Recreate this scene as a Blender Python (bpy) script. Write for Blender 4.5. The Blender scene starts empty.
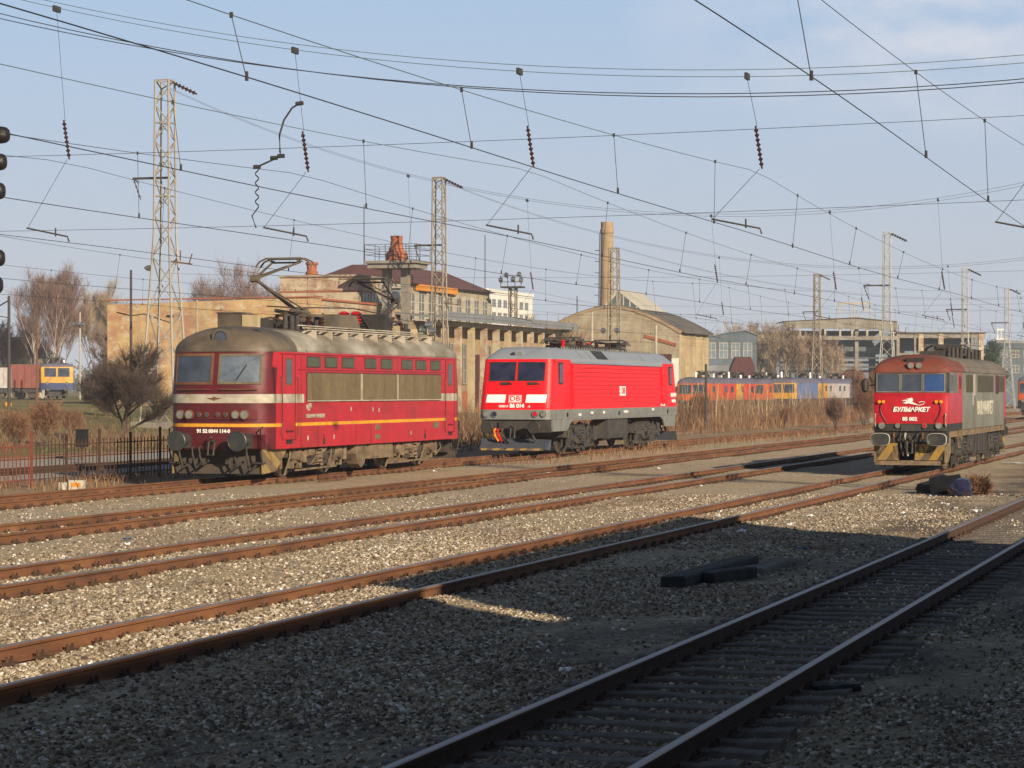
import bpy, math, random
import numpy as np
from mathutils import Vector, Matrix

random.seed(7)
R = math.radians
SC = bpy.context.scene
COL = SC.collection
TH = math.atan(0.308)                 # tracks run 17 degrees to the right of the view
CT, ST = math.cos(TH), math.sin(TH)
EYE = 2.59                            # eye height over the yard

# ------------------------------------------------------------------ camera
cam = bpy.data.cameras.new("camera")
cam.sensor_width = 36.0
cam.lens = 36.0 * 2500.0 / 1024.0
cam.clip_start = 0.5
cam.clip_end = 9000.0
cam.shift_y = 6.0 / 1024.0
camo = bpy.data.objects.new("camera", cam)
camo.location = (0, 0, EYE)
camo.rotation_euler = (R(90), 0, 0)
COL.objects.link(camo)
SC.camera = camo

# ------------------------------------------------------------------ light
SUN_EL = R(21.0)
SUN_DIR = Vector((0.50 * math.cos(SUN_EL), -0.866 * math.cos(SUN_EL), math.sin(SUN_EL)))
sun = bpy.data.lights.new("sun", 'SUN')
sun.energy = 5.0
sun.angle = R(0.5)
sun.color = (1.0, 0.85, 0.64)
suno = bpy.data.objects.new("sun", sun)
suno.rotation_euler = SUN_DIR.to_track_quat('Z', 'Y').to_euler()
suno.location = (60, -100, 60)
COL.objects.link(suno)

w = bpy.data.worlds.new("World")
SC.world = w
w.use_nodes = True
nt = w.node_tree
for n in list(nt.nodes):
    nt.nodes.remove(n)
out = nt.nodes.new("ShaderNodeOutputWorld")
bg = nt.nodes.new("ShaderNodeBackground")
sky = nt.nodes.new("ShaderNodeTexSky")
sky.sky_type = 'NISHITA'
sky.sun_disc = False
sky.sun_elevation = SUN_EL
sky.sun_rotation = math.atan2(SUN_DIR.x, SUN_DIR.y)
sky.air_density = 1.0
sky.dust_density = 0.5
sky.ozone_density = 1.6
sky.altitude = 100
tc = nt.nodes.new("ShaderNodeTexCoord")
mp = nt.nodes.new("ShaderNodeMapping")
mp.inputs["Scale"].default_value = (9, 9, 22)
nz = nt.nodes.new("ShaderNodeTexNoise")
nz.inputs["Scale"].default_value = 1.6
nz.inputs["Detail"].default_value = 8
nz.inputs["Roughness"].default_value = 0.55
nt.links.new(tc.outputs["Generated"], mp.inputs["Vector"])
nt.links.new(mp.outputs["Vector"], nz.inputs["Vector"])
rp = nt.nodes.new("ShaderNodeValToRGB")
rp.color_ramp.elements[0].position = 0.36
rp.color_ramp.elements[1].position = 0.66
nt.links.new(nz.outputs["Fac"], rp.inputs["Fac"])
# one bank of cloud high on the right
dist = nt.nodes.new("ShaderNodeVectorMath"); dist.operation = 'DISTANCE'
sc2 = nt.nodes.new("ShaderNodeVectorMath"); sc2.operation = 'MULTIPLY'
sc2.inputs[1].default_value = (1.0, 1.0, 2.2)
nt.links.new(tc.outputs["Generated"], sc2.inputs[0])
nt.links.new(sc2.outputs["Vector"], dist.inputs[0])
cd = Vector((0.165, 1.0, 0.150)).normalized()
dist.inputs[1].default_value = (cd.x, cd.y, cd.z * 2.2)
mr = nt.nodes.new("ShaderNodeMapRange")
mr.inputs["From Min"].default_value = 0.12
mr.inputs["From Max"].default_value = 0.02
nt.links.new(dist.outputs["Value"], mr.inputs["Value"])
mul = nt.nodes.new("ShaderNodeMath"); mul.operation = 'MULTIPLY'
nt.links.new(rp.outputs["Color"], mul.inputs[0])
nt.links.new(mr.outputs["Result"], mul.inputs[1])
mul2 = nt.nodes.new("ShaderNodeMath"); mul2.operation = 'MULTIPLY'
mul2.inputs[1].default_value = 0.85
nt.links.new(mul.outputs[0], mul2.inputs[0])
mix = nt.nodes.new("ShaderNodeMix"); mix.data_type = 'RGBA'
nt.links.new(mul2.outputs[0], mix.inputs[0])
hz = nt.nodes.new("ShaderNodeMix"); hz.data_type = 'RGBA'
sepz = nt.nodes.new("ShaderNodeSeparateXYZ")
nt.links.new(tc.outputs["Generated"], sepz.inputs[0])
hr = nt.nodes.new("ShaderNodeValToRGB")          # winter murk low over the town
he = hr.color_ramp.elements
he[0].position = 0.0; he[0].color = (0.95, 0.95, 0.95, 1)
he[1].position = 0.40; he[1].color = (0, 0, 0, 1)
e3 = he.new(0.16); e3.color = (0.8, 0.8, 0.8, 1)
nt.links.new(sepz.outputs["Z"], hr.inputs["Fac"])
nt.links.new(hr.outputs["Color"], hz.inputs[0])
nt.links.new(sky.outputs["Color"], hz.inputs[6])
mur = ramp0 = nt.nodes.new("ShaderNodeValToRGB")
mur.color_ramp.elements[0].position = 0.0; mur.color_ramp.elements[0].color = (0.59, 0.615, 0.68, 1)
mur.color_ramp.elements[1].position = 0.16; mur.color_ramp.elements[1].color = (0.45, 0.62, 0.87, 1)
nt.links.new(sepz.outputs["Z"], mur.inputs["Fac"])
msc = nt.nodes.new("ShaderNodeVectorMath"); msc.operation = 'SCALE'; msc.inputs["Scale"].default_value = 14.2
nt.links.new(mur.outputs["Color"], msc.inputs[0])
nt.links.new(msc.outputs["Vector"], hz.inputs[7])
nt.links.new(hz.outputs[2], mix.inputs[6])
mix.inputs[7].default_value = (13.0, 12.2, 12.4, 1)
nt.links.new(mix.outputs[2], bg.inputs["Color"])
bg.inputs["Strength"].default_value = 0.05
nt.links.new(bg.outputs["Background"], out.inputs["Surface"])

SC.view_settings.view_transform = 'Standard'
SC.view_settings.look = 'None'
SC.view_settings.exposure = 0.48
SC.view_settings.gamma = 1.0
SC.cycles.max_bounces = 6
SC.cycles.use_denoising = True

# ------------------------------------------------------------------ places
def P(p, t, z=0.0):
    """yard place: p metres right of the camera across the tracks, t along them"""
    return Vector((p * CT + t * ST, t * CT - p * ST, z))

def at(px, py, Y):
    return Vector(((px - 512) / 2500 * Y, Y, EYE - (py - 390) / 2500 * Y))

def pt_of(v):
    return v.x * CT - v.y * ST, v.x * ST + v.y * CT

def along(px, p):
    """t of the place on the line at offset p that the picture column px looks at"""
    r = (px - 512) / 2500
    Y = p / (r * CT - ST)
    return Y * (r * ST + CT)

def smooth(a):
    a = min(1.0, max(0.0, a))
    return a * a * (3 - 2 * a)

def zg_pt(p, t):
    return 1.6 * smooth((-p - 38) / 50)

def zg(x, y):
    return zg_pt(x * CT - y * ST, x * ST + y * CT)

# ------------------------------------------------------------------ materials
def node(nt, kind, **kw):
    n = nt.nodes.new(kind)
    for k, v in kw.items():
        setattr(n, k, v)
    return n

def ramp(nt, stops):
    r = nt.nodes.new("ShaderNodeValToRGB")
    e = r.color_ramp.elements
    while len(e) < len(stops):
        e.new(0.5)
    for i, (pos, c) in enumerate(stops):
        e[i].position = pos
        e[i].color = (c[0], c[1], c[2], 1)
    return r

def new_mat(name):
    m = bpy.data.materials.new(name)
    m.use_nodes = True
    nt = m.node_tree
    return m, nt, nt.nodes["Principled BSDF"]

def mixc(nt, fac, a, b, mode='MIX'):
    m = nt.nodes.new("ShaderNodeMix")
    m.data_type = 'RGBA'
    m.blend_type = mode
    for i, v in ((0, fac), (6, a), (7, b)):
        if hasattr(v, "is_output"):
            nt.links.new(v, m.inputs[i])
        elif i == 0:
            m.inputs[0].default_value = v
        else:
            m.inputs[i].default_value = (v[0], v[1], v[2], 1)
    return m.outputs[2]

def noise(nt, coord, scale, detail=4, rough=0.6, stretch=(1, 1, 1)):
    mpn = nt.nodes.new("ShaderNodeMapping")
    mpn.inputs["Scale"].default_value = stretch
    nt.links.new(coord, mpn.inputs["Vector"])
    n = nt.nodes.new("ShaderNodeTexNoise")
    n.inputs["Scale"].default_value = scale
    n.inputs["Detail"].default_value = detail
    n.inputs["Roughness"].default_value = rough
    nt.links.new(mpn.outputs["Vector"], n.inputs["Vector"])
    return n.outputs["Fac"]

def mat(name, col, dirt=None, amount=0.4, scale=2.0, stretch=(1, 1, 1), rough=0.7, metal=0.0,
        bump=0.0, bscale=20.0, vary=0.12, spec=0.4, lo=0.42, hi=0.68, coat=0.0, world=False, patch=None, patch_amount=0.8, patch_scale=1.1):
    m, nt, b = new_mat(name)
    tcn = nt.nodes.new("ShaderNodeTexCoord")
    co = tcn.outputs["Object"]
    if world:
        g = nt.nodes.new("ShaderNodeNewGeometry")
        co = g.outputs["Position"]
    d = tuple(c * (1 - vary * 1.5) for c in col)
    l = tuple(min(1, c * (1 + vary)) for c in col)
    f1 = noise(nt, co, scale * 2.3, 5, 0.65)
    r1 = ramp(nt, [(0.3, d), (0.7, l)])
    nt.links.new(f1, r1.inputs["Fac"])
    c = r1.outputs["Color"]
    if dirt is not None:
        f2 = noise(nt, co, scale, 6, 0.62, stretch)
        r2 = ramp(nt, [(lo, (0, 0, 0)), (hi, (amount, amount, amount))])
        nt.links.new(f2, r2.inputs["Fac"])
        c = mixc(nt, r2.outputs["Color"], c, dirt)
    if patch is not None:
        fp = noise(nt, co, patch_scale, 10, 0.72, (1, 1, 1.7))
        rpn = ramp(nt, [(0.52, (0, 0, 0)), (0.60, (patch_amount,) * 3)])
        nt.links.new(fp, rpn.inputs["Fac"])
        c = mixc(nt, rpn.outputs["Color"], c, patch)
        fq = noise(nt, co, 0.35, 8, 0.75, (3, 3, 0.25))          # rain streaks
        rq = ramp(nt, [(0.45, (0, 0, 0)), (0.75, (0.45, 0.45, 0.45))])
        nt.links.new(fq, rq.inputs["Fac"])
        c = mixc(nt, rq.outputs["Color"], c, (0.13, 0.10, 0.075))
    nt.links.new(c, b.inputs["Base Color"])
    b.inputs["Roughness"].default_value = rough
    b.inputs["Metallic"].default_value = metal
    b.inputs["Specular IOR Level"].default_value = spec
    if coat:
        b.inputs["Coat Weight"].default_value = coat
        b.inputs["Coat Roughness"].default_value = 0.15
    if bump:
        f3 = noise(nt, co, bscale, 4, 0.6)
        bn = nt.nodes.new("ShaderNodeBump")
        bn.inputs["Strength"].default_value = bump
        bn.inputs["Distance"].default_value = 0.05
        nt.links.new(f3, bn.inputs["Height"])
        nt.links.new(bn.outputs["Normal"], b.inputs["Normal"])
    return m

M = {}
M['red_old'] = mat("faded red paint", (0.44, 0.016, 0.026), (0.15, 0.035, 0.025), 0.55, 0.9, (1, 1, 0.35), 0.45, lo=0.45, hi=0.75)
M['red_front'] = mat("grimy red paint", (0.115, 0.008, 0.013), (0.045, 0.017, 0.014), 0.85, 1.1, (1, 1, 0.5), 0.5, lo=0.38, hi=0.68)
M['yellow_line'] = mat("yellow paint", (0.72, 0.33, 0.02), (0.3, 0.14, 0.03), 0.4, 1.5)
M['white_band'] = mat("dirty white paint", (0.46, 0.41, 0.33), (0.21, 0.16, 0.11), 0.8, 1.3)
M['roof_old'] = mat("sooty roof paint", (0.40, 0.37, 0.30), (0.13, 0.10, 0.06), 0.9, 0.8, (1, 0.6, 1), 0.55, lo=0.34, hi=0.62)
M['roof_brown'] = mat("brown soot roof paint", (0.145, 0.112, 0.076), (0.045, 0.037, 0.03), 0.9, 0.9, rough=0.55)
M['grille'] = mat("dusty filter grille", (0.17, 0.13, 0.075), (0.09, 0.065, 0.04), 0.7, 2.0, (1, 1, 0.1), 0.8, bump=0.5, bscale=14)
M['side_glass'] = mat("green engine room glass", (0.075, 0.085, 0.05), (0.03, 0.035, 0.02), 0.6, 3, rough=0.4)
M['black'] = mat("black paint", (0.022, 0.021, 0.02), (0.06, 0.045, 0.03), 0.6, 3, rough=0.6)
M['under'] = mat("dusty underframe", (0.21, 0.15, 0.09), (0.045, 0.033, 0.024), 0.8, 2.6, rough=0.85, bump=0.3)
M['under_soot_shade'] = mat("sooty plough and shade dark frame", (0.075, 0.058, 0.042), (0.03, 0.026, 0.022), 0.7, 2.5, rough=0.85)
M['under_dark'] = mat("oily underframe", (0.05, 0.042, 0.036), (0.015, 0.014, 0.013), 0.7, 3, rough=0.7)
M['under_grey'] = mat("dark grey running gear", (0.04, 0.04, 0.042), (0.10, 0.075, 0.05), 0.6, 3, rough=0.75)
M['wheel'] = mat("worn wheel steel", (0.10, 0.075, 0.05), (0.03, 0.025, 0.02), 0.6, 4, rough=0.6, metal=0.3)
M['wheel_tread'] = mat("polished tread", (0.45, 0.44, 0.43), rough=0.3, metal=0.9)
M['hazard'] = None
M['red_db'] = mat("bright red paint", (0.74, 0.006, 0.012), (0.58, 0.008, 0.012), 0.25, 0.8, rough=0.42, vary=0.03, spec=0.25)
M['grey_db'] = mat("clean grey roof paint", (0.24, 0.26, 0.29), (0.19, 0.21, 0.23), 0.5, 0.5, (1, 0.3, 1), rough=0.45, vary=0.05)
M['grey_low'] = mat("grey skirt paint", (0.20, 0.205, 0.19), (0.12, 0.11, 0.09), 0.5, 1.5, rough=0.5)
M['grey_plough'] = mat("blue grey plough paint", (0.06, 0.065, 0.085), (0.06, 0.055, 0.05), 0.6, 2, rough=0.5)
M['white'] = mat("white paint", (0.80, 0.80, 0.78), (0.6, 0.58, 0.5), 0.3, 2, rough=0.5, vary=0.04)
M['white_text'] = mat("white lettering", (0.78, 0.74, 0.68), rough=0.6, vary=0.08)
M['red_text'] = mat("red lettering", (0.75, 0.01, 0.015), rough=0.5, vary=0.02)
M['ins_red'] = mat("red insulator glaze", (0.65, 0.012, 0.015), (0.2, 0.02, 0.02), 0.4, 5, rough=0.25)
M['ins_brown'] = mat("brown insulator glaze", (0.05, 0.022, 0.017), rough=0.25)
M['steel_dark'] = mat("dark steel", (0.045, 0.043, 0.04), (0.09, 0.05, 0.03), 0.5, 5, rough=0.6)
M['steel_rust'] = mat("rusty steel", (0.17, 0.075, 0.035), (0.07, 0.035, 0.02), 0.6, 5, rough=0.85)
M['wire'] = mat("weathered copper wire", (0.035, 0.034, 0.033), rough=0.6)
M['wire_pale'] = mat("verdigris wire", (0.10, 0.14, 0.12), rough=0.6)
M['red_bul'] = mat("red cab paint", (0.42, 0.010, 0.016), (0.22, 0.014, 0.018), 0.5, 1.5, rough=0.4)
M['maroon_roof'] = mat("rusty maroon roof", (0.20, 0.05, 0.03), (0.07, 0.05, 0.035), 0.75, 1.2, rough=0.7)
M['grey_bul'] = mat("grimy grey body paint", (0.185, 0.18, 0.145), (0.085, 0.07, 0.052), 0.8, 0.8, (1, 1, 0.4), 0.6)
M['grey_roof'] = mat("grimy grey roof", (0.16, 0.135, 0.10), (0.08, 0.065, 0.05), 0.6, 0.8, rough=0.7)
M['louvre'] = mat("dark olive louvre", (0.085, 0.075, 0.045), (0.04, 0.035, 0.025), 0.6, 3, rough=0.7)
M['buffer'] = mat("buffer plate", (0.045, 0.05, 0.05), (0.10, 0.08, 0.06), 0.5, 5, rough=0.45, metal=0.4)
M['buffer_rim'] = mat("painted rim", (0.36, 0.34, 0.29), rough=0.6)
M['orange_lamp'] = mat("orange reflector", (0.85, 0.28, 0.02), rough=0.3)
M['red_lamp'] = mat("red tail lamp", (0.45, 0.01, 0.02), rough=0.15)
M['blue_blind'] = mat("blue sun blind", (0.02, 0.065, 0.20), (0.012, 0.035, 0.11), 0.5, 4, rough=0.7)
M['chrome'] = mat("lamp chrome", (0.5, 0.5, 0.48), rough=0.2, metal=0.9)
M['concrete'] = mat("weathered concrete", (0.265, 0.245, 0.205), (0.14, 0.115, 0.095), 0.7, 0.5, rough=0.9, bump=0.2, patch=(0.2, 0.16, 0.115), patch_amount=0.6)
M['conc_post'] = mat("pale concrete", (0.42, 0.38, 0.30), (0.22, 0.18, 0.13), 0.5, 1.0, rough=0.9)
M['plaster'] = mat("peeling ochre plaster", (0.48, 0.32, 0.15), (0.34, 0.17, 0.10), 0.9, 0.42, (1, 1, 1.6), 0.95, bump=0.3, bscale=3, lo=0.46, hi=0.6, patch=(0.50, 0.44, 0.31))
M['plaster_pale'] = mat("peeling cream plaster", (0.46, 0.39, 0.27), (0.30, 0.17, 0.11), 0.8, 0.5, (1, 1, 1.2), 0.95, bump=0.3, bscale=3, lo=0.47, hi=0.6, patch=(0.26, 0.15, 0.09))
M['plaster_grey'] = mat("grey cream plaster", (0.38, 0.33, 0.235), (0.24, 0.17, 0.11), 0.8, 0.4, rough=0.95, patch=(0.27, 0.20, 0.13))
M['yellow_wall'] = mat("sunny cream wall", (0.50, 0.40, 0.23), (0.28, 0.19, 0.11), 0.75, 0.7, (1, 1, 0.3), 0.9, patch=(0.33, 0.24, 0.14), patch_amount=0.6)
M['brick'] = mat("orange brick", (0.36, 0.11, 0.05), (0.20, 0.07, 0.04), 0.6, 1.6, rough=0.9)
M['brick_pale'] = mat("pale chimney brick", (0.36, 0.25, 0.14), (0.20, 0.14, 0.09), 0.7, 0.5, (1, 1, 0.5), 0.9)
M['roof_maroon'] = mat("maroon sheet roof", (0.12, 0.05, 0.045), (0.07, 0.035, 0.03), 0.6, 0.4, rough=0.7)
M['roof_sheet'] = mat("grey canopy sheet", (0.20, 0.21, 0.22), (0.12, 0.11, 0.10), 0.6, 0.4, rough=0.7)
M['roof_slate'] = mat("dark hall roof", (0.13, 0.115, 0.10), (0.07, 0.06, 0.05), 0.6, 0.4, rough=0.85)
M['pale_sheet'] = mat("pale skylight sheet", (0.50, 0.47, 0.38), (0.34, 0.30, 0.22), 0.6, 0.4, rough=0.6)
M['orange_beam'] = mat("orange crane beam", (0.62, 0.24, 0.02), (0.4, 0.14, 0.02), 0.5, 1, rough=0.6)
M['office'] = mat("white office render", (0.72, 0.70, 0.64), (0.5, 0.47, 0.4), 0.4, 0.3, rough=0.85)
M['timber'] = mat("old sleeper timber", (0.11, 0.09, 0.074), (0.24, 0.205, 0.17), 0.8, 3, (1, 0.2, 1), 0.9, bump=0.5, bscale=25)
M['timber_black'] = mat("tarred timber", (0.018, 0.016, 0.015), (0.05, 0.042, 0.036), 0.5, 4, rough=0.8, bump=0.5)
M['blue_shed'] = mat("blue grey sheeting", (0.10, 0.125, 0.15), (0.06, 0.07, 0.08), 0.6, 0.3, (1, 1, 0.2), 0.8)
M['blue_wall'] = mat("blue grey wall", (0.17, 0.22, 0.27), (0.10, 0.12, 0.14), 0.5, 0.3, rough=0.85)  # plain blue grey for recessed back walls and some panes
M['maroon_box'] = mat("dark maroon sheet", (0.09, 0.025, 0.025), (0.04, 0.02, 0.02), 0.5, 0.7, rough=0.8)
M['bark'] = mat("grey bark", (0.13, 0.10, 0.08), (0.06, 0.045, 0.035), 0.6, 3, rough=0.95)
M['bark_pale'] = mat("pale birch bark", (0.50, 0.44, 0.38), (0.18, 0.14, 0.11), 0.6, 2, rough=0.9)
M['twig_red'] = mat("reddish twigs", (0.20, 0.12, 0.09), (0.15, 0.10, 0.078), 0.6, 0.4, rough=0.95)
M['twig_tan'] = mat("tan twigs", (0.33, 0.245, 0.16), (0.24, 0.16, 0.105), 0.6, 0.4, rough=0.95)
M['twig_dark'] = mat("dark twigs", (0.075, 0.052, 0.042), (0.12, 0.08, 0.058), 0.5, 1, rough=0.95)
M['twig_rust'] = mat("rust brown shrub twigs", (0.20, 0.10, 0.055), (0.25, 0.15, 0.085), 0.6, 0.6, rough=0.95)
M['straw'] = mat("dry straw", (0.48, 0.33, 0.16), (0.30, 0.17, 0.08), 0.7, 1.2, rough=0.95)
M['yellow_car'] = mat("yellow vehicle paint", (0.62, 0.32, 0.02), (0.22, 0.13, 0.05), 0.8, 1, rough=0.5)
M['blue_car'] = mat("blue vehicle paint", (0.10, 0.17, 0.36), (0.07, 0.1, 0.2), 0.5, 1, rough=0.5)
M['navy_car'] = mat("navy vehicle paint", (0.03, 0.045, 0.14), (0.03, 0.03, 0.05), 0.5, 1, rough=0.5)
M['orange_car'] = mat("orange vehicle paint", (0.55, 0.10, 0.02), (0.3, 0.06, 0.02), 0.5, 1, rough=0.55)
M['vermilion_car'] = mat("vermilion vehicle paint", (0.62, 0.05, 0.02), (0.3, 0.04, 0.02), 0.5, 1, rough=0.55)
M['lilac_roof'] = mat("grey lilac roof", (0.13, 0.12, 0.16), (0.09, 0.075, 0.08), 0.5, 1, rough=0.6)
M['pale_car'] = mat("chalky vehicle paint", (0.45, 0.43, 0.42), (0.3, 0.2, 0.15), 0.6, 1, rough=0.6)
M['wagon_red'] = mat("wagon red paint", (0.22, 0.06, 0.05), (0.2, 0.1, 0.06), 0.6, 0.8, rough=0.75)
M['signal_black'] = mat("signal black", (0.015, 0.013, 0.014), rough=0.5)
M['rail_fence'] = mat("rusty fence iron", (0.07, 0.035, 0.025), (0.05, 0.03, 0.02), 0.6, 3, rough=0.85)
M['rail_fence_red'] = mat("red fence paint", (0.20, 0.05, 0.03), (0.10, 0.04, 0.03), 0.6, 3, rough=0.8)

def glass(name, col, rough=0.06):
    m, nt, b = new_mat(name)
    tcn = nt.nodes.new("ShaderNodeTexCoord")
    f = noise(nt, tcn.outputs["Object"], 1.7, 4, 0.6)
    r = ramp(nt, [(0.35, col), (0.7, tuple(c * 1.8 + 0.01 for c in col))])
    nt.links.new(f, r.inputs["Fac"])
    nt.links.new(r.outputs["Color"], b.inputs["Base Color"])
    b.inputs["Roughness"].default_value = rough
    b.inputs["Specular IOR Level"].default_value = 0.8
    return m
M['glass'] = glass("dark cab glass", (0.03, 0.035, 0.045))
M['glass_sky'] = glass("cab glass with painted sky sheen", (0.085, 0.10, 0.12), 0.15)  # sky reflection put into the pane as a paler base colour
M['glass_db'] = glass("tinted cab glass", (0.012, 0.012, 0.03), 0.08)
M['pane'] = glass("dusty factory pane", (0.07, 0.08, 0.085), 0.25)
M['lens'] = glass("lamp lens", (0.13, 0.135, 0.12), 0.1)

def hazard_mat(name, dark, light):
    m, nt, b = new_mat(name)
    tcn = nt.nodes.new("ShaderNodeTexCoord")
    mpn = nt.nodes.new("ShaderNodeMapping")
    mpn.inputs["Rotation"].default_value = (0.0, R(-40), R(20))
    nt.links.new(tcn.outputs["Object"], mpn.inputs["Vector"])
    wv = nt.nodes.new("ShaderNodeTexWave")
    wv.inputs["Scale"].default_value = 0.85
    wv.inputs["Distortion"].default_value = 1.2
    wv.inputs["Detail"].default_value = 2
    nt.links.new(mpn.outputs["Vector"], wv.inputs["Vector"])
    r = ramp(nt, [(0.45, dark), (0.55, light)])
    nt.links.new(wv.outputs["Fac"], r.inputs["Fac"])
    f = noise(nt, tcn.outputs["Object"], 2.2, 5, 0.65)
    r2 = ramp(nt, [(0.4, (0, 0, 0)), (0.62, (0.8, 0.8, 0.8))])
    nt.links.new(f, r2.inputs["Fac"])
    c = mixc(nt, r2.outputs["Color"], r.outputs["Color"], (0.22, 0.15, 0.08))
    nt.links.new(c, b.inputs["Base Color"])
    b.inputs["Roughness"].default_value = 0.75
    return m
M['hazard'] = hazard_mat("yellow and black hazard stripes", (0.035, 0.03, 0.025), (0.36, 0.22, 0.03))
M['hazard_faint'] = hazard_mat("grimed hazard stripes", (0.13, 0.09, 0.045), (0.30, 0.20, 0.06))

def rail_mat():
    """rust on the web and foot, worn steel on the running face"""
    m, nt, b = new_mat("rusty rail")
    tcn = nt.nodes.new("ShaderNodeTexCoord")
    f = noise(nt, tcn.outputs["Object"], 3.0, 6, 0.65, (1, 0.25, 1))
    r = ramp(nt, [(0.3, (0.085, 0.036, 0.018)), (0.55, (0.165, 0.066, 0.026)), (0.75, (0.24, 0.11, 0.045))])
    nt.links.new(f, r.inputs["Fac"])
    nt.links.new(r.outputs["Color"], b.inputs["Base Color"])
    b.inputs["Roughness"].default_value = 0.9
    bn = nt.nodes.new("ShaderNodeBump"); bn.inputs["Strength"].default_value = 0.25
    bn.inputs["Distance"].default_value = 0.01
    f3 = noise(nt, tcn.outputs["Object"], 40, 4, 0.6)
    nt.links.new(f3, bn.inputs["Height"]); nt.links.new(bn.outputs["Normal"], b.inputs["Normal"])
    return m
M['rail'] = rail_mat()
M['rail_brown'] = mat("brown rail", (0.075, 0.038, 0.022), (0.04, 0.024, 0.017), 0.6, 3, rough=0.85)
M['rail_top'] = mat("running surface", (0.26, 0.23, 0.23), (0.20, 0.12, 0.09), 0.6, 1.5, (1, 0.1, 1), rough=0.45, metal=0.5)
M['fastening'] = mat("dark rail fastening", (0.055, 0.03, 0.018), (0.10, 0.05, 0.025), 0.5, 6, rough=0.9)

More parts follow.
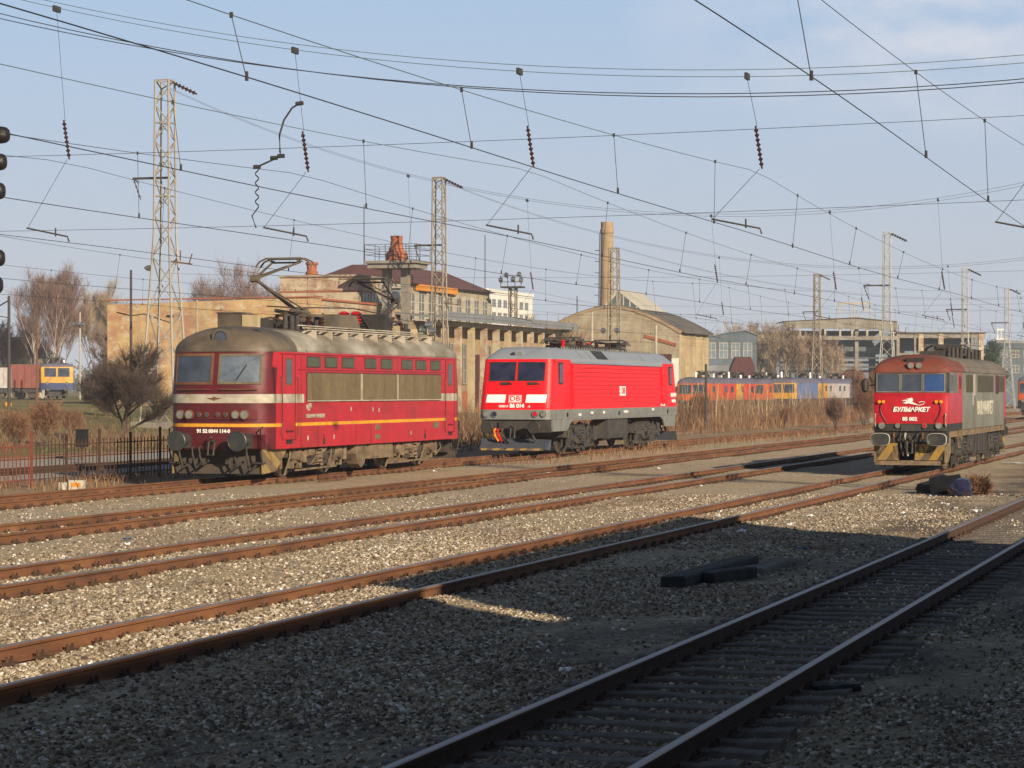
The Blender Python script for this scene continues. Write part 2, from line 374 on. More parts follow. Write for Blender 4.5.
# ------------------------------------------------------------------ mesh building
class MB:
    def __init__(self):
        self.v, self.f, self.m = [], [], []

    def add(self, verts, faces, m=0):
        o = len(self.v)
        self.v.extend([tuple(q) for q in verts])
        for fc in faces:
            self.f.append([o + i for i in fc])
            self.m.append(m)
        return self

    def box(self, x0, x1, y0, y1, z0, z1, m=0, mtx=None):
        vs = [Vector((x, y, z)) for z in (z0, z1) for y in (y0, y1) for x in (x0, x1)]
        if mtx is not None:
            vs = [mtx @ q for q in vs]
        return self.add(vs, [(0, 2, 3, 1), (4, 5, 7, 6), (0, 1, 5, 4), (2, 6, 7, 3), (0, 4, 6, 2), (1, 3, 7, 5)], m)

    def cbox(self, c, s, m=0, rz=0.0, rx=0.0, ry=0.0):
        mt = Matrix.Translation(c) @ Matrix.Rotation(rz, 4, 'Z') @ Matrix.Rotation(ry, 4, 'Y') @ Matrix.Rotation(rx, 4, 'X')
        return self.box(-s[0] / 2, s[0] / 2, -s[1] / 2, s[1] / 2, -s[2] / 2, s[2] / 2, m, mt)

    def beam(self, a, b, wd, ht=None, m=0):
        """square bar from a to b"""
        a, b = Vector(a), Vector(b)
        d = b - a
        L = d.length
        if L < 1e-6:
            return self
        q = d.to_track_quat('Y', 'Z').to_matrix().to_4x4()
        ht = ht or wd
        return self.box(-wd / 2, wd / 2, 0, L, -ht / 2, ht / 2, m, Matrix.Translation(a) @ q)

    def cone(self, a, b, r0, r1=None, n=10, m=0, caps=True):
        a, b = Vector(a), Vector(b)
        r1 = r0 if r1 is None else r1
        q = (b - a).to_track_quat('Z', 'Y').to_matrix()
        vs = []
        for c, r in ((a, r0), (b, r1)):
            for i in range(n):
                an = 2 * math.pi * i / n
                vs.append(c + q @ Vector((math.cos(an) * r, math.sin(an) * r, 0)))
        fs = [(i, (i + 1) % n, n + (i + 1) % n, n + i) for i in range(n)]
        if caps:
            fs += [tuple(range(n))[::-1], tuple(range(n, 2 * n))]
        return self.add(vs, fs, m)

    def tube(self, pts, r, n=5, m=0, r1=None):
        pts = [Vector(q) for q in pts]
        k = len(pts)
        vs, fs = [], []
        for i, q in enumerate(pts):
            d = (pts[min(i + 1, k - 1)] - pts[max(i - 1, 0)])
            if d.length < 1e-9:
                d = Vector((0, 0, 1))
            qm = d.to_track_quat('Z', 'Y').to_matrix()
            rr = r if r1 is None else r + (r1 - r) * i / (k - 1)
            for j in range(n):
                an = 2 * math.pi * j / n
                vs.append(q + qm @ Vector((math.cos(an) * rr, math.sin(an) * rr, 0)))
        for i in range(k - 1):
            for j in range(n):
                fs.append((i * n + j, i * n + (j + 1) % n, (i + 1) * n + (j + 1) % n, (i + 1) * n + j))
        fs += [tuple(range(n))[::-1], tuple(range((k - 1) * n, k * n))]
        return self.add(vs, fs, m)

    def lathe(self, c, prof, n=16, m=0, axis='Z', caps=True):
        """prof: (radius, height) pairs about an axis through c"""
        c = Vector(c)
        rot = {'Z': Matrix.Identity(3), 'Y': Matrix.Rotation(R(90), 3, 'X'), 'X': Matrix.Rotation(R(90), 3, 'Y')}[axis]
        vs, fs = [], []
        for r, h in prof:
            for j in range(n):
                an = 2 * math.pi * j / n
                vs.append(c + rot @ Vector((math.cos(an) * r, math.sin(an) * r, h)))
        for i in range(len(prof) - 1):
            for j in range(n):
                fs.append((i * n + j, i * n + (j + 1) % n, (i + 1) * n + (j + 1) % n, (i + 1) * n + j))
        if caps:
            fs += [tuple(range(n))[::-1], tuple(range((len(prof) - 1) * n, len(prof) * n))]
        return self.add(vs, fs, m)

    def prism(self, poly, a, b, axis='Y', m=0):
        """poly in the two other axes, extruded from a to b along axis"""
        n = len(poly)
        def mk(u, v, w):
            return {'Y': (u, w, v), 'X': (w, u, v), 'Z': (u, v, w)}[axis]
        vs = [mk(u, v, a) for u, v in poly] + [mk(u, v, b) for u, v in poly]
        fs = [(i, (i + 1) % n, n + (i + 1) % n, n + i) for i in range(n)]
        fs += [tuple(range(n))[::-1], tuple(range(n, 2 * n))]
        return self.add(vs, fs, m)

    def loft(self, rings, mfun=None, cap0=True, cap1=True):
        n = len(rings[0])
        o = len(self.v)
        for rg in rings:
            self.v.extend([tuple(q) for q in rg])
        for i in range(len(rings) - 1):
            for j in range(n):
                k = (j + 1) % n
                idx = [o + i * n + j, o + i * n + k, o + (i + 1) * n + k, o + (i + 1) * n + j]
                self.f.append(idx)
                c = sum((Vector(self.v[q]) for q in idx), Vector()) / 4
                self.m.append(mfun(i, j, c) if mfun else 0)
        if cap0:
            self.f.append([o + j for j in range(n)][::-1]); self.m.append(self.m[-n])
        if cap1:
            b = o + (len(rings) - 1) * n
            self.f.append([b + j for j in range(n)]); self.m.append(self.m[-2])
        return self

    def build(self, name, mats, parent=None, smooth=35, loc=None, rz=0.0, fix=True):
        me = bpy.data.meshes.new(name)
        me.from_pydata(self.v, [], self.f)
        if not isinstance(mats, (list, tuple)):
            mats = [mats]
        for q in mats:
            me.materials.append(q)
        me.polygons.foreach_set("material_index", self.m)
        if fix and len(self.f) < 60000:
            import bmesh
            bm = bmesh.new(); bm.from_mesh(me)
            bmesh.ops.recalc_face_normals(bm, faces=bm.faces)
            bm.to_mesh(me); bm.free()
        if smooth:
            me.polygons.foreach_set("use_smooth", [True] * len(me.polygons))
            me.set_sharp_from_angle(angle=R(smooth))
        me.update()
        o = bpy.data.objects.new(name, me)
        COL.objects.link(o)
        if parent is not None:
            o.parent = parent
        if loc is not None:
            o.location = loc
        o.rotation_euler = (0, 0, rz)
        return o

def tag(o, label=None, cat=None, group=None, kind=None):
    if label: o['label'] = label
    if cat: o['category'] = cat
    if group: o['group'] = group
    if kind: o['kind'] = kind
    return o

def thing(name, label, cat, loc, rz=None, group=None):
    o = bpy.data.objects.new(name, None)
    o.empty_display_size = 0.3
    o.location = loc
    o.rotation_euler = (0, 0, -TH if rz is None else rz)
    COL.objects.link(o)
    return tag(o, label, cat, group)

def kids(o):
    return [c for c in bpy.data.objects if c.parent == o]

def copy_tree(o, parent=None):
    c = o.copy(); COL.objects.link(c)
    c.parent = parent
    for ch in kids(o):
        copy_tree(ch, c)
    return c

def text(string, size, material, name, parent, loc, rot, extrude=0.004, shear=0.0, bold=0.0, sx=1.0):
    cu = bpy.data.curves.new(name, 'FONT')
    cu.body = string
    cu.size = size
    cu.align_x = 'CENTER'
    cu.align_y = 'CENTER'
    cu.extrude = extrude
    cu.shear = shear
    cu.offset = bold
    cu.resolution_u = 3
    tmp = bpy.data.objects.new(name, cu)
    COL.objects.link(tmp)
    dg = bpy.context.evaluated_depsgraph_get()
    me = bpy.data.meshes.new_from_object(tmp.evaluated_get(dg))
    bpy.data.objects.remove(tmp)
    bpy.data.curves.remove(cu)
    me.name = name
    me.materials.clear()
    me.materials.append(material)
    for pl in me.polygons:
        pl.material_index = 0
    if sx != 1.0:
        me.transform(Matrix.Diagonal((sx, 1, 1, 1)))
    o = bpy.data.objects.new(name, me)
    COL.objects.link(o)
    o.parent = parent
    o.location = loc
    o.rotation_euler = rot
    return o
# ------------------------------------------------------------------ ground
TRACKS = {'A': -4.74, 'B': -10.8, 'C': -15.93, 'D': -21.28, 'E': -27.3, 'F': -37.0, 'G': -43.5}

def ground_mat():
    m, nt, b = new_mat("yard ballast, dust and winter grass")
    tcn = nt.nodes.new("ShaderNodeTexCoord")
    co = tcn.outputs["Object"]
    sep = nt.nodes.new("ShaderNodeSeparateXYZ")
    nt.links.new(co, sep.inputs[0])
    # stones
    vo = nt.nodes.new("ShaderNodeTexVoronoi"); vo.inputs["Scale"].default_value = 16
    nt.links.new(co, vo.inputs["Vector"])
    sc = nt.nodes.new("ShaderNodeSeparateColor")
    nt.links.new(vo.outputs["Color"], sc.inputs[0])
    stones = ramp(nt, [(0.0, (0.20, 0.15, 0.105)), (0.45, (0.40, 0.315, 0.21)), (0.8, (0.52, 0.43, 0.30)), (1.0, (0.70, 0.62, 0.50))])
    nt.links.new(sc.outputs[0], stones.inputs["Fac"])
    # dust and fines between the tracks
    fines = ramp(nt, [(0.25, (0.22, 0.155, 0.08)), (0.5, (0.42, 0.325, 0.21)), (0.72, (0.58, 0.475, 0.33))])
    nt.links.new(noise(nt, co, 7.0, 8, 0.75), fines.inputs["Fac"])
    big = ramp(nt, [(0.40, (0, 0, 0)), (0.60, (1, 1, 1))])
    nt.links.new(noise(nt, co, 0.45, 5, 0.6, (1, 0.3, 1)), big.inputs["Fac"])
    c = mixc(nt, big.outputs["Color"], stones.outputs["Color"], fines.outputs["Color"])
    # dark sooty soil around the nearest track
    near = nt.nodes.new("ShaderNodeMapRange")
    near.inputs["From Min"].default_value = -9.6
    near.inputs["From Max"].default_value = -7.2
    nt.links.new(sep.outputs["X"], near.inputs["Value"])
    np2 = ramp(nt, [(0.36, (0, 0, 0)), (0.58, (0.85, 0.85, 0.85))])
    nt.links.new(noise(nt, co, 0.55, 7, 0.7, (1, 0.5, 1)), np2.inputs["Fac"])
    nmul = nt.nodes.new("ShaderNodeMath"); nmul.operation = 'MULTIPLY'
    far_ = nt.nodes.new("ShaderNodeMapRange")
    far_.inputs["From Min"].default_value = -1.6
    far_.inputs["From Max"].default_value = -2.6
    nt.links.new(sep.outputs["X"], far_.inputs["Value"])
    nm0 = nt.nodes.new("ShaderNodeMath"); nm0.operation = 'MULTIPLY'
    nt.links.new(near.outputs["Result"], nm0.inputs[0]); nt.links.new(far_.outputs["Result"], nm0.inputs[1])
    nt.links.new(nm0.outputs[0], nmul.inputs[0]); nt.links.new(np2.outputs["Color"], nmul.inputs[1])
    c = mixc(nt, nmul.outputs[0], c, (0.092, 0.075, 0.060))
    # rust and oil stains, low dead weeds
    st = ramp(nt, [(0.54, (0, 0, 0)), (0.74, (0.5, 0.5, 0.5))])
    nt.links.new(noise(nt, co, 0.30, 6, 0.7, (1, 0.5, 1)), st.inputs["Fac"])
    c = mixc(nt, st.outputs["Color"], c, (0.15, 0.085, 0.05))
    # grassland beyond the yard (x < -36)
    gr = ramp(nt, [(0.30, (0.24, 0.16, 0.085)), (0.47, (0.24, 0.18, 0.085)), (0.56, (0.14, 0.145, 0.05)), (0.66, (0.29, 0.22, 0.11))])
    nt.links.new(noise(nt, co, 0.10, 8, 0.72, (1, 0.35, 1)), gr.inputs["Fac"])
    e = nt.nodes.new("ShaderNodeMath"); e.operation = 'MULTIPLY_ADD'
    nt.links.new(noise(nt, co, 0.25, 5, 0.6), e.inputs[0]); e.inputs[1].default_value = 6.0
    nt.links.new(sep.outputs["X"], e.inputs[2])
    mrn = nt.nodes.new("ShaderNodeMapRange")
    mrn.inputs["From Min"].default_value = -40.0
    mrn.inputs["From Max"].default_value = -43.5
    nt.links.new(e.outputs[0], mrn.inputs["Value"])
    c = mixc(nt, mrn.outputs["Result"], c, gr.outputs["Color"])
    # brown earth strip along the weeds at the yard edge
    mre = nt.nodes.new("ShaderNodeMapRange")
    mre.inputs["From Min"].default_value = -22.4
    mre.inputs["From Max"].default_value = -26.0
    nt.links.new(e.outputs[0], mre.inputs["Value"])
    er = ramp(nt, [(0.35, (0.20, 0.115, 0.06)), (0.65, (0.34, 0.23, 0.125))])
    nt.links.new(noise(nt, co, 1.5, 7, 0.7), er.inputs["Fac"])
    inv = nt.nodes.new("ShaderNodeMath"); inv.operation = 'SUBTRACT'; inv.use_clamp = True
    nt.links.new(mre.outputs["Result"], inv.inputs[0]); nt.links.new(mrn.outputs["Result"], inv.inputs[1])
    k7 = nt.nodes.new("ShaderNodeMath"); k7.operation = 'MULTIPLY'; k7.inputs[1].default_value = 0.75
    nt.links.new(inv.outputs[0], k7.inputs[0])
    c = mixc(nt, k7.outputs[0], c, er.outputs["Color"])
    nt.links.new(c, b.inputs["Base Color"])
    b.inputs["Roughness"].default_value = 0.95
    b.inputs["Specular IOR Level"].default_value = 0.15
    # relief
    h1 = nt.nodes.new("ShaderNodeMath"); h1.operation = 'MULTIPLY_ADD'
    nt.links.new(vo.outputs["Distance"], h1.inputs[0]); h1.inputs[1].default_value = -1.3
    nt.links.new(noise(nt, co, 9.0, 5, 0.7), h1.inputs[2])
    bn = nt.nodes.new("ShaderNodeBump")
    bn.inputs["Strength"].default_value = 0.75
    bn.inputs["Distance"].default_value = 0.035
    nt.links.new(h1.outputs[0], bn.inputs["Height"])
    nt.links.new(bn.outputs["Normal"], b.inputs["Normal"])
    return m
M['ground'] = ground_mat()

rng = np.random.default_rng(3)
def bump2(p, t):
    """gentle unevenness of the yard surface"""
    h = 0.0
    for fx, fy, a, ph in ((0.7, 0.31, 0.02, 0.3), (1.9, 0.77, 0.012, 1.7), (0.33, 1.3, 0.012, 2.2), (3.1, 2.7, 0.008, 4.0)):
        h = h + a * np.sin(fx * p + ph) * np.cos(fy * t + ph * 1.7)
    return h

def ground_z(p, t):
    p = np.asarray(p, float); t = np.asarray(t, float)
    s = np.clip((-p - 38) / 50, 0, 1)
    z = 1.6 * s * s * (3 - 2 * s)
    near = np.clip((160 - t) / 60, 0, 1) * np.clip((p + 60) / 15, 0, 1)
    z = z + bump2(p, t) * near
    # ballast heaped a little around each track, slight hollow between
    for k, c in TRACKS.items():
        if k in 'FG':
            continue
        z = z + 0.02 * np.exp(-((np.abs(p - c) - 0.0) / 0.9) ** 2) * near
    z = z - 0.028 * np.exp(-((p - TRACKS['A']) / 1.25) ** 6) * near
    # the cess right of the near track drops away
    z = z - 0.015 * np.exp(-((p + 2.7) / 0.8) ** 2) * near
    return z

ps = np.unique(np.concatenate([np.linspace(-3500, -400, 16), np.linspace(-400, -90, 24), np.linspace(-90, -44, 30),
                               np.linspace(-44, 0, 190), np.linspace(0, 60, 30), np.linspace(60, 2500, 16)]))
ts = np.unique(np.concatenate([np.linspace(-300, 0, 8), np.linspace(0, 60, 150), np.linspace(60, 170, 120), np.linspace(170, 420, 60),
                               np.linspace(420, 4500, 25)]))
PP, TT = np.meshgrid(ps, ts)
ZZ = ground_z(PP, TT)
nv = np.stack([PP.ravel(), TT.ravel(), ZZ.ravel()], 1)
nx, ny = len(ps), len(ts)
ii = np.arange(nx * ny).reshape(ny, nx)
fc = np.stack([ii[:-1, :-1].ravel(), ii[:-1, 1:].ravel(), ii[1:, 1:].ravel(), ii[1:, :-1].ravel()], 1)

def np_mesh(name, verts, faces, mats, parent=None, smooth=True, mi=None):
    """faces: an n x k array"""
    me = bpy.data.meshes.new(name)
    n, k = faces.shape
    me.vertices.add(len(verts))
    me.vertices.foreach_set("co", verts.astype(np.float32).ravel())
    me.loops.add(n * k)
    me.loops.foreach_set("vertex_index", faces.astype(np.int32).ravel())
    me.polygons.add(n)
    me.polygons.foreach_set("loop_start", np.arange(0, n * k, k, dtype=np.int32))
    me.polygons.foreach_set("loop_total", np.full(n, k, dtype=np.int32))
    me.polygons.foreach_set("use_smooth", np.full(n, smooth, dtype=bool))
    for q in (mats if isinstance(mats, (list, tuple)) else [mats]):
        me.materials.append(q)
    if mi is not None:
        me.polygons.foreach_set("material_index", mi.astype(np.int32))
    me.update(calc_edges=True)
    me.validate()
    o = bpy.data.objects.new(name, me)
    COL.objects.link(o)
    if parent is not None:
        o.parent = parent
    return o

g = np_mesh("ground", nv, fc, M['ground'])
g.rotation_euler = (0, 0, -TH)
tag(g, kind='structure')

# ------------------------------------------------------------------ loose ballast stones
def stone_mat():
    m, nt, b = new_mat("loose ballast stone")
    ge = nt.nodes.new("ShaderNodeNewGeometry")
    r = ramp(nt, [(0.0, (0.08, 0.06, 0.045)), (0.25, (0.20, 0.15, 0.105)), (0.55, (0.36, 0.285, 0.195)), (0.85, (0.49, 0.41, 0.30)), (0.96, (0.66, 0.61, 0.53)), (1.0, (0.80, 0.77, 0.71))])
    nt.links.new(ge.outputs["Random Per Island"], r.inputs["Fac"])
    tcn = nt.nodes.new("ShaderNodeTexCoord")
    st = ramp(nt, [(0.50, (0, 0, 0)), (0.68, (0.7, 0.7, 0.7))])
    nt.links.new(noise(nt, tcn.outputs["Object"], 0.30, 6, 0.7, (1, 0.5, 1)), st.inputs["Fac"])
    c = mixc(nt, st.outputs["Color"], r.outputs["Color"], (0.13, 0.08, 0.05))
    sp = noise(nt, tcn.outputs["Object"], 60, 3, 0.6)
    r2 = ramp(nt, [(0.3, (0.75, 0.75, 0.75)), (0.7, (1, 1, 1))])
    nt.links.new(sp, r2.inputs["Fac"])
    c = mixc(nt, 1.0, c, r2.outputs["Color"], 'MULTIPLY')
    nt.links.new(c, b.inputs["Base Color"])
    b.inputs["Roughness"].default_value = 0.9
    b.inputs["Specular IOR Level"].default_value = 0.2
    return m
M['stone'] = stone_mat()

def ico():
    ph = (1 + 5 ** 0.5) / 2
    v = np.array([(-1, ph, 0), (1, ph, 0), (-1, -ph, 0), (1, -ph, 0), (0, -1, ph), (0, 1, ph), (0, -1, -ph), (0, 1, -ph),
                  (ph, 0, -1), (ph, 0, 1), (-ph, 0, -1), (-ph, 0, 1)], float)
    v /= np.linalg.norm(v[0])
    f = np.array([(0, 11, 5), (0, 5, 1), (0, 1, 7), (0, 7, 10), (0, 10, 11), (1, 5, 9), (5, 11, 4), (11, 10, 2), (10, 7, 6), (7, 1, 8),
                  (3, 9, 4), (3, 4, 2), (3, 2, 6), (3, 6, 8), (3, 8, 9), (4, 9, 5), (2, 4, 11), (6, 2, 10), (8, 6, 7), (9, 8, 1)])
    return v, f

def scatter_stones(name, n, weight, seed, size=(0.009, 0.029)):
    """stones over the part of the yard the photograph looks at; weight(p, t) thins them"""
    r = np.random.default_rng(seed)
    Y = 13.5 * (62 / 13.5) ** (r.random(n * 3))
    X = (r.random(n * 3) * 2 - 1) * 0.30 * Y
    p = X * CT - Y * ST
    t = X * ST + Y * CT
    dens = weight(p, t) * np.minimum(1, (Y / 26.0) ** 2 / (Y / 26.0) ** 1.5 * 0.9 + 0.1)
    keep = r.random(n * 3) < dens
    for c in TRACKS.values():
        for s in (-0.752, 0.752):
            keep &= np.abs(p - c - s) > 0.10
    inA = np.abs(p - TRACKS['A']) < 1.35
    keep &= ~(inA & (r.random(n * 3) < 0.45))
    keep &= ~((p > -3.5) & (p < -2.5) & (r.random(n * 3) < 0.6))
    keep &= p < 0.3
    idx = np.nonzero(keep)[0][:n]
    p, t, Y = p[idx], t[idx], Y[idx]
    k = len(p)
    v0, f0 = ico()
    v = np.repeat(v0[None], k, 0) * (1 + 0.35 * (r.random((k, 12, 1)) - 0.5))
    scl = (size[0] + (size[1] - size[0]) * r.random((k, 1, 1)) ** 1.8)
    v = v * scl * (0.75 + 0.6 * r.random((k, 1, 3))) * np.array([1, 1, 0.72])
    a = r.random(k) * 6.283
    ca, sa = np.cos(a)[:, None], np.sin(a)[:, None]
    x = v[:, :, 0] * ca - v[:, :, 1] * sa
    y = v[:, :, 0] * sa + v[:, :, 1] * ca
    z = v[:, :, 2]
    tl = r.normal(0, 0.3, (k, 1)); z = z + x * tl
    vv = np.stack([x + p[:, None], y + t[:, None], z + (ground_z(p, t) + scl[:, 0, 0] * 0.25)[:, None]], 2).reshape(-1, 3)
    ff = (f0[None] + (np.arange(k) * 12)[:, None, None]).reshape(-1, 3)
    o = np_mesh(name, vv, ff, M['stone'], smooth=False)
    o.rotation_euler = (0, 0, -TH)
    return tag(o, kind='stuff')

def w_all(p, t):
    w_ = np.full(p.shape, 0.9)
    w_ = np.where(p < -12.0, 0.8, w_)
    w_ = np.where(p < -13.9, 0.42, w_)
    w_ = np.where(p < -18.2, 0.26, w_)
    w_ = np.where(p < -24.0, 0.18, w_)
    patch = 0.5 + 0.5 * np.sin(p * 0.9 + 1.0) * np.cos(t * 0.37 + 2.0 + 0.3 * p)
    soil = np.sin(p * 1.7 + 0.6 * np.sin(t * 0.8)) + np.sin(t * 0.62 + p * 0.5 + 1.3) + 0.7 * np.sin(t * 1.9 - p * 1.1)
    bare = np.where(p > -9.6, np.clip(0.75 - 0.45 * soil, 0.10, 1.15), 1.0)
    bare = np.where(p > -2.3, 1.3, bare)
    return w_ * (0.25 + 0.9 * patch) * bare
so = scatter_stones("ballast_stones", 215000, w_all, 11)
tag(so, 'loose grey and tan ballast stones spread between the tracks', 'gravel')

# ------------------------------------------------------------------ tracks
RAILH = 0.17
def rail_profile():
    return [(-0.070, 0.0), (0.070, 0.0), (0.070, 0.012), (0.012, 0.032), (0.010, 0.122), (0.036, 0.134), (0.036, 0.162), (0.030, 0.170),
            (-0.030, 0.170), (-0.036, 0.162), (-0.036, 0.134), (-0.010, 0.122), (-0.012, 0.032), (-0.070, 0.012)]

def make_rail(parent, x, t0, t1, mats, wob=0.0):
    prof = rail_profile()
    n = len(prof)
    k = max(2, int((t1 - t0) / 3))
    v, f, mi = [], [], []
    for i in range(k + 1):
        t = t0 + (t1 - t0) * i / k
        dx = wob * (math.sin(t * 0.09 + x) + 0.5 * math.sin(t * 0.31 + 2 * x))
        dz = wob * 0.6 * math.sin(t * 0.17 + 3 * x)
        for a, h in prof:
            v.append((x + a + dx, t, h + dz))
    mb = MB()
    mb.v = v
    for i in range(k):
        for j in range(n):
            q = (j + 1) % n
            mb.f.append([i * n + j, i * n + q, (i + 1) * n + q, (i + 1) * n + j])
            mb.m.append(1 if j in (7, 8) or j == 6 else 0)
    mb.f.append(list(range(n))); mb.m.append(0)
    mb.f.append([k * n + j for j in range(n)][::-1]); mb.m.append(0)
    return mb.build("rail", mats, parent, smooth=25)

def fastening_mesh():
    mb = MB()
    for s in (-1, 1):
        mb.box(s * 0.105 - 0.045, s * 0.105 + 0.045, -0.10, 0.10, 0.002, 0.028)
        for q in (-0.055, 0.055):
            mb.cone((s * 0.098, q, 0.0), (s * 0.098, q, 0.082), 0.022, 0.018, 6)
        mb.box(s * 0.085 - 0.025, s * 0.085 + 0.025, -0.05, 0.05, 0.02, 0.05)
    return mb

def sleeper_mesh(seed):
    r = random.Random(seed)
    rings = []
    for i in range(9):
        x = -1.22 + 2.44 * i / 8
        wv = 0.125 + r.uniform(-0.010, 0.010)
        h = 0.026 + r.uniform(-0.014, 0.012)
        rings.append([(x, -wv, -0.1), (x, wv, -0.1), (x, wv - 0.012, h - 0.008), (x, wv - 0.03, h), (x, -wv + 0.03, h), (x, -wv + 0.012, h - 0.008)])
    return MB().loft(rings)

def track(key, label, t0, t1, mats, sleepers=False, fast=True, n_fast=100, start=16, wob=0.004, step=0.62):
    root = thing("railway_track", label, "track", P(TRACKS[key], 0, 0.0), group="parallel tracks of the yard")
    for s in (-1, 1):
        make_rail(root, s * 0.752, t0, t1, mats, wob)
    if fast:
        proto = None
        rest = MB()
        cnt = 0
        i = 0
        while start + i * step < min(t1, 230):
            t = start + i * step
            for s in (-1, 1):
                if cnt < n_fast:
                    if proto is None:
                        proto = fastening_mesh().build("fastening", M['fastening'], root, smooth=0)
                        o = proto
                    else:
                        o = proto.copy(); COL.objects.link(o)
                    o.location = (s * 0.752, t, 0.0)
                    o.rotation_euler = (0, 0, random.uniform(-0.05, 0.05))
                    cnt += 1
                elif i % 1 == 0:
                    x = s * 0.752
                    for q in (-1, 1):
                        rest.box(x + q * 0.105 - 0.045, x + q * 0.105 + 0.045, t - 0.09, t + 0.09, 0.002, 0.06)
            i += 1
        if rest.v:
            o = rest.build("fastening", M['fastening'], root, smooth=0, fix=False)
            o['kind'] = 'stuff'
    if sleepers:
        protos = [sleeper_mesh(q).build("sleeper", M['timber'], root, smooth=0) for q in range(5)]
        rr = random.Random(5)
        for i in range(95):
            t = start - 2 + i * step + rr.uniform(-0.03, 0.03)
            o = protos[i] if i < 5 else protos[rr.randrange(5)].copy()
            if i >= 5:
                COL.objects.link(o)
            o.location = (rr.uniform(-0.04, 0.04), t, rr.uniform(-0.008, 0.006))
            o.rotation_euler = (rr.uniform(-0.03, 0.03), rr.uniform(-0.006, 0.006), rr.uniform(-0.035, 0.035))
    return root

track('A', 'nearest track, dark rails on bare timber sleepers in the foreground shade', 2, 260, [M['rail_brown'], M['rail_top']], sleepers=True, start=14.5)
track('B', 'rusty track at the shadow edge, leading under the red and grey locomotive', 5, 420, [M['rail'], M['rail_top']], start=18)
track('C', 'rusty sunlit track, first one behind the coarse pale ballast', 10, 420, [M['rail'], M['rail_top']], start=27)
track('D', 'narrow looking rusty track just in front of the two red locomotives', 15, 420, [M['rail'], M['rail']], start=36)
track('E', 'rusty track under the faded red and the bright red locomotive', 20, 420, [M['rail'], M['rail']], start=46)
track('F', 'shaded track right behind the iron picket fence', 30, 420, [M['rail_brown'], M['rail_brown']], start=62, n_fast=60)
track('G', 'rusty track at the edge of the grass, second behind the picket fence', 30, 420, [M['rail'], M['rail']], start=70, n_fast=40)

# pale ballast bed behind the fence
def bed(name, p0, p1, t0, t1, m, z=0.03):
    mb = MB()
    n = 60
    rr = random.Random(9)
    for i in range(n):
        a = t0 + (t1 - t0) * i / n; b = t0 + (t1 - t0) * (i + 1) / n
        zz = lambda p, t: float(ground_z(p, t)) + z
        mb.add([(p0, a, zz(p0, a) - 0.1), (p0 + 0.5, a, zz(p0, a)), (p1 - 0.5, a, zz(p1, a)), (p1, a, zz(p1, a) - 0.1),
                (p0, b, zz(p0, b) - 0.1), (p0 + 0.5, b, zz(p0, b)), (p1 - 0.5, b, zz(p1, b)), (p1, b, zz(p1, b) - 0.1)],
               [(0, 1, 5, 4), (1, 2, 6, 5), (2, 3, 7, 6)])
    o = mb.build(name, m, None, smooth=0)
    o.rotation_euler = (0, 0, -TH)
    return tag(o, kind='structure')
M['pale_ballast'] = mat("fresh pale ballast", (0.40, 0.36, 0.31), (0.2, 0.16, 0.12), 0.6, 9, rough=0.95, bump=0.8, bscale=24, vary=0.3)
bed("ballast_bed", -45.5, -33.6, 50, 200, M['pale_ballast'])

# ------------------------------------------------------------------ station side (behind and right of the camera, shades the yard)
def platform():
    mb = MB()
    mb.box(-0.6, 24, -60, 120, -0.3, 0.55)
    mb.box(-0.68, -0.2, -60, 120, 0.55, 0.62)
    o = mb.build("platform", M['concrete'], None, smooth=0)
    o.location = (0, 0, 0); o.rotation_euler = (0, 0, -TH)
    tag(o, kind='structure')
platform()

def station():
    root = thing("station_shade_block", "unseen station building behind the viewpoint, shaped to cast the foreground shade", "building", P(0, 0, 0))
    def skew(t0, t1, H, d=11.0):
        return [(6, t0), (6, t1), (6 + d, t1 - 0.929 * d), (6 + d, t0 - 0.929 * d)], H
    mb = MB(); rb = MB()
    for poly, H in (skew(-70, 14.0, 8.60), skew(13.8, 15.0, 7.25), skew(14.62, 32.6, 9.2)):  # unseen blocks: heights, gap and low link shaped to cast the yard's shade edge
        mb.prism(poly, 0.5, H - 0.2, 'Z')
        rb.prism(poly, H - 0.2, H, 'Z')
    mb.build("wall", M['plaster_grey'], root, smooth=0)
    rb.build("roof", M['roof_sheet'], root, smooth=0)
    for i in range(12):
        y = -18 + i * 4.1
        for z in (1.4, 5.0):
            wb = MB()
            wb.box(5.95, 5.996, y - 0.8, y + 0.8, z, z + 2.0, 0)
            wb.box(5.93, 5.95, y - 0.7, y - 0.04, z + 0.1, z + 1.9, 1)
            wb.box(5.93, 5.95, y + 0.04, y + 0.7, z + 0.1, z + 1.9, 1)
            wb.build("window", [M['white'], M['pane']], root, smooth=0)
station()
# ------------------------------------------------------------------ locomotives
# local frame: x to the right, y backwards from the nose, z up from the ground (rail top 0.17)
def end_curve(x, hw, bow, n):
    a = max(0.0, 1 - (abs(x) / hw) ** n)
    return bow - bow * a ** (1 / n)

def plan_ring(hw, y0, y1, bow, n, z, extra=(), lean0=0.0, lean1=0.0, N=12):
    """closed outline: round front at y0, straight sides with extra stations, round rear at y1"""
    pts = []
    xs = [math.sin(R(-90 + 180 * i / N)) for i in range(N + 1)]
    front = [(hw * x, y0 + lean0 + end_curve(hw * x, hw, bow, n)) for x in xs]
    rear = [(-hw * x, y1 - lean1 - end_curve(hw * x, hw, bow, n)) for x in xs]
    pts += front
    pts += [(hw, y) for y in extra]
    pts += rear
    pts += [(-hw, y) for y in reversed(extra)]
    return [(x, y, z) for x, y in pts]

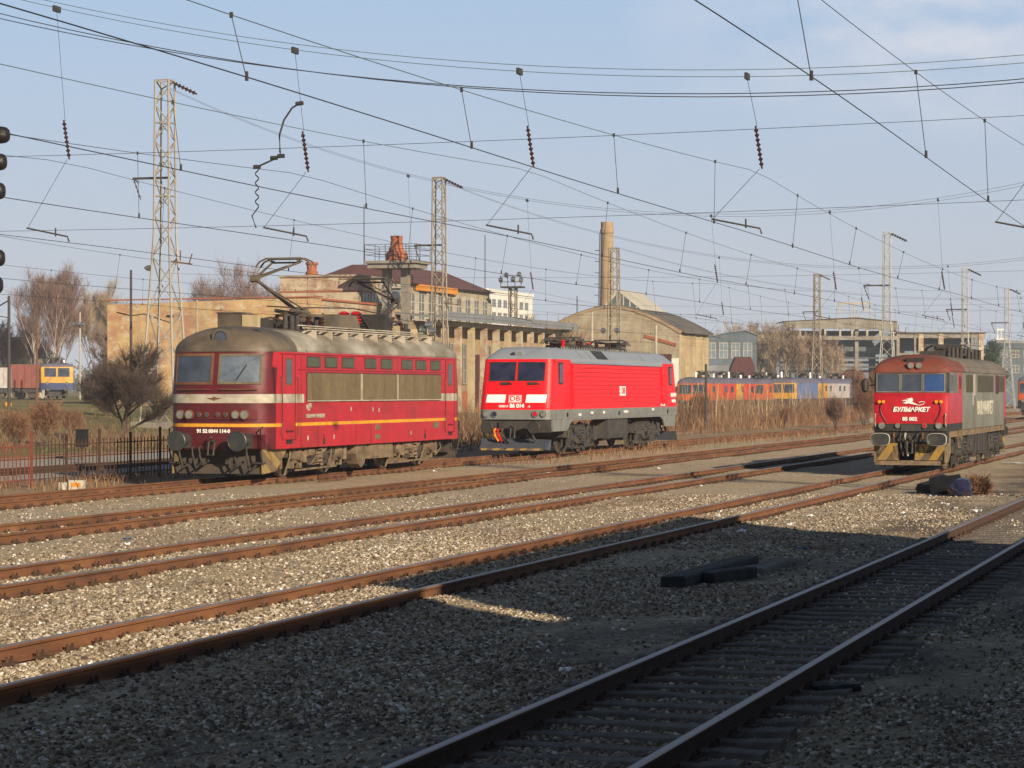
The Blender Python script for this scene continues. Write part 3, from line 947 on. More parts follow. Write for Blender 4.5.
class Front:
    """the front surface of a body, for laying windows and lamps on it"""
    def __init__(s, hw, y0, bow, n, lean):
        s.hw, s.y0, s.bow, s.n, s.lean = hw, y0, bow, n, lean
    def at(s, x, z, off=0.0):
        e = 0.01
        f = lambda xx, zz: Vector((xx, s.y0 + s.lean(zz) + end_curve(xx, s.hw, s.bow, s.n), zz))
        q = f(x, z)
        dx = f(min(x + e, s.hw * 0.999), z) - f(max(x - e, -s.hw * 0.999), z)
        dz = f(x, z + e) - f(x, z - e)
        nrm = dx.cross(dz).normalized()
        if nrm.y > 0:
            nrm = -nrm
        return q + nrm * off, nrm
    def patch(s, mb, x0, x1, z0, z1, off, m=0, nu=8, nz=3, skew=0.0, thick=None):
        o = len(mb.v)
        th = off + 0.03 if thick is None else thick
        for lay in (off, off - th):
            for j in range(nz + 1):
                for i in range(nu + 1):
                    z = z0 + (z1 - z0) * j / nz
                    x = x0 + (x1 - x0) * i / nu + skew * (z - z0)
                    mb.v.append(tuple(s.at(x, z, lay)[0]))
        W = nu + 1
        K = W * (nz + 1)
        def q(l, i, j): return o + l * K + j * W + i
        for j in range(nz):
            for i in range(nu):
                mb.f.append([q(0, i, j), q(0, i + 1, j), q(0, i + 1, j + 1), q(0, i, j + 1)]); mb.m.append(m)
        for i in range(nu):
            for j in (0, nz):
                mb.f.append([q(0, i, j), q(0, i + 1, j), q(1, i + 1, j), q(1, i, j)]); mb.m.append(m)
        for j in range(nz):
            for i in (0, nu):
                mb.f.append([q(0, i, j), q(0, i, j + 1), q(1, i, j + 1), q(1, i, j)]); mb.m.append(m)
    def frame(s, mb, x0, x1, z0, z1, w_, off, m=0):
        s.patch(mb, x0 - w_, x1 + w_, z1, z1 + w_, off, m, nz=1)
        s.patch(mb, x0 - w_, x1 + w_, z0 - w_, z0, off, m, nz=1)
        s.patch(mb, x0 - w_, x0, z0, z1, off, m, nu=2)
        s.patch(mb, x1, x1 + w_, z0, z1, off, m, nu=2)
    def window(s, parent, x0, x1, z0, z1, fmat, gmat, w_=0.06, wiper=None):
        mb = MB(); s.frame(mb, x0, x1, z0, z1, w_, 0.022)
        fr = mb.build("window", fmat, parent)
        gb = MB(); s.patch(gb, x0, x1, z0, z1, 0.008)
        gb.build("pane", gmat, fr)
        if wiper:
            wb = MB()
            a, _ = s.at(wiper[0], wiper[1], 0.05); b, _ = s.at(wiper[2], wiper[3], 0.04)
            wb.tube([a, b], 0.014, 4); wb.build("wiper", M['black'], fr)
        return fr
    def lamp(s, parent, x, z, r, rim, lens, name="headlight", depth=0.08, n=14):
        c, nr = s.at(x, z, 0.0)
        nr = Vector((nr.x * 0.5, nr.y, nr.z * 0.3)).normalized()
        mb = MB(); mb.cone(c - nr * 0.05, c + nr * depth, r * 1.18, r * 1.12, n)
        o = mb.build(name, rim, parent)
        lb = MB(); lb.cone(c + nr * (depth - 0.01), c + nr * (depth + 0.006), r * 0.92, r * 0.86, n)
        lb.build("lens", lens, o)
        return o

def buffer(parent, x, z, y, r, pmat, oval=False, rim=False, stock=None):
    mb = MB()
    mb.cone((x, y + 0.62, z), (x, y + 0.22, z), 0.13, 0.11, 12)
    mb.cone((x, y + 0.30, z), (x, y + 0.04, z), 0.08, 0.08, 10)
    mb.box(x - 0.2, x + 0.2, y + 0.6, y + 0.66, z - 0.2, z + 0.2)
    o = mb.build("buffer", stock or M['under_dark'], parent)
    hb = MB()
    N = 26
    def ring(s, yy):
        pts = []
        for i in range(N):
            a = 2 * math.pi * i / N
            ca, sa = math.cos(a), math.sin(a)
            if oval:
                e = 0.62
                px_, pz_ = abs(ca) ** e * math.copysign(1, ca) * r * 1.32, abs(sa) ** e * math.copysign(1, sa) * r * 0.84
            else:
                px_, pz_ = ca * r, sa * r
            pts.append((x + px_ * s, yy, z + pz_ * s))
        return pts
    hb.loft([ring(1.0, y + 0.05), ring(1.0, y + 0.015), ring(0.92, y), ring(0.90, y + 0.004)], lambda i, j, c: 1 if (rim and i == 1) else 0)
    hb.build("buffer_plate", [pmat, M['buffer_rim']], o)
    return o

def spring(mb, c, r, h, turns=5, m=0):
    pts = []
    k = turns * 10
    for i in range(k + 1):
        a = 2 * math.pi * i / 10
        pts.append((c[0] + r * math.cos(a), c[1] + r * math.sin(a), c[2] + h * i / k))
    mb.tube(pts, r * 0.22, 5, m)
    mb.cone(c, (c[0], c[1], c[2] + h), r * 0.66, r * 0.66, 8, m)

def bogie(parent, yc, wb, wr, hwid, fmat, dark, wmat, zf=0.95, seed=0, big_spring=True, gauge=0.752, ends=0.9):
    """bogie frame with axleboxes, springs, rods and pipes; wheels and springs are pieces of it"""
    r = random.Random(seed)
    zr = RAILH
    mb = MB()
    for s in (-1, 1):
        x = s * hwid
        # side frame: swan neck
        L = wb / 2 + ends
        prof = [(-L, zf - 0.05), (-L, zf - 0.25), (-wb / 2 - 0.35, zf - 0.30), (-wb / 2 + 0.45, zf - 0.30), (-0.6, zf - 0.52), (0.6, zf - 0.52),
                (wb / 2 - 0.45, zf - 0.30), (wb / 2 + 0.35, zf - 0.30), (L, zf - 0.25), (L, zf - 0.05), (wb / 2, zf + 0.06), (-wb / 2, zf + 0.06)]
        mb.prism([(yc + a, b) for a, b in prof], x - 0.06, x + 0.06, 'X', 1)
        for a in (-wb / 2, wb / 2):
            zc = zr + wr
            mb.box(x - 0.05 * s - 0.12, x - 0.05 * s + 0.16, yc + a - 0.2, yc + a + 0.2, zc - 0.2, zc + 0.2)
            mb.cone((x + s * 0.05, yc + a, zc), (x + s * 0.24, yc + a, zc), 0.17, 0.14, 12)
            mb.box(x - 0.05, x + 0.10, yc + a - 0.34, yc + a - 0.22, zc - 0.34, zf)
            mb.box(x - 0.05, x + 0.10, yc + a + 0.22, yc + a + 0.34, zc - 0.34, zf)
            mb.tube([(x + s * 0.12, yc + a - 0.55, zr + 0.95 * wr * 2), (x + s * 0.14, yc + a - 0.62, zr + wr), (x, yc + a - 0.7, zr + 0.08)], 0.026, 5)
            # brake block and hanger
            mb.box(s * gauge - 0.07, s * gauge + 0.07, yc + a - wr - 0.12, yc + a - wr - 0.02, zr + wr - 0.25, zr + wr + 0.2)
            mb.beam((x * 0.9, yc + a - wr - 0.07, zr + 0.25), (x * 0.9, yc + a - wr - 0.05, zf), 0.06)
            mb.cone((x + s * 0.1, yc + a + 0.52, zf - 0.42), (x + s * 0.1, yc + a + 0.52, zf + 0.1), 0.075, 0.075, 8)
        # damper, brake cylinder, rods and hoses
        mb.cone((x + s * 0.16, yc - 0.25, zf - 0.35), (x + s * 0.16, yc + 0.75, zf + 0.12), 0.055, 0.055, 8)
        mb.cone((x + s * 0.1, yc - 0.95, zf - 0.15), (x + s * 0.1, yc - 0.5, zf - 0.15), 0.13, 0.13, 10)
        mb.beam((x + s * 0.05, yc - wb / 2, zr + 0.20), (x + s * 0.05, yc + wb / 2, zr + 0.24), 0.05)
        for q in range(5):
            a = yc + r.uniform(-L, L)
            mb.tube([(x + s * 0.09, a, zf + 0.15), (x + s * 0.17, a + r.uniform(-.2, .2), zf - 0.25), (x + s * 0.08, a + r.uniform(-.35, .35), zf - 0.5)], 0.022, 4)
        for q in range(4):
            a = yc + r.uniform(-L, L)
            d = r.uniform(0.08, 0.2)
            mb.box(x + s * 0.0 - 0.1, x + s * 0.12 + 0.02, a - d, a + d, zf - 0.1 - r.uniform(0, .3), zf + 0.12, q % 2)
    for a in (-wb / 2 - ends, 0, wb / 2 + ends):
        mb.box(-hwid, hwid, yc + a - 0.1, yc + a + 0.1, zf - 0.25, zf)
    bo = mb.build("bogie", [fmat, M['under_soot_shade']], parent, smooth=30)  # dark second colour stands in for the shaded gaps behind the springs
    bb = MB()
    bb.box(-hwid + 0.1, hwid - 0.1, yc - wb / 2 + 0.2, yc + wb / 2 - 0.2, zr + 0.3, zf + 0.2)
    bb.build("motor_case", dark, bo, smooth=0)
    for s in (-1, 1):
        if big_spring:
            sb = MB(); spring(sb, (s * (hwid + 0.02), yc, zf - 0.5), 0.19, 0.55)
            sb.build("spring", fmat, bo)
        for a in (-wb / 2, wb / 2):
            wbm = MB()
            c = (s * gauge, yc + a, zr + wr)
            wbm.lathe(c, [(wr * 0.3, -0.07), (wr * 0.86, -0.05), (wr * 1.0, -0.068), (wr * 1.03, -0.05)] + ([(wr * 1.0, 0.0)]) + [(wr, 0.065), (wr * 0.86, 0.065), (wr * 0.8, 0.03), (wr * 0.35, 0.05), (wr * 0.3, 0.09)], 28, 0, 'X')
            wbm.m = [1 if 3 * 28 <= i < 5 * 28 else 0 for i in range(len(wbm.f))]
            wbm.build("wheel", [wmat, M['wheel_tread']], bo)
    return bo

def pantograph(parent, base, knee, head, hw_head, mat_arm, z_roof, foot=0.5):
    """single arm: base, knee and head are (y, z)"""
    mb = MB()
    by, bz = base; ky, kz = knee; hy, hz = head
    mb.tube([(0, by, bz), (0, ky, kz)], 0.062, 8, r1=0.045)
    mb.tube([(0.22, by + (0.35 if ky < by else -0.35), bz - 0.02), (0.08, ky + 0.12, kz - 0.1)], 0.022, 5)
    mb.tube([(0, ky, kz), (-0.42, hy, hz - 0.12)], 0.032, 6)
    mb.tube([(0, ky, kz), (0.42, hy, hz - 0.12)], 0.032, 6)
    mb.tube([(0.0, ky, kz + 0.05), (0.0, hy + 0.1, hz - 0.2)], 0.016, 4)
    mb.tube([(-0.45, hy, hz - 0.12), (0.45, hy, hz - 0.12)], 0.028, 5)
    mb.cone((-0.12, ky, kz), (0.12, ky, kz), 0.10, 0.10, 10)
    # base frame on insulators
    for s in (-1, 1):
        mb.beam((s * 0.5, by - foot, bz - 0.1), (s * 0.5, by + foot, bz - 0.1), 0.07)
    for q in (-foot, 0, foot):
        mb.beam((-0.5, by + q, bz - 0.1), (0.5, by + q, bz - 0.1), 0.07)
    mb.box(-0.25, 0.25, by - 0.15, by + 0.15, bz - 0.14, bz + 0.10)
    for s in (-1, 1):
        mb.cone((s * 0.25, by, bz - 0.03), (s * 0.25, by + (ky - by) * 0.35, bz + 0.02), 0.06, 0.06, 7)
    o = mb.build("pantograph", mat_arm, parent)
    for s in (-1, 1):
        for q in (-foot, foot):
            ib = MB()
            n = 5
            prof = []
            z0, z1 = z_roof, bz - 0.13
            for i in range(n):
                a = z0 + (z1 - z0) * i / n; b = z0 + (z1 - z0) * (i + 0.5) / n
                prof += [(0.055, a), (0.10, b)]
            prof.append((0.05, z1))
            ib.lathe((s * 0.5, by + q, 0), prof, 10)
            ib.build("insulator", M['ins_brown'], o)
    hb = MB()
    for q in (-0.17, 0.17):
        pts = [(-hw_head, hy + q, hz - 0.24), (-hw_head * 0.86, hy + q, hz - 0.09), (-hw_head * 0.62, hy + q, hz), (hw_head * 0.62, hy + q, hz), (hw_head * 0.86, hy + q, hz - 0.09), (hw_head, hy + q, hz - 0.24)]
        hb.tube(pts, 0.026, 6)
    hb.box(-hw_head * 0.6, hw_head * 0.6, hy - 0.24, hy + 0.24, hz - 0.03, hz + 0.02)
    for s in (-1, 1):
        hb.beam((s * 0.43, hy - 0.2, hz - 0.08), (s * 0.43, hy + 0.2, hz - 0.08), 0.04)
        hb.beam((s * 0.43, hy, hz - 0.14), (s * 0.43, hy, hz - 0.02), 0.03)
    hb.build("pan_head", mat_arm, o)
    return o

# ======================================================== faded red locomotive
def red_loco():
    p0, t0 = -27.3, 61.6
    root = thing("locomotive", "faded red electric locomotive with sooty domed roof and yellow waist line, leftmost of three", "locomotive", P(p0, t0, 0))
    HW, L, BOW, NN = 1.47, 16.8, 0.72, 2.7
    Zb, Zg = 1.0, 3.62
    lean = lambda z: max(0.0, (z - 2.6)) * 0.16
    ex = [1.02, 2.28, 2.75, 14.3, 14.85, 15.9]
    zs = [Zb, 1.60, 1.69, 2.24, 2.48, 2.72, 3.2, Zg]
    rings = [plan_ring(HW, 0, L, BOW, NN, z, ex, lean(z), lean(z), N=14) for z in zs]
    def mf(i, j, c):
        front = c.y < 0.68
        if i == 1: return 1
        if i == 3 and (c.y < 2.8 or c.y > 14.2): return 2
        return 3 if front else 0
    mb = MB(); mb.loft(rings, mf)
    body = mb.build("body", [M['red_old'], M['yellow_line'], M['white_band'], M['red_front']], root, smooth=40)
    fr = Front(HW, 0.0, BOW, NN, lean)
    # roof
    rr = []
    for a in (0, 4, 12, 22, 34, 48, 62, 76, 86):
        ca, sa = math.cos(R(a)), math.sin(R(a))
        wv = HW * 1.01 * ca ** 1.05
        z = Zg + 0.72 * sa
        pull = 1.15 * (1 - ca ** 0.9)
        rr.append(plan_ring(wv, lean(Zg) - 0.03 + pull, L - lean(Zg) + 0.03 - pull, BOW * (0.4 + 0.6 * ca), NN - 0.3, z, [2.2 + 0.2 * sa, 3.2, 5, 8, 11, 13.5, 14.5], N=14))
    rb = MB(); rb.loft(rr, lambda i, j, c: 1 if (c.y < 2.5 or c.y > 15.4 or i > 5) else 0)
    roof = rb.build("roof", [M['roof_old'], M['roof_brown']], root, smooth=50)
    gb = MB()
    for s in (-1, 1):
        gb.box(s * HW - 0.035, s * HW + 0.035, 1.0, L - 1.0, Zg - 0.045, Zg + 0.01)
    gb.build("gutter", M['red_old'], roof, smooth=0)
    # windscreens
    fr.window(root, -1.22, -0.14, 2.80, 3.50, M['steel_rust'], M['glass'], 0.07, None)
    fr.window(root, 0.13, 1.19, 2.80, 3.50, M['grille'], M['glass_sky'], 0.06, (0.62, 2.86, 0.86, 3.26))
    # lamps on a raised pod
    pod = MB(); fr.patch(pod, -1.12, 1.16, 1.80, 2.05, 0.05, 0, nu=14)
    podo = pod.build("lamp_housing", M['red_front'], root)
    for x, r_ in ((-1.0, 0.115), (-0.72, 0.115), (0.62, 0.105), (0.86, 0.115)):
        fr.lamp(root, x, 1.93, r_, M['steel_rust'], M['lens'], depth=0.12)
    for x in (-0.42, -0.2, 0.12, 0.34):
        fr.lamp(root, x, 1.93, 0.055, M['steel_rust'], M['glass'], "marker_light", depth=0.1)
    # big headlight in the roof dome
    hb = MB(); hb.cone((0.06, 0.98, 4.0), (0.06, 0.26, 3.99), 0.25, 0.24, 20)
    ho = hb.build("headlight", M['roof_brown'], root)
    h2 = MB(); h2.lathe((0.06, 0.26, 3.99), [(0.24, 0.0), (0.25, 0.03), (0.19, 0.035), (0.19, 0.0)], 20, 0, 'Y')
    h2.build("rim", M['roof_brown'], ho)
    h3 = MB(); h3.cone((0.06, 0.26, 3.99), (0.06, 0.235, 3.99), 0.19, 0.16, 20); h3.build("lens", M['glass'], ho)
    hn = MB(); hn.cone((0.52, 0.55, 3.84), (0.52, 0.30, 3.82), 0.05, 0.11, 10); hn.build("horn", M['roof_brown'], root)
    # handrail under the windscreens and number
    nb = MB()
    for x0, x1 in ((-1.15, -0.1), (0.15, 1.15)):
        nb.tube([fr.at(x0 + (x1 - x0) * i / 6, 2.60, 0.05)[0] for i in range(7)], 0.016, 5)
    nb.build("handrail", M['steel_rust'], root)
    c, _ = fr.at(0, 1.5, 0.02)
    np_ = MB(); fr.patch(np_, -0.78, 0.78, 1.38, 1.585, 0.012, 0, nu=10, nz=1); np_.build("number_plate", M['red_front'], root)
    text("91 52 0044 114-0", 0.135, M['white_text'], "lettering", root, (-0.03, -0.02, 1.485), (R(90), 0, 0), 0.012, bold=0.006)
    # winged badge on the band
    bd = MB()
    bd.add([(-0.22, -0.02, 2.375), (-0.06, -0.025, 2.34), (0, -0.025, 2.31), (0.06, -0.025, 2.34), (0.22, -0.02, 2.375), (0.06, -0.025, 2.385), (0, -0.025, 2.42), (-0.06, -0.025, 2.385)], [(0, 1, 7), (1, 2, 3, 5, 6, 7), (3, 4, 5)])
    bd.build("badge", M['steel_rust'], root, smooth=0)
    # side fittings (both sides)
    for s in (1, -1):
        X = s * HW
        def sbox(mbx, y0, y1, z0, z1, off, m=0, inner=0.02):
            a, b = X - s * inner, X + s * off
            mbx.box(min(a, b), max(a, b), y0, y1, z0, z1, m)
        for (y0, y1) in ((1.18, 2.06), (14.98, 15.82)):
            d = MB()
            sbox(d, y0, y1, 1.25, 2.24, 0.008); sbox(d, y0, y1, 2.48, 3.52, 0.008); sbox(d, y0, y1, 2.24, 2.48, 0.008, 1)
            for yy in (y0 - 0.03, y1):
                sbox(d, yy, yy + 0.03, 1.22, 3.55, 0.014, 2)
            do = d.build("door", [M['red_old'], M['white_band'], M['red_front']], root, smooth=0)
            wd = MB(); sbox(wd, y0 + 0.2, y1 - 0.2, 2.72, 3.46, 0.014, 0); sbox(wd, y0 + 0.25, y1 - 0.25, 2.77, 3.41, 0.018, 1)
            wd.build("window", [M['steel_rust'], M['glass']], do, smooth=0)
            hr = MB()
            for yy in (y0 - 0.16, y1 + 0.16):
                hr.tube([(X + s * 0.01, yy, 1.35), (X + s * 0.06, yy, 1.4), (X + s * 0.06, yy, 2.9), (X + s * 0.01, yy, 2.95)], 0.016, 5)
            hr.build("handrail", M['steel_rust'], do)
            for zz in (1.12, 1.36):
                sb = MB(); sbox(sb, y0 + 0.25, y1 - 0.2, zz, zz + 0.10, 0.006, 0); sbox(sb, y0 + 0.22, y1 - 0.17, zz + 0.10, zz + 0.13, 0.05, 1)
                sb.build("step", [M['black'], M['red_front']], do, smooth=0)
        for (a, b) in ((307, 320), (325, 337), (342, 354), (365, 376), (381, 392), (401.5, 412), (416, 426), (430.6, 440)):
            ya, yb = along(a, p0 + HW) - t0, along(b, p0 + HW) - t0
            wd = MB(); sbox(wd, ya - 0.03, yb + 0.03, 3.21, 3.53, 0.008, 0); sbox(wd, ya, yb, 3.24, 3.50, 0.012, 1)
            wd.build("engine_window", [M['red_front'], M['side_glass']], root, smooth=0)
        gy0, gy1 = along(307, p0 + HW) - t0, along(440.5, p0 + HW) - t0
        gm = MB(); sbox(gm, gy0 - 0.05, gy1 + 0.05, 2.27, 3.09, 0.010, 1); sbox(gm, gy0, gy1, 2.30, 3.06, 0.014, 0)
        n = 110
        for i in range(n):
            y = gy0 + (gy1 - gy0) * (i + 0.5) / n
            sbox(gm, y - 0.018, y + 0.018, 2.31, 3.05, 0.030, 0)
        for yy in (along(361, p0 + HW) - t0, along(397, p0 + HW) - t0):
            sbox(gm, yy - 0.06, yy + 0.06, 2.30, 3.06, 0.036, 4)
        sbox(gm, gy0, gy1, 2.27, 2.30, 0.05, 2)
        gm.build("filter_grille", [M['grille'], M['red_front'], M['white_band'], M['under'], M['plaster_grey']], root, smooth=0)
        # panel seams, filler flaps and jacking pockets
        sm = MB()
        for px in (301, 318, 356, 371):
            yy = along(px, p0 + HW) - t0
            sbox(sm, yy - 0.008, yy + 0.008, 1.03, 1.58 if px > 310 else 3.5, 0.006)
        sbox(sm, 2.3, 14.8, 3.14, 3.155, 0.012)
        sm.build("seam", M['red_front'], root, smooth=0)
        fl = MB()
        for px in (377.5,):
            yy = along(px, p0 + HW) - t0
            for z in (1.12, 1.40): sbox(fl, yy - 0.2, yy + 0.2, z, z + 0.16, 0.012)
        yy = along(436, p0 + HW) - t0; sbox(fl, yy - 0.3, yy + 0.3, 1.38, 1.56, 0.012)
        fl.build("flap", M['grille'], root, smooth=0)
        for px in (324, 425):
            yy = along(px, p0 + HW) - t0
            jb = MB(); sbox(jb, yy - 0.06, yy + 0.06, 1.06, 1.22, 0.016); sbox(jb, yy - 0.02, yy + 0.02, 1.22, 1.36, 0.012)
            jb.build("jacking_pocket", M['black'], root, smooth=0)
        ty = along(315, p0 + HW) - t0
        text("ТОВАРНИ ПРЕВОЗИ", 0.14, M['white_band'], "lettering", root, (X + s * 0.012, ty, 1.86), (R(90), 0, R(90) * s), 0.006, bold=0.003, sx=1.05)
        eb = MB(); yy = along(308.5, p0 + HW) - t0
        for q in (-0.16, 0.02):
            sbox(eb, yy + q, yy + q + 0.2, 2.10 + q * 0.2, 2.22 + q * 0.2, 0.010)
        sbox(eb, yy - 0.06, yy + 0.1, 2.02, 2.10, 0.010)
        eb.build("emblem", M['white_band'], root, smooth=0)
        sp = MB()
        for px, z in ((351, 1.98), (373, 1.96), (379, 1.93), (308, 1.2), (334, 1.2), (411, 1.2)):
            yy = along(px, p0 + HW) - t0
            sbox(sp, yy - 0.04, yy + 0.04, z, z + 0.12, 0.006)
        sp.build("stencil", M['white_band'], root, smooth=0)
    # headstock, buffers, hooks, hoses, plough (both ends)
    def end_gear(par, yf, flip):
        Y = (lambda y: y) if not flip else (lambda y: L - y)
        def b(mbx, x0, x1, y0, y1, z0, z1, m=0):
            ya, yb = sorted((Y(y0), Y(y1)))
            mbx.box(x0, x1, ya, yb, z0, z1, m)
        hs = MB()
        b(hs, -1.34, 1.34, 0.10, 0.55, 1.02, 1.40)
        b(hs, -0.42, 0.42, 0.02, 0.12, 1.04, 1.38)
        hs.build("headstock", M['red_front'], par, smooth=0)
        ap = MB()
        b(ap, -1.15, 1.15, 0.45, 0.62, 0.55, 1.02)
        b(ap, -1.28, 1.28, 0.25, 0.35, 0.34, 0.60)
        ap.build("plough", M['under_soot_shade'], par, smooth=0)
        for s in ((-1, 1) if not flip else ()):
            side = MB()
            pts = [(Y(0.18), 1.0), (Y(1.9), 1.0), (Y(1.1), 0.40), (Y(0.18), 0.34)]
            side.prism(pts, s * 1.30 - 0.02, s * 1.30 + 0.02, 'X')
            side.build("hazard_plate", M['hazard_faint'], par, smooth=0)
        hk = MB()
        hk.tube([(0, Y(0.1), 1.22), (0, Y(-0.22), 1.22), (0, Y(-0.30), 1.30), (0, Y(-0.22), 1.34)], 0.045, 7)
        hk.tube([(-0.07, Y(-0.2), 1.2), (-0.09, Y(-0.28), 0.85), (0.09, Y(-0.28), 0.85), (0.07, Y(-0.2), 1.2)], 0.035, 6)
        hk.build("coupling", M['under_dark'], par)
        for x, d in ((-0.62, 0.5), (-0.42, 0.42), (0.38, 0.5), (0.58, 0.45), (0.95, 0.55), (-1.0, 0.5)):
            hb_ = MB()
            hb_.tube([(x, Y(0.2), 1.1), (x, Y(-0.08), 1.05), (x + 0.04, Y(-0.14), 0.85), (x + 0.10, Y(-0.06), 1.1 - d - 0.1), (x + 0.2, Y(0.12), 1.1 - d + 0.02)], 0.034, 6)
            hb_.build("brake_hose", M['under_dark'], par)
        st = MB()
        for s in (-1, 1):
            st.tube([(s * 1.30, Y(0.2), 1.60), (s * 1.32, Y(0.0), 1.55), (s * 1.32, Y(0.0), 0.95), (s * 1.30, Y(0.25), 0.5)], 0.024, 5)
            b(st, s * 1.2 - 0.16, s * 1.2 + 0.16, 0.05, 0.3, 0.62, 0.66)
        st.build("shunter_step", M['under_dark'], par)
        for x in (-0.88, 0.88):
            o = buffer(par, x, 1.23, -0.56, 0.275, M['buffer'])
            if flip:
                o.matrix_local = Matrix.Translation((0, L, 0)) @ Matrix.Rotation(math.pi, 4, 'Z')
    end_gear(root, 0, False)
    end_gear(root, L, True)
    # roof equipment
    bx = MB(); bx.box(-0.80, -0.12, 2.0, 2.8, 4.05, 4.70); bx.box(-0.82, -0.10, 1.97, 2.83, 4.70, 4.74)
    bx.build("resistor_box", M['roof_brown'], roof, smooth=0)
    b2 = MB(); b2.box(-0.09, 0.16, 2.05, 2.75, 4.15, 4.66); b2.build("equipment_case", M['yellow_wall'], roof, smooth=0)
    wk = MB()
    for s in (-1, 1):
        for q in range(3):
            x = s * (0.78 + 0.14 * q)
            wk.box(x - 0.05, x + 0.05, 4.1, 14.6, 4.40 - 0.07 * q, 4.43 - 0.07 * q)
        for i in range(9):
            wk.box(s * 0.95 - 0.25, s * 0.95 + 0.25, 4.3 + i * 1.25, 4.36 + i * 1.25, 3.98, 4.27)
    wk.build("roof_walkway", M['white_band'], roof, smooth=0)
    cv = MB(); cv.prism([(6.6, 4.25), (9.4, 4.25), (8.9, 4.82), (7.1, 4.82)], -0.7, 0.7, 'X'); cv.build("vent_cowl", M['roof_brown'], roof, smooth=0)
    lv = MB()
    for i in range(6):
        y = 9.5 + i * 0.16
        lv.beam((-0.62, y, 4.85 - 0.08 * i), (0.62, y, 4.85 - 0.08 * i), 0.16, 0.035)
    lv.beam((-0.6, 9.4, 4.9), (-0.6, 10.6, 4.25), 0.06); lv.beam((0.6, 9.4, 4.9), (0.6, 10.6, 4.25), 0.06)
    lv.build("louvre_cover", M['black'], roof, smooth=0)
    l2 = MB()
    l2.prism([(11.6, 4.25), (12.5, 4.25), (11.9, 4.95), (11.65, 4.95)], -0.6, 0.6, 'X'); l2.build("louvre_cover", M['black'], roof, smooth=0)
    for x in (-0.42, -0.02):
        for y in (10.75,):
            ib = MB(); prof = []
            for i in range(4):
                prof += [(0.12, 4.60 + i * 0.10), (0.19, 4.65 + i * 0.10)]
            ib.lathe((x, y, 0), prof + [(0.08, 5.02)], 12); ib.build("insulator", M['ins_red'], roof)
            ib2 = MB(); ib2.cone((x, y, 4.2), (x, y, 4.62), 0.06, 0.06, 8); ib2.build("post", M['black'], roof)
    # bus bar and odds and ends
    bb = MB()
    bb.tube([(0, 3.6, 4.95), (0, 6.2, 4.98), (0, 7.2, 5.02), (0, 10.4, 5.1), (0.1, 12.5, 5.0), (0, 13.2, 4.95)], 0.02, 5)
    bb.tube([(-0.5, 4.2, 4.2), (-0.5, 4.2, 4.6), (-0.3, 4.6, 4.66), (0.3, 4.6, 4.5), (0.4, 4.6, 4.2)], 0.035, 6)
    for y in (4.1, 4.6, 5.0, 6.5, 9.4, 12.6, 14.3):
        bb.cone((0.35, y, 4.2), (0.35, y, 4.72), 0.09, 0.07, 9)
        bb.box(-0.5, -0.15, y - 0.12, y + 0.12, 4.2, 4.6)
    bb.build("busbar", M['under_dark'], roof)
    b3 = MB(); b3.box(-0.6, 0.5, 12.9, 13.5, 4.2, 4.62); b3.box(-0.6, 0.5, 14.2, 15.0, 4.1, 4.55); b3.build("equipment_case", M['yellow_wall'], roof, smooth=0)
    b4 = MB(); b4.box(-0.7, 0.55, 13.52, 14.18, 4.2, 4.55); b4.tube([(0, 13.6, 4.6), (0, 14.8, 4.75), (0, 15.1, 4.4)], 0.04, 6); b4.build("resistor_box", M['black'], roof, smooth=0)
    pantograph(root, (6.0, 4.85), (2.75, 5.68), (5.0, 6.36), 0.86, M['roof_brown'], 4.2)
    pantograph(root, (12.9, 4.85), (14.25, 5.45), (12.0, 6.08), 0.80, M['steel_dark'], 4.2)
    # running gear
    bogie(root, 4.35, 3.1, 0.60, 1.14, M['under'], M['under_dark'], M['wheel'], 1.0, 1)
    bogie(root, 12.45, 3.1, 0.60, 1.14, M['under'], M['under_dark'], M['wheel'], 1.0, 2)
    for s in (-1, 1):
        tk = MB()
        prof = [(7.1, 1.02), (7.1, 0.72), (7.3, 0.42), (7.55, 0.30), (7.8, 0.42), (8.0, 0.72), (8.0, 1.02)]
        tk.prism(prof, s * 1.25 - 0.22, s * 1.25 + 0.1, 'X'); tk.build("air_tank", M['under'], root, smooth=30)
        bt = MB(); bt.box(s * 1.2 - 0.25, s * 1.2 + 0.15, 8.2, 10.3, 0.55, 1.02); bt.box(s * 1.2 - 0.2, s * 1.2 + 0.17, 8.3, 9.2, 0.6, 0.98)
        bt.build("battery_box", M['under'], root, smooth=0)
    ub = MB(); ub.box(-1.1, 1.1, 1.0, L - 1.0, 0.78, 1.0); ub.build("underframe", M['under_dark'], root, smooth=0)
    return root
red_loco()

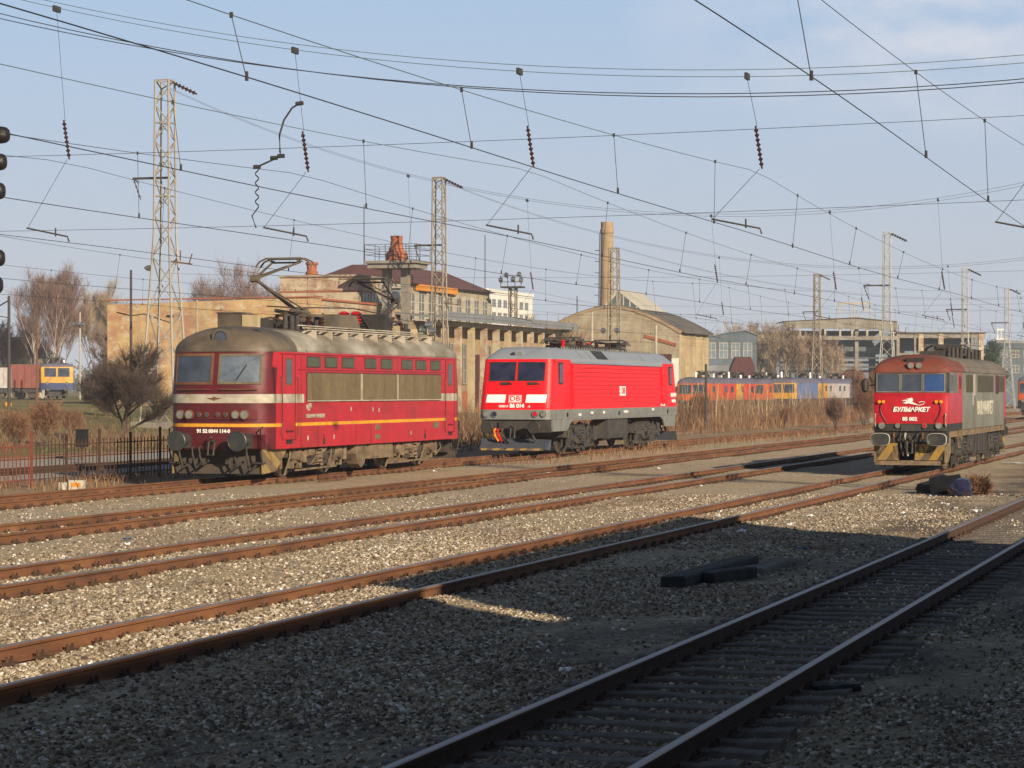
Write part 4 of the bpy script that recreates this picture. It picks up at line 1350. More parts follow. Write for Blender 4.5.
# ======================================================== bright red locomotive
def db_loco():
    p0, t0 = -27.14, 88.4
    root = thing("locomotive", "bright red electric locomotive with grey roof and white nose panels, middle of three", "locomotive", P(p0, t0, 0))
    HW, L, BOW, NN = 1.38, 20.4, 0.42, 5.0
    Zb, Zg = 1.5, 3.74
    lean = lambda z: 0.0 if z < 1.95 else (z - 1.95) * 0.24
    ex = [0.75, 1.3, 2.6, 3.1, 17.3, 17.8, 19.6]
    zs = [Zb, 1.86, 1.95, 2.5, 3.0, 3.4, Zg]
    rings = []
    for z in zs:
        hw = HW - max(0, z - 1.95) * 0.03
        rings.append(plan_ring(hw, 0, L, BOW, NN, z, ex, lean(z), lean(z), N=16))
    mb = MB(); mb.loft(rings, lambda i, j, c: 1 if i == 0 else 0)
    mb.build("body", [M['red_db'], M['grey_low']], root, smooth=40)
    fr = Front(HW, 0.0, BOW, NN, lean)
    # roof with slanted shoulders
    def rring(w_, z, pull):
        return plan_ring(w_, lean(Zg) + pull, L - lean(Zg) - pull, BOW, NN, z, [2.9, 3.0, 10, 17.4, 17.5], N=16)
    rb = MB(); rb.loft([rring(HW - 0.055, Zg, 0), rring(HW - 0.10, Zg + 0.05, 0.05), rring(1.0, 4.10, 0.55), rring(0.82, 4.19, 0.85), rring(0.1, 4.22, 1.4)])
    roof = rb.build("roof", M['grey_db'], root, smooth=25)
    # machine room roof hood comes lower than at the cabs
    hd = MB()
    for s in (-1, 1):
        a = [(s * 1.34, 3.60), (s * 1.385, 3.60), (s * 1.34, 3.80), (s * 1.03, 4.125), (s * 0.98, 4.105), (s * 1.28, 3.78)]
        hd.prism(a, 2.95, 17.45, 'Y')
    hd.build("roof_hood", M['grey_db'], roof, smooth=20)
    for (a, b) in ((575, 594), (594, 606)):
        pass
    vb = MB()
    ya, yb = along(594, p0 + 1.2) - t0, along(605, p0 + 1.2) - t0
    vb.add([(1.345, ya, 3.805), (1.345, yb, 3.805), (1.03, yb, 4.14), (1.03, ya, 4.14), (1.32, ya, 3.78), (1.32, yb, 3.78), (1.0, yb, 4.11), (1.0, ya, 4.11)],
           [(0, 1, 2, 3), (4, 5, 6, 7), (0, 1, 5, 4), (2, 3, 7, 6), (0, 3, 7, 4), (1, 2, 6, 5)])
    vb.build("roof_vent", M['black'], roof, smooth=0)
    for px in (579, 588, 641, 655):
        sb = MB(); y = along(px, p0 + 1.2) - t0
        sb.beam((1.35, y, 3.81), (1.02, y, 4.145), 0.02, 0.012); sb.build("seam", M['grey_low'], roof, smooth=0)
    bl = MB()
    for i in range(40):
        y = 3.2 + i * 0.36
        bl.cone((0.9, y, 4.15), (0.9, y, 4.25), 0.035, 0.03, 6)
    bl.build("roof_bolts", M['grey_low'], roof)
    # windscreens
    fr.window(root, -1.02, -0.06, 2.95, 3.60, M['black'], M['glass_db'], 0.03)
    fr.window(root, 0.08, 1.06, 2.95, 3.60, M['black'], M['glass_db'], 0.03)
    for x in (-0.45, 0.6):
        wp = MB(); fr.patch(wp, x - 0.14, x + 0.2, 2.78, 2.87, 0.05, 0, nz=1); a, _ = fr.at(x + 0.1, 2.86, .05); b, _ = fr.at(x + 0.32, 2.80, .05); wp.tube([a, b], .02, 4)
        wp.build("wiper", M['black'], root)
    # roof headlight
    hb = MB(); hb.cone((0, 0.95, 3.93), (0, 0.62, 3.92), 0.15, 0.16, 16); ho = hb.build("headlight", M['grey_db'], root)
    h3 = MB(); h3.cone((0.03, 0.63, 3.92), (0.03, 0.60, 3.92), 0.12, 0.1, 16); h3.build("lens", M['lens'], ho)
    h4 = MB(); h4.cone((-0.24, 0.85, 3.92), (-0.24, 0.62, 3.91), 0.08, 0.09, 10); h4.build("horn", M['black'], root)
    # white panels, logo, number
    for x0, x1 in ((-1.12, -0.38), (0.42, 1.18)):
        pb = MB(); fr.patch(pb, x0, x1, 2.12, 2.42, 0.014, 0, skew=0.10); pb.build("white_panel", M['white'], root)
    lb = MB(); fr.patch(lb, -0.24, 0.26, 2.12, 2.40, 0.014, 0); lb.build("logo_plate", M['white'], root)
    lr = MB(); fr.frame(lr, -0.21, 0.23, 2.15, 2.37, 0.018, 0.020); lr.build("logo_border", M['red_text'], root)
    text("DB", 0.25, M['red_text'], "lettering", root, (0.01, 0.055, 2.265), (R(90 - 13.5), 0, 0), 0.006, bold=0.004, sx=1.25)
    text("0000 0", 0.13, M['white_text'], "lettering", root, (-0.42, 0.0, 1.985), (R(90), 0, 0), 0.01, bold=0.002)
    text("86 014", 0.20, M['white'], "lettering", root, (0.10, 0.0, 2.0), (R(90), 0, 0), 0.012, bold=0.010)
    text("-6", 0.13, M['white_text'], "lettering", root, (0.56, 0.0, 1.985), (R(90), 0, 0), 0.01, bold=0.002)
    for x, l, nm in ((-1.1, 'lens', 'headlight'), (-0.76, 'glass_db', 'tail_light'), (0.80, 'red_lamp', 'tail_light'), (1.1, 'lens', 'headlight')):
        fr.lamp(root, x, 1.70, 0.105, M['chrome'], M[l], nm, depth=0.05)
    # both sides
    for s in (1, -1):
        X = s * HW
        def sbox(mbx, y0, y1, z0, z1, off, m=0, inner=0.08):
            a, b = X - s * inner, X + s * off
            mbx.box(min(a, b), max(a, b), y0, y1, z0, z1, m)
        for (a, b) in ((1.25, 1.8), (18.75, 19.25)):
            wd = MB(); sbox(wd, a, b, 2.80, 3.62, -0.010, 0); sbox(wd, a + 0.06, b - 0.06, 2.86, 3.56, -0.004, 1)
            wd.build("cab_window", [M['black'], M['glass_db']], root, smooth=0)
        for y in (2.55, 3.0, 17.55, 17.95):
            hr = MB(); hr.tube([(X + s * 0.0, y, 1.95), (X + s * 0.06, y, 2.0), (X + s * 0.06, y, 3.2), (X - s * 0.02, y, 3.25)], 0.02, 5)
            hr.build("handrail", M['red_db'], root)
        rbm = MB()
        for i in range(9):
            z = 2.12 + i * 0.165
            sbox(rbm, 3.25, 17.2, z, z + 0.035, 0.022 - 0.004 * i)
        rbm.build("side_rib", M['red_db'], root, smooth=0)
        pn = MB()
        sbox(pn, 3.02, 3.10, 1.9, 3.66, 0.012); sbox(pn, 17.36, 17.44, 1.9, 3.66, 0.012)
        pn.build("pilaster", M['red_db'], root, smooth=0)
        lg = MB(); y = along(622.8, p0 + HW) - t0
        sbox(lg, y - 0.45, y + 0.42, 2.36, 2.74, 0.020, 0); lgo = lg.build("logo_plate", M['white'], root, smooth=0)
        text("DB", 0.36, M['red_text'], "lettering", root, (X + s * 0.028, y, 2.55), (R(90), 0, R(90) * s), 0.004, bold=0.006, sx=1.2)
        ty = along(673.5, p0 + HW) - t0
        text("86 014", 0.26, M['white'], "lettering", root, (X + s * 0.004, ty, 2.36), (R(90), 0, R(90) * s), 0.010, bold=0.006, sx=1.4)
        text("0000", 0.2, M['white'], "lettering", root, (X + s * 0.008, ty, 2.10), (R(90), 0, R(90) * s), 0.010, bold=0.006, sx=1.6)
        st = MB()
        for px, z, w_ in ((580, 1.60, .4), (592, 1.66, .35), (604, 1.66, .3), (626, 1.66, .7), (653, 1.72, .35), (663, 1.9, .8)):
            y = along(px, p0 + HW) - t0
            sbox(st, y - w_ / 2, y + w_ / 2, z, z + 0.09, 0.006)
        st.build("stencil", M['white_text'], root, smooth=0)
        # skirt: deep at the cabs, shallow between
        sk = MB()
        prof = [(0.35, 1.5), (0.5, 1.05), (2.35, 1.05), (2.75, 1.28), (3.2, 1.44), (17.2, 1.44), (17.7, 1.28), (18.0, 1.0), (19.9, 1.0), (20.05, 1.5)]
        sk.prism(prof, X - s * 0.06 - 0.02, X - s * 0.06 + 0.02 + 0.02 * s, 'X')
        sk.build("skirt", M['grey_low'], root, smooth=0)
        fl = MB()
        for y in (2.3, 10.0, 18.4):
            fl.cone((X - s * 0.02, y, 1.66), (X + s * 0.03, y, 1.66), 0.09, 0.09, 10)
        fl.build("flap", M['black'], root)
        gb = MB()
        gb.box(X - s * 0.5 - 0.2, X - s * 0.2 + 0.1, 8.6, 11.8, 0.65, 1.5); gb.build("battery_box", M['under_grey'], root, smooth=0)
    for flip in (False, True):
        Y = (lambda y: y) if not flip else (lambda y: L - y)
        def b(mbx, x0, x1, y0, y1, z0, z1, m=0):
            ya, yb = sorted((Y(y0), Y(y1))); mbx.box(x0, x1, ya, yb, z0, z1, m)
        hs = MB(); b(hs, -1.3, 1.3, 0.1, 0.6, 1.02, 1.5); b(hs, -0.6, 0.6, 0.0, 0.1, 1.1, 1.42); hs.build("headstock", M['under_dark'], root, smooth=0)
        pl = MB()
        pl.add([(-1.3, Y(0.05), 0.62), (1.3, Y(0.05), 0.62), (1.3, Y(-0.22), 0.40), (-1.3, Y(-0.22), 0.40), (-1.36, Y(0.25), 0.80), (1.36, Y(0.25), 0.76), (1.36, Y(0.1), 0.36), (-1.36, Y(0.1), 0.36)],
               [(0, 1, 2, 3), (4, 5, 6, 7), (0, 1, 5, 4), (2, 3, 7, 6), (0, 3, 7, 4), (1, 2, 6, 5)])
        pl.build("plough", M['grey_plough'], root, smooth=0)
        hz = MB(); b(hz, -1.2, 1.2, -0.32, -0.26, 0.36, 0.44); hz.build("hazard_strip", M['hazard'], root, smooth=0)
        hk = MB(); hk.tube([(0, Y(0.1), 1.24), (0, Y(-0.25), 1.24), (0, Y(-0.33), 1.32)], 0.05, 7)
        hk.tube([(-0.07, Y(-0.2), 1.2), (-0.09, Y(-0.28), 0.8), (0.09, Y(-0.28), 0.8), (0.07, Y(-0.2), 1.2)], 0.04, 6); hk.build("coupling", M['under_grey'], root)
        for x, mm in ((-0.62, 'ins_red'), (-0.75, 'orange_lamp'), (-0.45, 'under_grey'), (0.5, 'under_grey'), (0.7, 'under_grey')):
            hb_ = MB(); hb_.tube([(x, Y(0.1), 1.15), (x, Y(-0.1), 1.1), (x + 0.05, Y(-0.15), 0.9), (x + 0.14, Y(-0.02), 0.7)], 0.045, 6)
            hb_.build("brake_hose", M[mm], root)
        for x in (-0.9, 0.9):
            o = buffer(root, x, 1.22, -0.55, 0.24, M['black'])
            if flip:
                o.matrix_local = Matrix.Translation((0, L, 0)) @ Matrix.Rotation(math.pi, 4, 'Z')
    bogie(root, 4.9, 2.8, 0.58, 1.12, M['under_grey'], M['under_dark'], M['wheel'], 1.05, 3)
    bogie(root, 15.4, 2.8, 0.58, 1.12, M['under_grey'], M['under_dark'], M['wheel'], 1.05, 4)
    # low pantographs and roof gear
    pantograph(root, (6.4, 4.42), (4.4, 4.54), (6.6, 4.66), 0.90, M['steel_dark'], 4.2, 0.4)
    pantograph(root, (14.0, 4.42), (16.0, 4.54), (13.6, 4.68), 0.90, M['steel_dark'], 4.2, 0.4)
    for i, (x, y) in enumerate(((0.3, 5.5), (-0.2, 5.6), (0.4, 7.3), (-0.4, 7.4), (0.2, 8.5), (0.3, 10.5), (-0.3, 11.5), (0.3, 12.4))):
        ib = MB(); prof = []
        for k in range(4):
            prof += [(0.06, 4.2 + k * 0.085), (0.11, 4.24 + k * 0.085)]
        ib.lathe((x, y, 0), prof + [(0.05, 4.55)], 10); ib.build("insulator", M['ins_red'] if i in (0, 6) else M['ins_brown'], roof)
    bb = MB(); bb.tube([(0, 5.2, 4.6), (0.1, 8, 4.57), (0, 12, 4.58), (0, 14, 4.55)], 0.022, 5)
    bb.box(-0.4, 0.4, 8.8, 9.6, 4.2, 4.42); bb.box(-0.5, 0.3, 12.2, 12.8, 4.2, 4.4)
    bb.build("busbar", M['under_dark'], roof)
    return root
db_loco()

# ======================================================== red and grey locomotive on the right
def bul_loco():
    p0, t0 = -10.62, 75.0
    root = thing("locomotive", "grimy red and grey locomotive with three windscreens, white horse emblem and oval buffers", "locomotive", P(p0, t0, 0))
    HW, L, BOW, NN = 1.11, 16.4, 0.16, 6.0
    Zb, Zg = 1.36, 3.15
    lean = lambda z: 0.0 if z < 2.46 else (z - 2.46) * 0.10
    ex = [0.4, 2.0, 3.4, 14.0, 15.6]
    zs = [Zb, 1.58, 2.44, 2.50, 3.12, Zg]
    rings = [plan_ring(HW + (0.015 if z < 2.47 else 0), -0.04 if z < 2.47 else 0, L, BOW, NN, z, ex, lean(z), lean(z), N=14) for z in zs]
    def mf(i, j, c):
        if c.y < 3.3 or c.y > 15.7:
            if i == 0: return 2
            if i in (1, 2): return 0
            return 3 if c.y < 0.3 else 0 if i == 4 else 4
        return 1
    mb = MB(); mb.loft(rings, mf)
    mb.build("body", [M['red_bul'], M['grey_bul'], M['black'], M['black'], M['grey_bul']], root, smooth=40)
    fr = Front(HW, 0.0, BOW, NN, lean)
    frl = Front(HW + 0.015, -0.04, BOW, NN, lambda z: 0.0)
    # roof: domed cab end, arched body
    rr = []
    for a in (0, 10, 24, 40, 58, 74, 86):
        ca, sa = math.cos(R(a)), math.sin(R(a))
        rr.append(plan_ring((HW + 0.03) * ca ** 0.8, lean(Zg) - 0.06 + 1.6 * (1 - ca), L + 0.05 - 0.6 * (1 - ca), BOW * (0.7 + ca), NN - 3.2 * sa, Zg + 0.53 * sa, [1.6 + 1.1 * (1 - ca), 2.4 + 0.9 * (1 - ca), 4, 9, 14, 15.4], N=14))
    rb = MB(); rb.loft(rr, lambda i, j, c: 0 if c.y < 3.3 else 1)
    roof = rb.build("roof", [M['maroon_roof'], M['grey_roof']], root, smooth=50)
    bw = MB(); fr.patch(bw, -1.10, 1.10, 3.10, 3.16, 0.07); bw.build("brow", M['maroon_roof'], root)
    # windscreens
    fr.window(root, -1.0, -0.35, 2.55, 3.06, M['grey_bul'], M['glass'], 0.035)
    fr.window(root, -0.27, 0.32, 2.55, 3.06, M['grey_bul'], M['glass'], 0.035)
    w3 = fr.window(root, 0.40, 0.99, 2.55, 3.06, M['grey_bul'], M['blue_blind'], 0.035)
    sl = MB(); fr.patch(sl, -1.09, 1.09, 2.44, 2.50, 0.05); sl.build("sill", M['red_bul'], root)
    # head lamps in the dome and vent
    vb = MB(); vb.box(-0.18, 0.34, 0.25, 0.9, 3.42, 3.55); vb.build("roof_vent", M['black'], roof, smooth=0)
    for x in (0.0, 0.24):
        hb = MB(); hb.cone((x, 0.5, 3.33), (x, -0.02, 3.32), 0.11, 0.11, 12); ho = hb.build("headlight", M['maroon_roof'], root)
        h3 = MB(); h3.cone((x, -0.02, 3.32), (x, -0.04, 3.32), 0.09, 0.08, 12); h3.build("lens", M['lens'], ho)
    # lettering and galloping horse
    text("БУЛМАРКЕТ", 0.18, M['white_text'], "lettering", root, (0.02, -0.062, 2.0), (R(90), 0, 0), 0.012, shear=0.25, bold=0.008, sx=0.98)
    text("85 002", 0.15, M['white_text'], "lettering", root, (-0.02, -0.06, 1.72), (R(90), 0, 0), 0.012, bold=0.006, sx=1.05)
    hs = MB()
    def poly(pts):
        hs.prism([(x * 0.78, 2.25 + (z - 2.25) * 0.8) for x, z in pts], -0.064, -0.03, 'Y')
    poly([(-0.30, 2.19), (-0.20, 2.22), (-0.10, 2.28), (-0.04, 2.36), (0.03, 2.39), (0.09, 2.36), (0.10, 2.28), (0.06, 2.25), (0.12, 2.20), (0.26, 2.14), (0.20, 2.125), (0.05, 2.15), (-0.06, 2.18), (-0.14, 2.16)])
    poly([(-0.34, 2.27), (-0.22, 2.31), (-0.10, 2.28), (-0.12, 2.25), (-0.22, 2.27)])
    poly([(-0.06, 2.36), (-0.18, 2.335), (-0.16, 2.32), (-0.04, 2.33)])
    hs.build("horse_emblem", M['white_text'], root, smooth=0)
    tl = MB()
    tl.tube([(0.16, -0.06, 2.15), (0.28, -0.06, 2.135), (0.39, -0.06, 2.17), (0.43, -0.06, 2.23), (0.35, -0.06, 2.245), (0.25, -0.06, 2.22)], 0.011, 5)
    tl.build("emblem_ribbon", M['white_text'], root)
    ss = MB()
    for s in (-1, 1):
        pts = [(s * (0.62 + 0.28 * math.sin(R(20 + 100 * i / 8))), -0.058, 1.62 + 0.62 * i / 8) for i in range(9)]
        ss.tube(pts, 0.016, 5)
    ss.build("lamp_cable", M['red_front'], root)
    for x in (-0.92, -0.80, 0.78, 0.92):
        ob = MB(); c, _ = frl.at(x, 2.24, 0.0); ob.lathe((x, c.y - 0.03, 2.24), [(0.05, 0.05), (0.05, 0.0), (0.03, -0.01)], 10, 0, 'Y')
        ob.build("reflector", M['orange_lamp'], root)
    for x in (-1.05, 1.05):
        hr = MB(); hr.tube([(x, -0.05, 1.50), (x, -0.08, 1.55), (x, -0.08, 1.84), (x, -0.05, 1.88)], 0.02, 5); hr.build("handrail", M['buffer_rim'], root)
    for x, l, r_ in ((-0.86, 'lens', .085), (-0.38, 'lens', .065), (0.42, 'red_lamp', .065), (0.84, 'lens', .085)):
        frl.lamp(root, x, 1.52, r_, M['grey_bul'], M[l], 'headlight' if r_ > .07 else 'marker_light', depth=0.06)
    jb = MB(); frl.patch(jb, -0.28, 0.32, 1.36, 1.55, 0.03); jb.build("jumper_box", M['under_grey'], root)
    # sides
    for s in (1, -1):
        X = s * HW
        def sbox(mbx, y0, y1, z0, z1, off, m=0, inner=0.05):
            a, b = X - s * inner, X + s * off
            mbx.box(min(a, b), max(a, b), y0, y1, z0, z1, m)
        wd = MB(); sbox(wd, 0.45, 1.45, 2.50, 3.10, 0.008, 0); sbox(wd, 0.52, 1.38, 2.56, 3.05, 0.014, 1); wd.build("cab_window", [M['grey_bul'], M['glass']], root, smooth=0)
        dr = MB(); sbox(dr, 2.5, 3.3, 1.45, 3.08, 0.010, 0); sbox(dr, 2.65, 3.15, 2.62, 3.0, 0.014, 1); dr.build("door", [M['red_bul'], M['red_front']], root, smooth=0)
        def yy(px): return along(px, p0 + HW) - t0
        for a, b in ((966, 972.5), (977.5, 993), (998.5, 1004)):
            lv = MB(); ya, yb = yy(a), yy(b)
            sbox(lv, ya, yb, 2.52, 3.08, 0.012, 0)
            n = 8
            for i in range(n):
                z = 2.54 + i * 0.066
                sbox(lv, ya + 0.03, yb - 0.03, z, z + 0.03, 0.028, 0)
            lv.build("side_louvre", M['louvre'], root, smooth=0)
        sk = MB(); sbox(sk, yy(1004.5), L - 0.3, 1.42, 3.1, 0.012, 0); sbox(sk, yy(995.5), yy(998.5), 2.2, 3.1, 0.012, 1); sk.build("end_panel", [M['red_bul'], M['maroon_box']], root, smooth=0)
        st = MB(); sbox(st, yy(973.4), yy(974.8), 2.4, 3.10, 0.022, 0); sbox(st, yy(972.2), yy(973.4), 2.1, 2.5, 0.018, 0); st.build("pale_streak", M['buffer_rim'], root, smooth=0)
        ym = (yy(974.5) + yy(994)) / 2
        text("BULMARKET", 0.62, M['pale_sheet'], "lettering", root, (X + s * 0.018, ym + 0.1, 1.98), (R(90), 0, R(90) * s), 0.01, bold=0.018, sx=1.35)
        sk2 = MB(); sbox(sk2, 0.1, L - 0.1, 1.16, 1.36, -0.02, 0, 0.12); sk2.build("solebar", M['under'], root, smooth=0)
        ld = MB()
        for z in (0.5, 0.8, 1.1):
            ld.box(X - 0.12, X + 0.06, 2.5, 3.2, z, z + 0.04)
        for y in (2.5, 3.2):
            ld.beam((X, y, 0.45), (X, y, 1.4), 0.05)
        ld.build("step", M['under'], root, smooth=0)
        eq = MB()
        rr_ = random.Random(4)
        for i in range(7):
            y = 5.6 + i * 0.75
            eq.box(X - s * 0.25 - 0.2, X - s * 0.25 + 0.22, y, y + rr_.uniform(.4, .7), rr_.uniform(.45, .65), 1.2)
        eq.build("equipment_case", M['under_dark'], root, smooth=0)
        pl = MB(); pl.prism([(-0.1, 1.2), (0.9, 1.2), (0.9, 0.7), (0.35, 0.42), (-0.1, 0.42)], s * 1.05 - 0.03, s * 1.05 + 0.03, 'X'); pl.build("end_plate", M['under'], root, smooth=0)
        # mirror
        if s < 0:
            mr_ = MB(); mr_.tube([(X, 0.35, 2.75), (X - 0.22, 0.15, 2.72)], 0.018, 5); mr_.lathe((X - 0.28, 0.12, 2.52), [(0.03, 0.0), (0.10, 0.05), (0.11, 0.2), (0.10, 0.36), (0.03, 0.42)], 12); mr_.build("mirror", M['black'], root)
    # ends
    for flip in (False, True):
        Y = (lambda y: y) if not flip else (lambda y: L - y)
        def b(mbx, x0, x1, y0, y1, z0, z1, m=0):
            ya, yb = sorted((Y(y0), Y(y1))); mbx.box(x0, x1, ya, yb, z0, z1, m)
        hs_ = MB(); b(hs_, -1.09, 1.09, 0.02, 0.4, 1.0, 1.36); hs_.build("headstock", M['black'], root, smooth=0)
        pl = MB(); b(pl, -1.08, 1.08, 0.02, 0.10, 0.34, 0.48); pl.build("plough", M['under'], root, smooth=0)
        for x0, x1 in ((-1.05, -0.35), (0.12, 1.05)):
            hz = MB()
            hz.add([(x0, Y(-0.02), 0.49), (x1, Y(-0.02), 0.49), (x1 - 0.04, Y(-0.16), 1.0), (x0 + 0.04, Y(-0.16), 0.98), (x0, Y(0.12), 0.62), (x1, Y(0.12), 0.62), (x1 - 0.04, Y(0.05), 1.0), (x0 + 0.04, Y(0.05), 0.98)],
                   [(0, 1, 2, 3), (4, 5, 6, 7), (0, 1, 5, 4), (2, 3, 7, 6), (0, 3, 7, 4), (1, 2, 6, 5)])
            hz.build("hazard_plate", M['hazard'], root, smooth=0)
        hk = MB(); hk.tube([(0, Y(0.1), 1.12), (0, Y(-0.25), 1.12), (0, Y(-0.33), 1.2)], 0.05, 7)
        hk.tube([(-0.07, Y(-0.2), 1.1), (-0.09, Y(-0.28), 0.7), (0.09, Y(-0.28), 0.7), (0.07, Y(-0.2), 1.1)], 0.04, 6); hk.build("coupling", M['under_grey'], root)
        for x, mm in ((-0.5, 'steel_rust'), (-0.3, 'under_grey'), (-0.16, 'buffer_rim'), (0.2, 'under_grey'), (0.36, 'steel_rust')):
            hb_ = MB(); hb_.tube([(x, Y(0.05), 1.3), (x, Y(-0.1), 1.22), (x + 0.03, Y(-0.12), 0.9), (x + 0.08, Y(-0.02), 0.62)], 0.035, 6)
            hb_.build("brake_hose", M[mm], root)
        for x in (-0.84, 0.84):
            o = buffer(root, x, 1.12, -0.5, 0.225, M['buffer'], oval=True, rim=True)
            if flip:
                o.matrix_local = Matrix.Translation((0, L, 0)) @ Matrix.Rotation(math.pi, 4, 'Z')
    bogie(root, 3.7, 2.9, 0.50, 1.0, M['under_dark'], M['under_dark'], M['wheel'], 0.92, 6)
    bogie(root, 12.6, 2.9, 0.50, 1.0, M['under_dark'], M['under_dark'], M['wheel'], 0.92, 7)
    ub = MB(); ub.box(-0.95, 0.95, 0.5, L - 0.5, 0.95, 1.3); ub.build("underframe", M['under_dark'], root, smooth=0)
    # roof gear
    pantograph(root, (8.6, 3.86), (6.8, 3.98), (8.7, 4.08), 0.8, M['steel_dark'], 3.6, 0.4)
    rg = MB()
    rr_ = random.Random(8)
    for i in range(9):
        y = 5.0 + i * 1.05
        rg.box(rr_.uniform(-.5,-.2), rr_.uniform(.1,.45), y, y + rr_.uniform(.3, .8), 3.5, 3.62 + rr_.uniform(0, .3))
        rg.cone((0.5, y, 3.5), (0.5, y, 3.95), 0.07, 0.06, 8)
    rg.tube([(0.5, 5, 3.97), (0.5, 14, 3.97)], 0.02, 5)
    rg.box(-0.55, 0.55, 4.9, 14.3, 3.48, 3.60)
    rg.build("roof_gear", M['under_dark'], roof, smooth=0)
    return root
bul_loco()
# ------------------------------------------------------------------ buildings behind the yard
def bld(name, label, p, t, z=None, group=None, cat="building", rz=None):
    return thing(name, label, cat, P(p, t, zg_pt(p, t) if z is None else z), rz, group)

def win(parent, face, a, z0, w_, h_, depth=0.12, nx=2, nz=2, frame=None, pane=None, name="window"):
    """window in a wall: face = ('y', y) for the front (looking to -y) or ('x', x) for the right side (looking to +x); a = centre along the wall"""
    frame = frame or M['conc_post']; pane = pane or M['pane']
    mb = MB()
    ax, c = face
    def b(u0, u1, za, zb, d0, d1, m):
        if ax == 'y': mb.box(u0, u1, c - d1, c - d0, za, zb, m)
        else: mb.box(c + d0, c + d1, u0, u1, za, zb, m)
    b(a - w_ / 2, a + w_ / 2, z0, z0 + h_, 0.004, 0.02, 1)
    f = 0.09
    for i in range(nx + 1):
        u = a - w_ / 2 + w_ * i / nx
        b(u - f / 2, u + f / 2, z0, z0 + h_, 0.0, 0.06, 0)
    for j in range(nz + 1):
        z = z0 + h_ * j / nz
        b(a - w_ / 2 - f / 2, a + w_ / 2 + f / 2, z - f / 2, z + f / 2, 0.0, 0.065, 0)
    return mb.build(name, [frame, pane], parent, smooth=0)

# --- ochre workshop
def workshop():
    p, t = -64.7, 164.2
    z0 = zg_pt(p, t)
    root = bld("workshop", "long ochre workshop with peeling plaster behind the faded red locomotive", p, t)
    H = 9.0 - z0
    Wd, L = 16.5, 19.0
    # front wall, top edge a little lower to the left
    mb = MB()
    mb.prism([(-Wd, -1), (0, -1), (0, H), (-1.2, H + 0.12), (-Wd, H - 0.25)], 0, 0.5, 'Y')
    mb.build("front_wall", M['plaster'], root, smooth=0)
    sd = MB()
    sd.box(-0.4, 0.0, 0.5, L, -1, H - 1.2, 0)
    sd.box(-0.4, 0.06, 0.5, L, H - 1.2, H - 1.02, 1)
    sd.box(-0.4, 0.02, 0.5, L, H - 1.02, H - 0.08, 0)
    sd.build("side_wall", [M['plaster_pale'], M['plaster']], root, smooth=0)
    rf = MB(); rf.box(-Wd, -0.4, 0.5, L, H - 0.5, H - 0.3); rf.box(-0.5, 0.15, 0.2, L, H - 0.08, H + 0.06)
    rf.box(-Wd - 0.1, 0.1, -0.12, 0.45, H + 0.12, H + 0.2, 0, Matrix.Rotation(-0.004, 4, 'Y'))
    rf.build("roof", M['brick'], root, smooth=0)
    bk = MB(); bk.box(-Wd, 0, L, L + 0.4, -1, H - 0.3); bk.box(-Wd, -Wd + 0.4, 0.5, L, -1, H - 0.5); bk.build("back_wall", M['plaster'], root, smooth=0)
    for x in (-13.5, -9.8, -6.1, -2.4):
        win(root, ('y', 0.0), x, 0.8, 1.8, 3.2, nx=3, nz=4)
    for x in (-11.5, -5.0):
        vb = MB(); vb.cbox((x, -0.06, H - 1.1), (0.5, 0.1, 0.12), rz=0, ry=0.1); vb.build("vent", M['black'], root, smooth=0)
    # wide arched opening on the side
    op = MB()
    y0, y1, zb = 2.5, 15.5, H - 2.1
    pts = [(y0, 0.5), (y0, zb - 0.5)] + [(y0 + 0.8 + (y1 - y0 - 1.6) * i / 8, zb) for i in range(9)] + [(y1, zb - 0.6), (y1, 0.5)]
    op.prism(pts, 0.004, 0.03, 'X'); op.build("opening", M['maroon_box'], root, smooth=0)
    for y in (5.6, 9.0, 12.4):
        q = MB(); q.box(0.03, 0.10, y - 0.2, y + 0.2, 0.2, zb); q.build("pier", M['plaster_pale'], root, smooth=0)
workshop()

def upper_block():
    p, t = -66.6, 176.7
    root = bld("roof_block", "cream flat roofed block with a brick band, rising behind the ochre workshop", p, t, 5.0)
    mb = MB()
    mb.box(-6.2, 0, 0, 7, 0, 5.0, 0)
    mb.box(-6.25, 0.05, -0.05, 7.05, 5.0, 5.12, 1)
    mb.box(-6.27, 0.07, -0.07, 7.07, 5.12, 6.15, 0)
    mb.build("wall", [M['plaster_pale'], M['brick']], root, smooth=0)
    rf = MB(); rf.box(-6.4, 0.2, -0.2, 7.2, 6.15, 6.3); rf.build("roof", M['plaster_grey'], root, smooth=0)
    ch = MB(); ch.lathe((-4.3, 1.5, 0), [(0.5, 6.3), (0.5, 6.6), (0.38, 6.7), (0.42, 7.15), (0.5, 7.2), (0.5, 7.35)], 10); ch.build("chimney_pot", M['brick'], root)
    for y in (1.6, 3.6, 5.6):
        win(root, ('x', 0.0), y, 3.0, 1.3, 2.0, nx=2, nz=3)
upper_block()

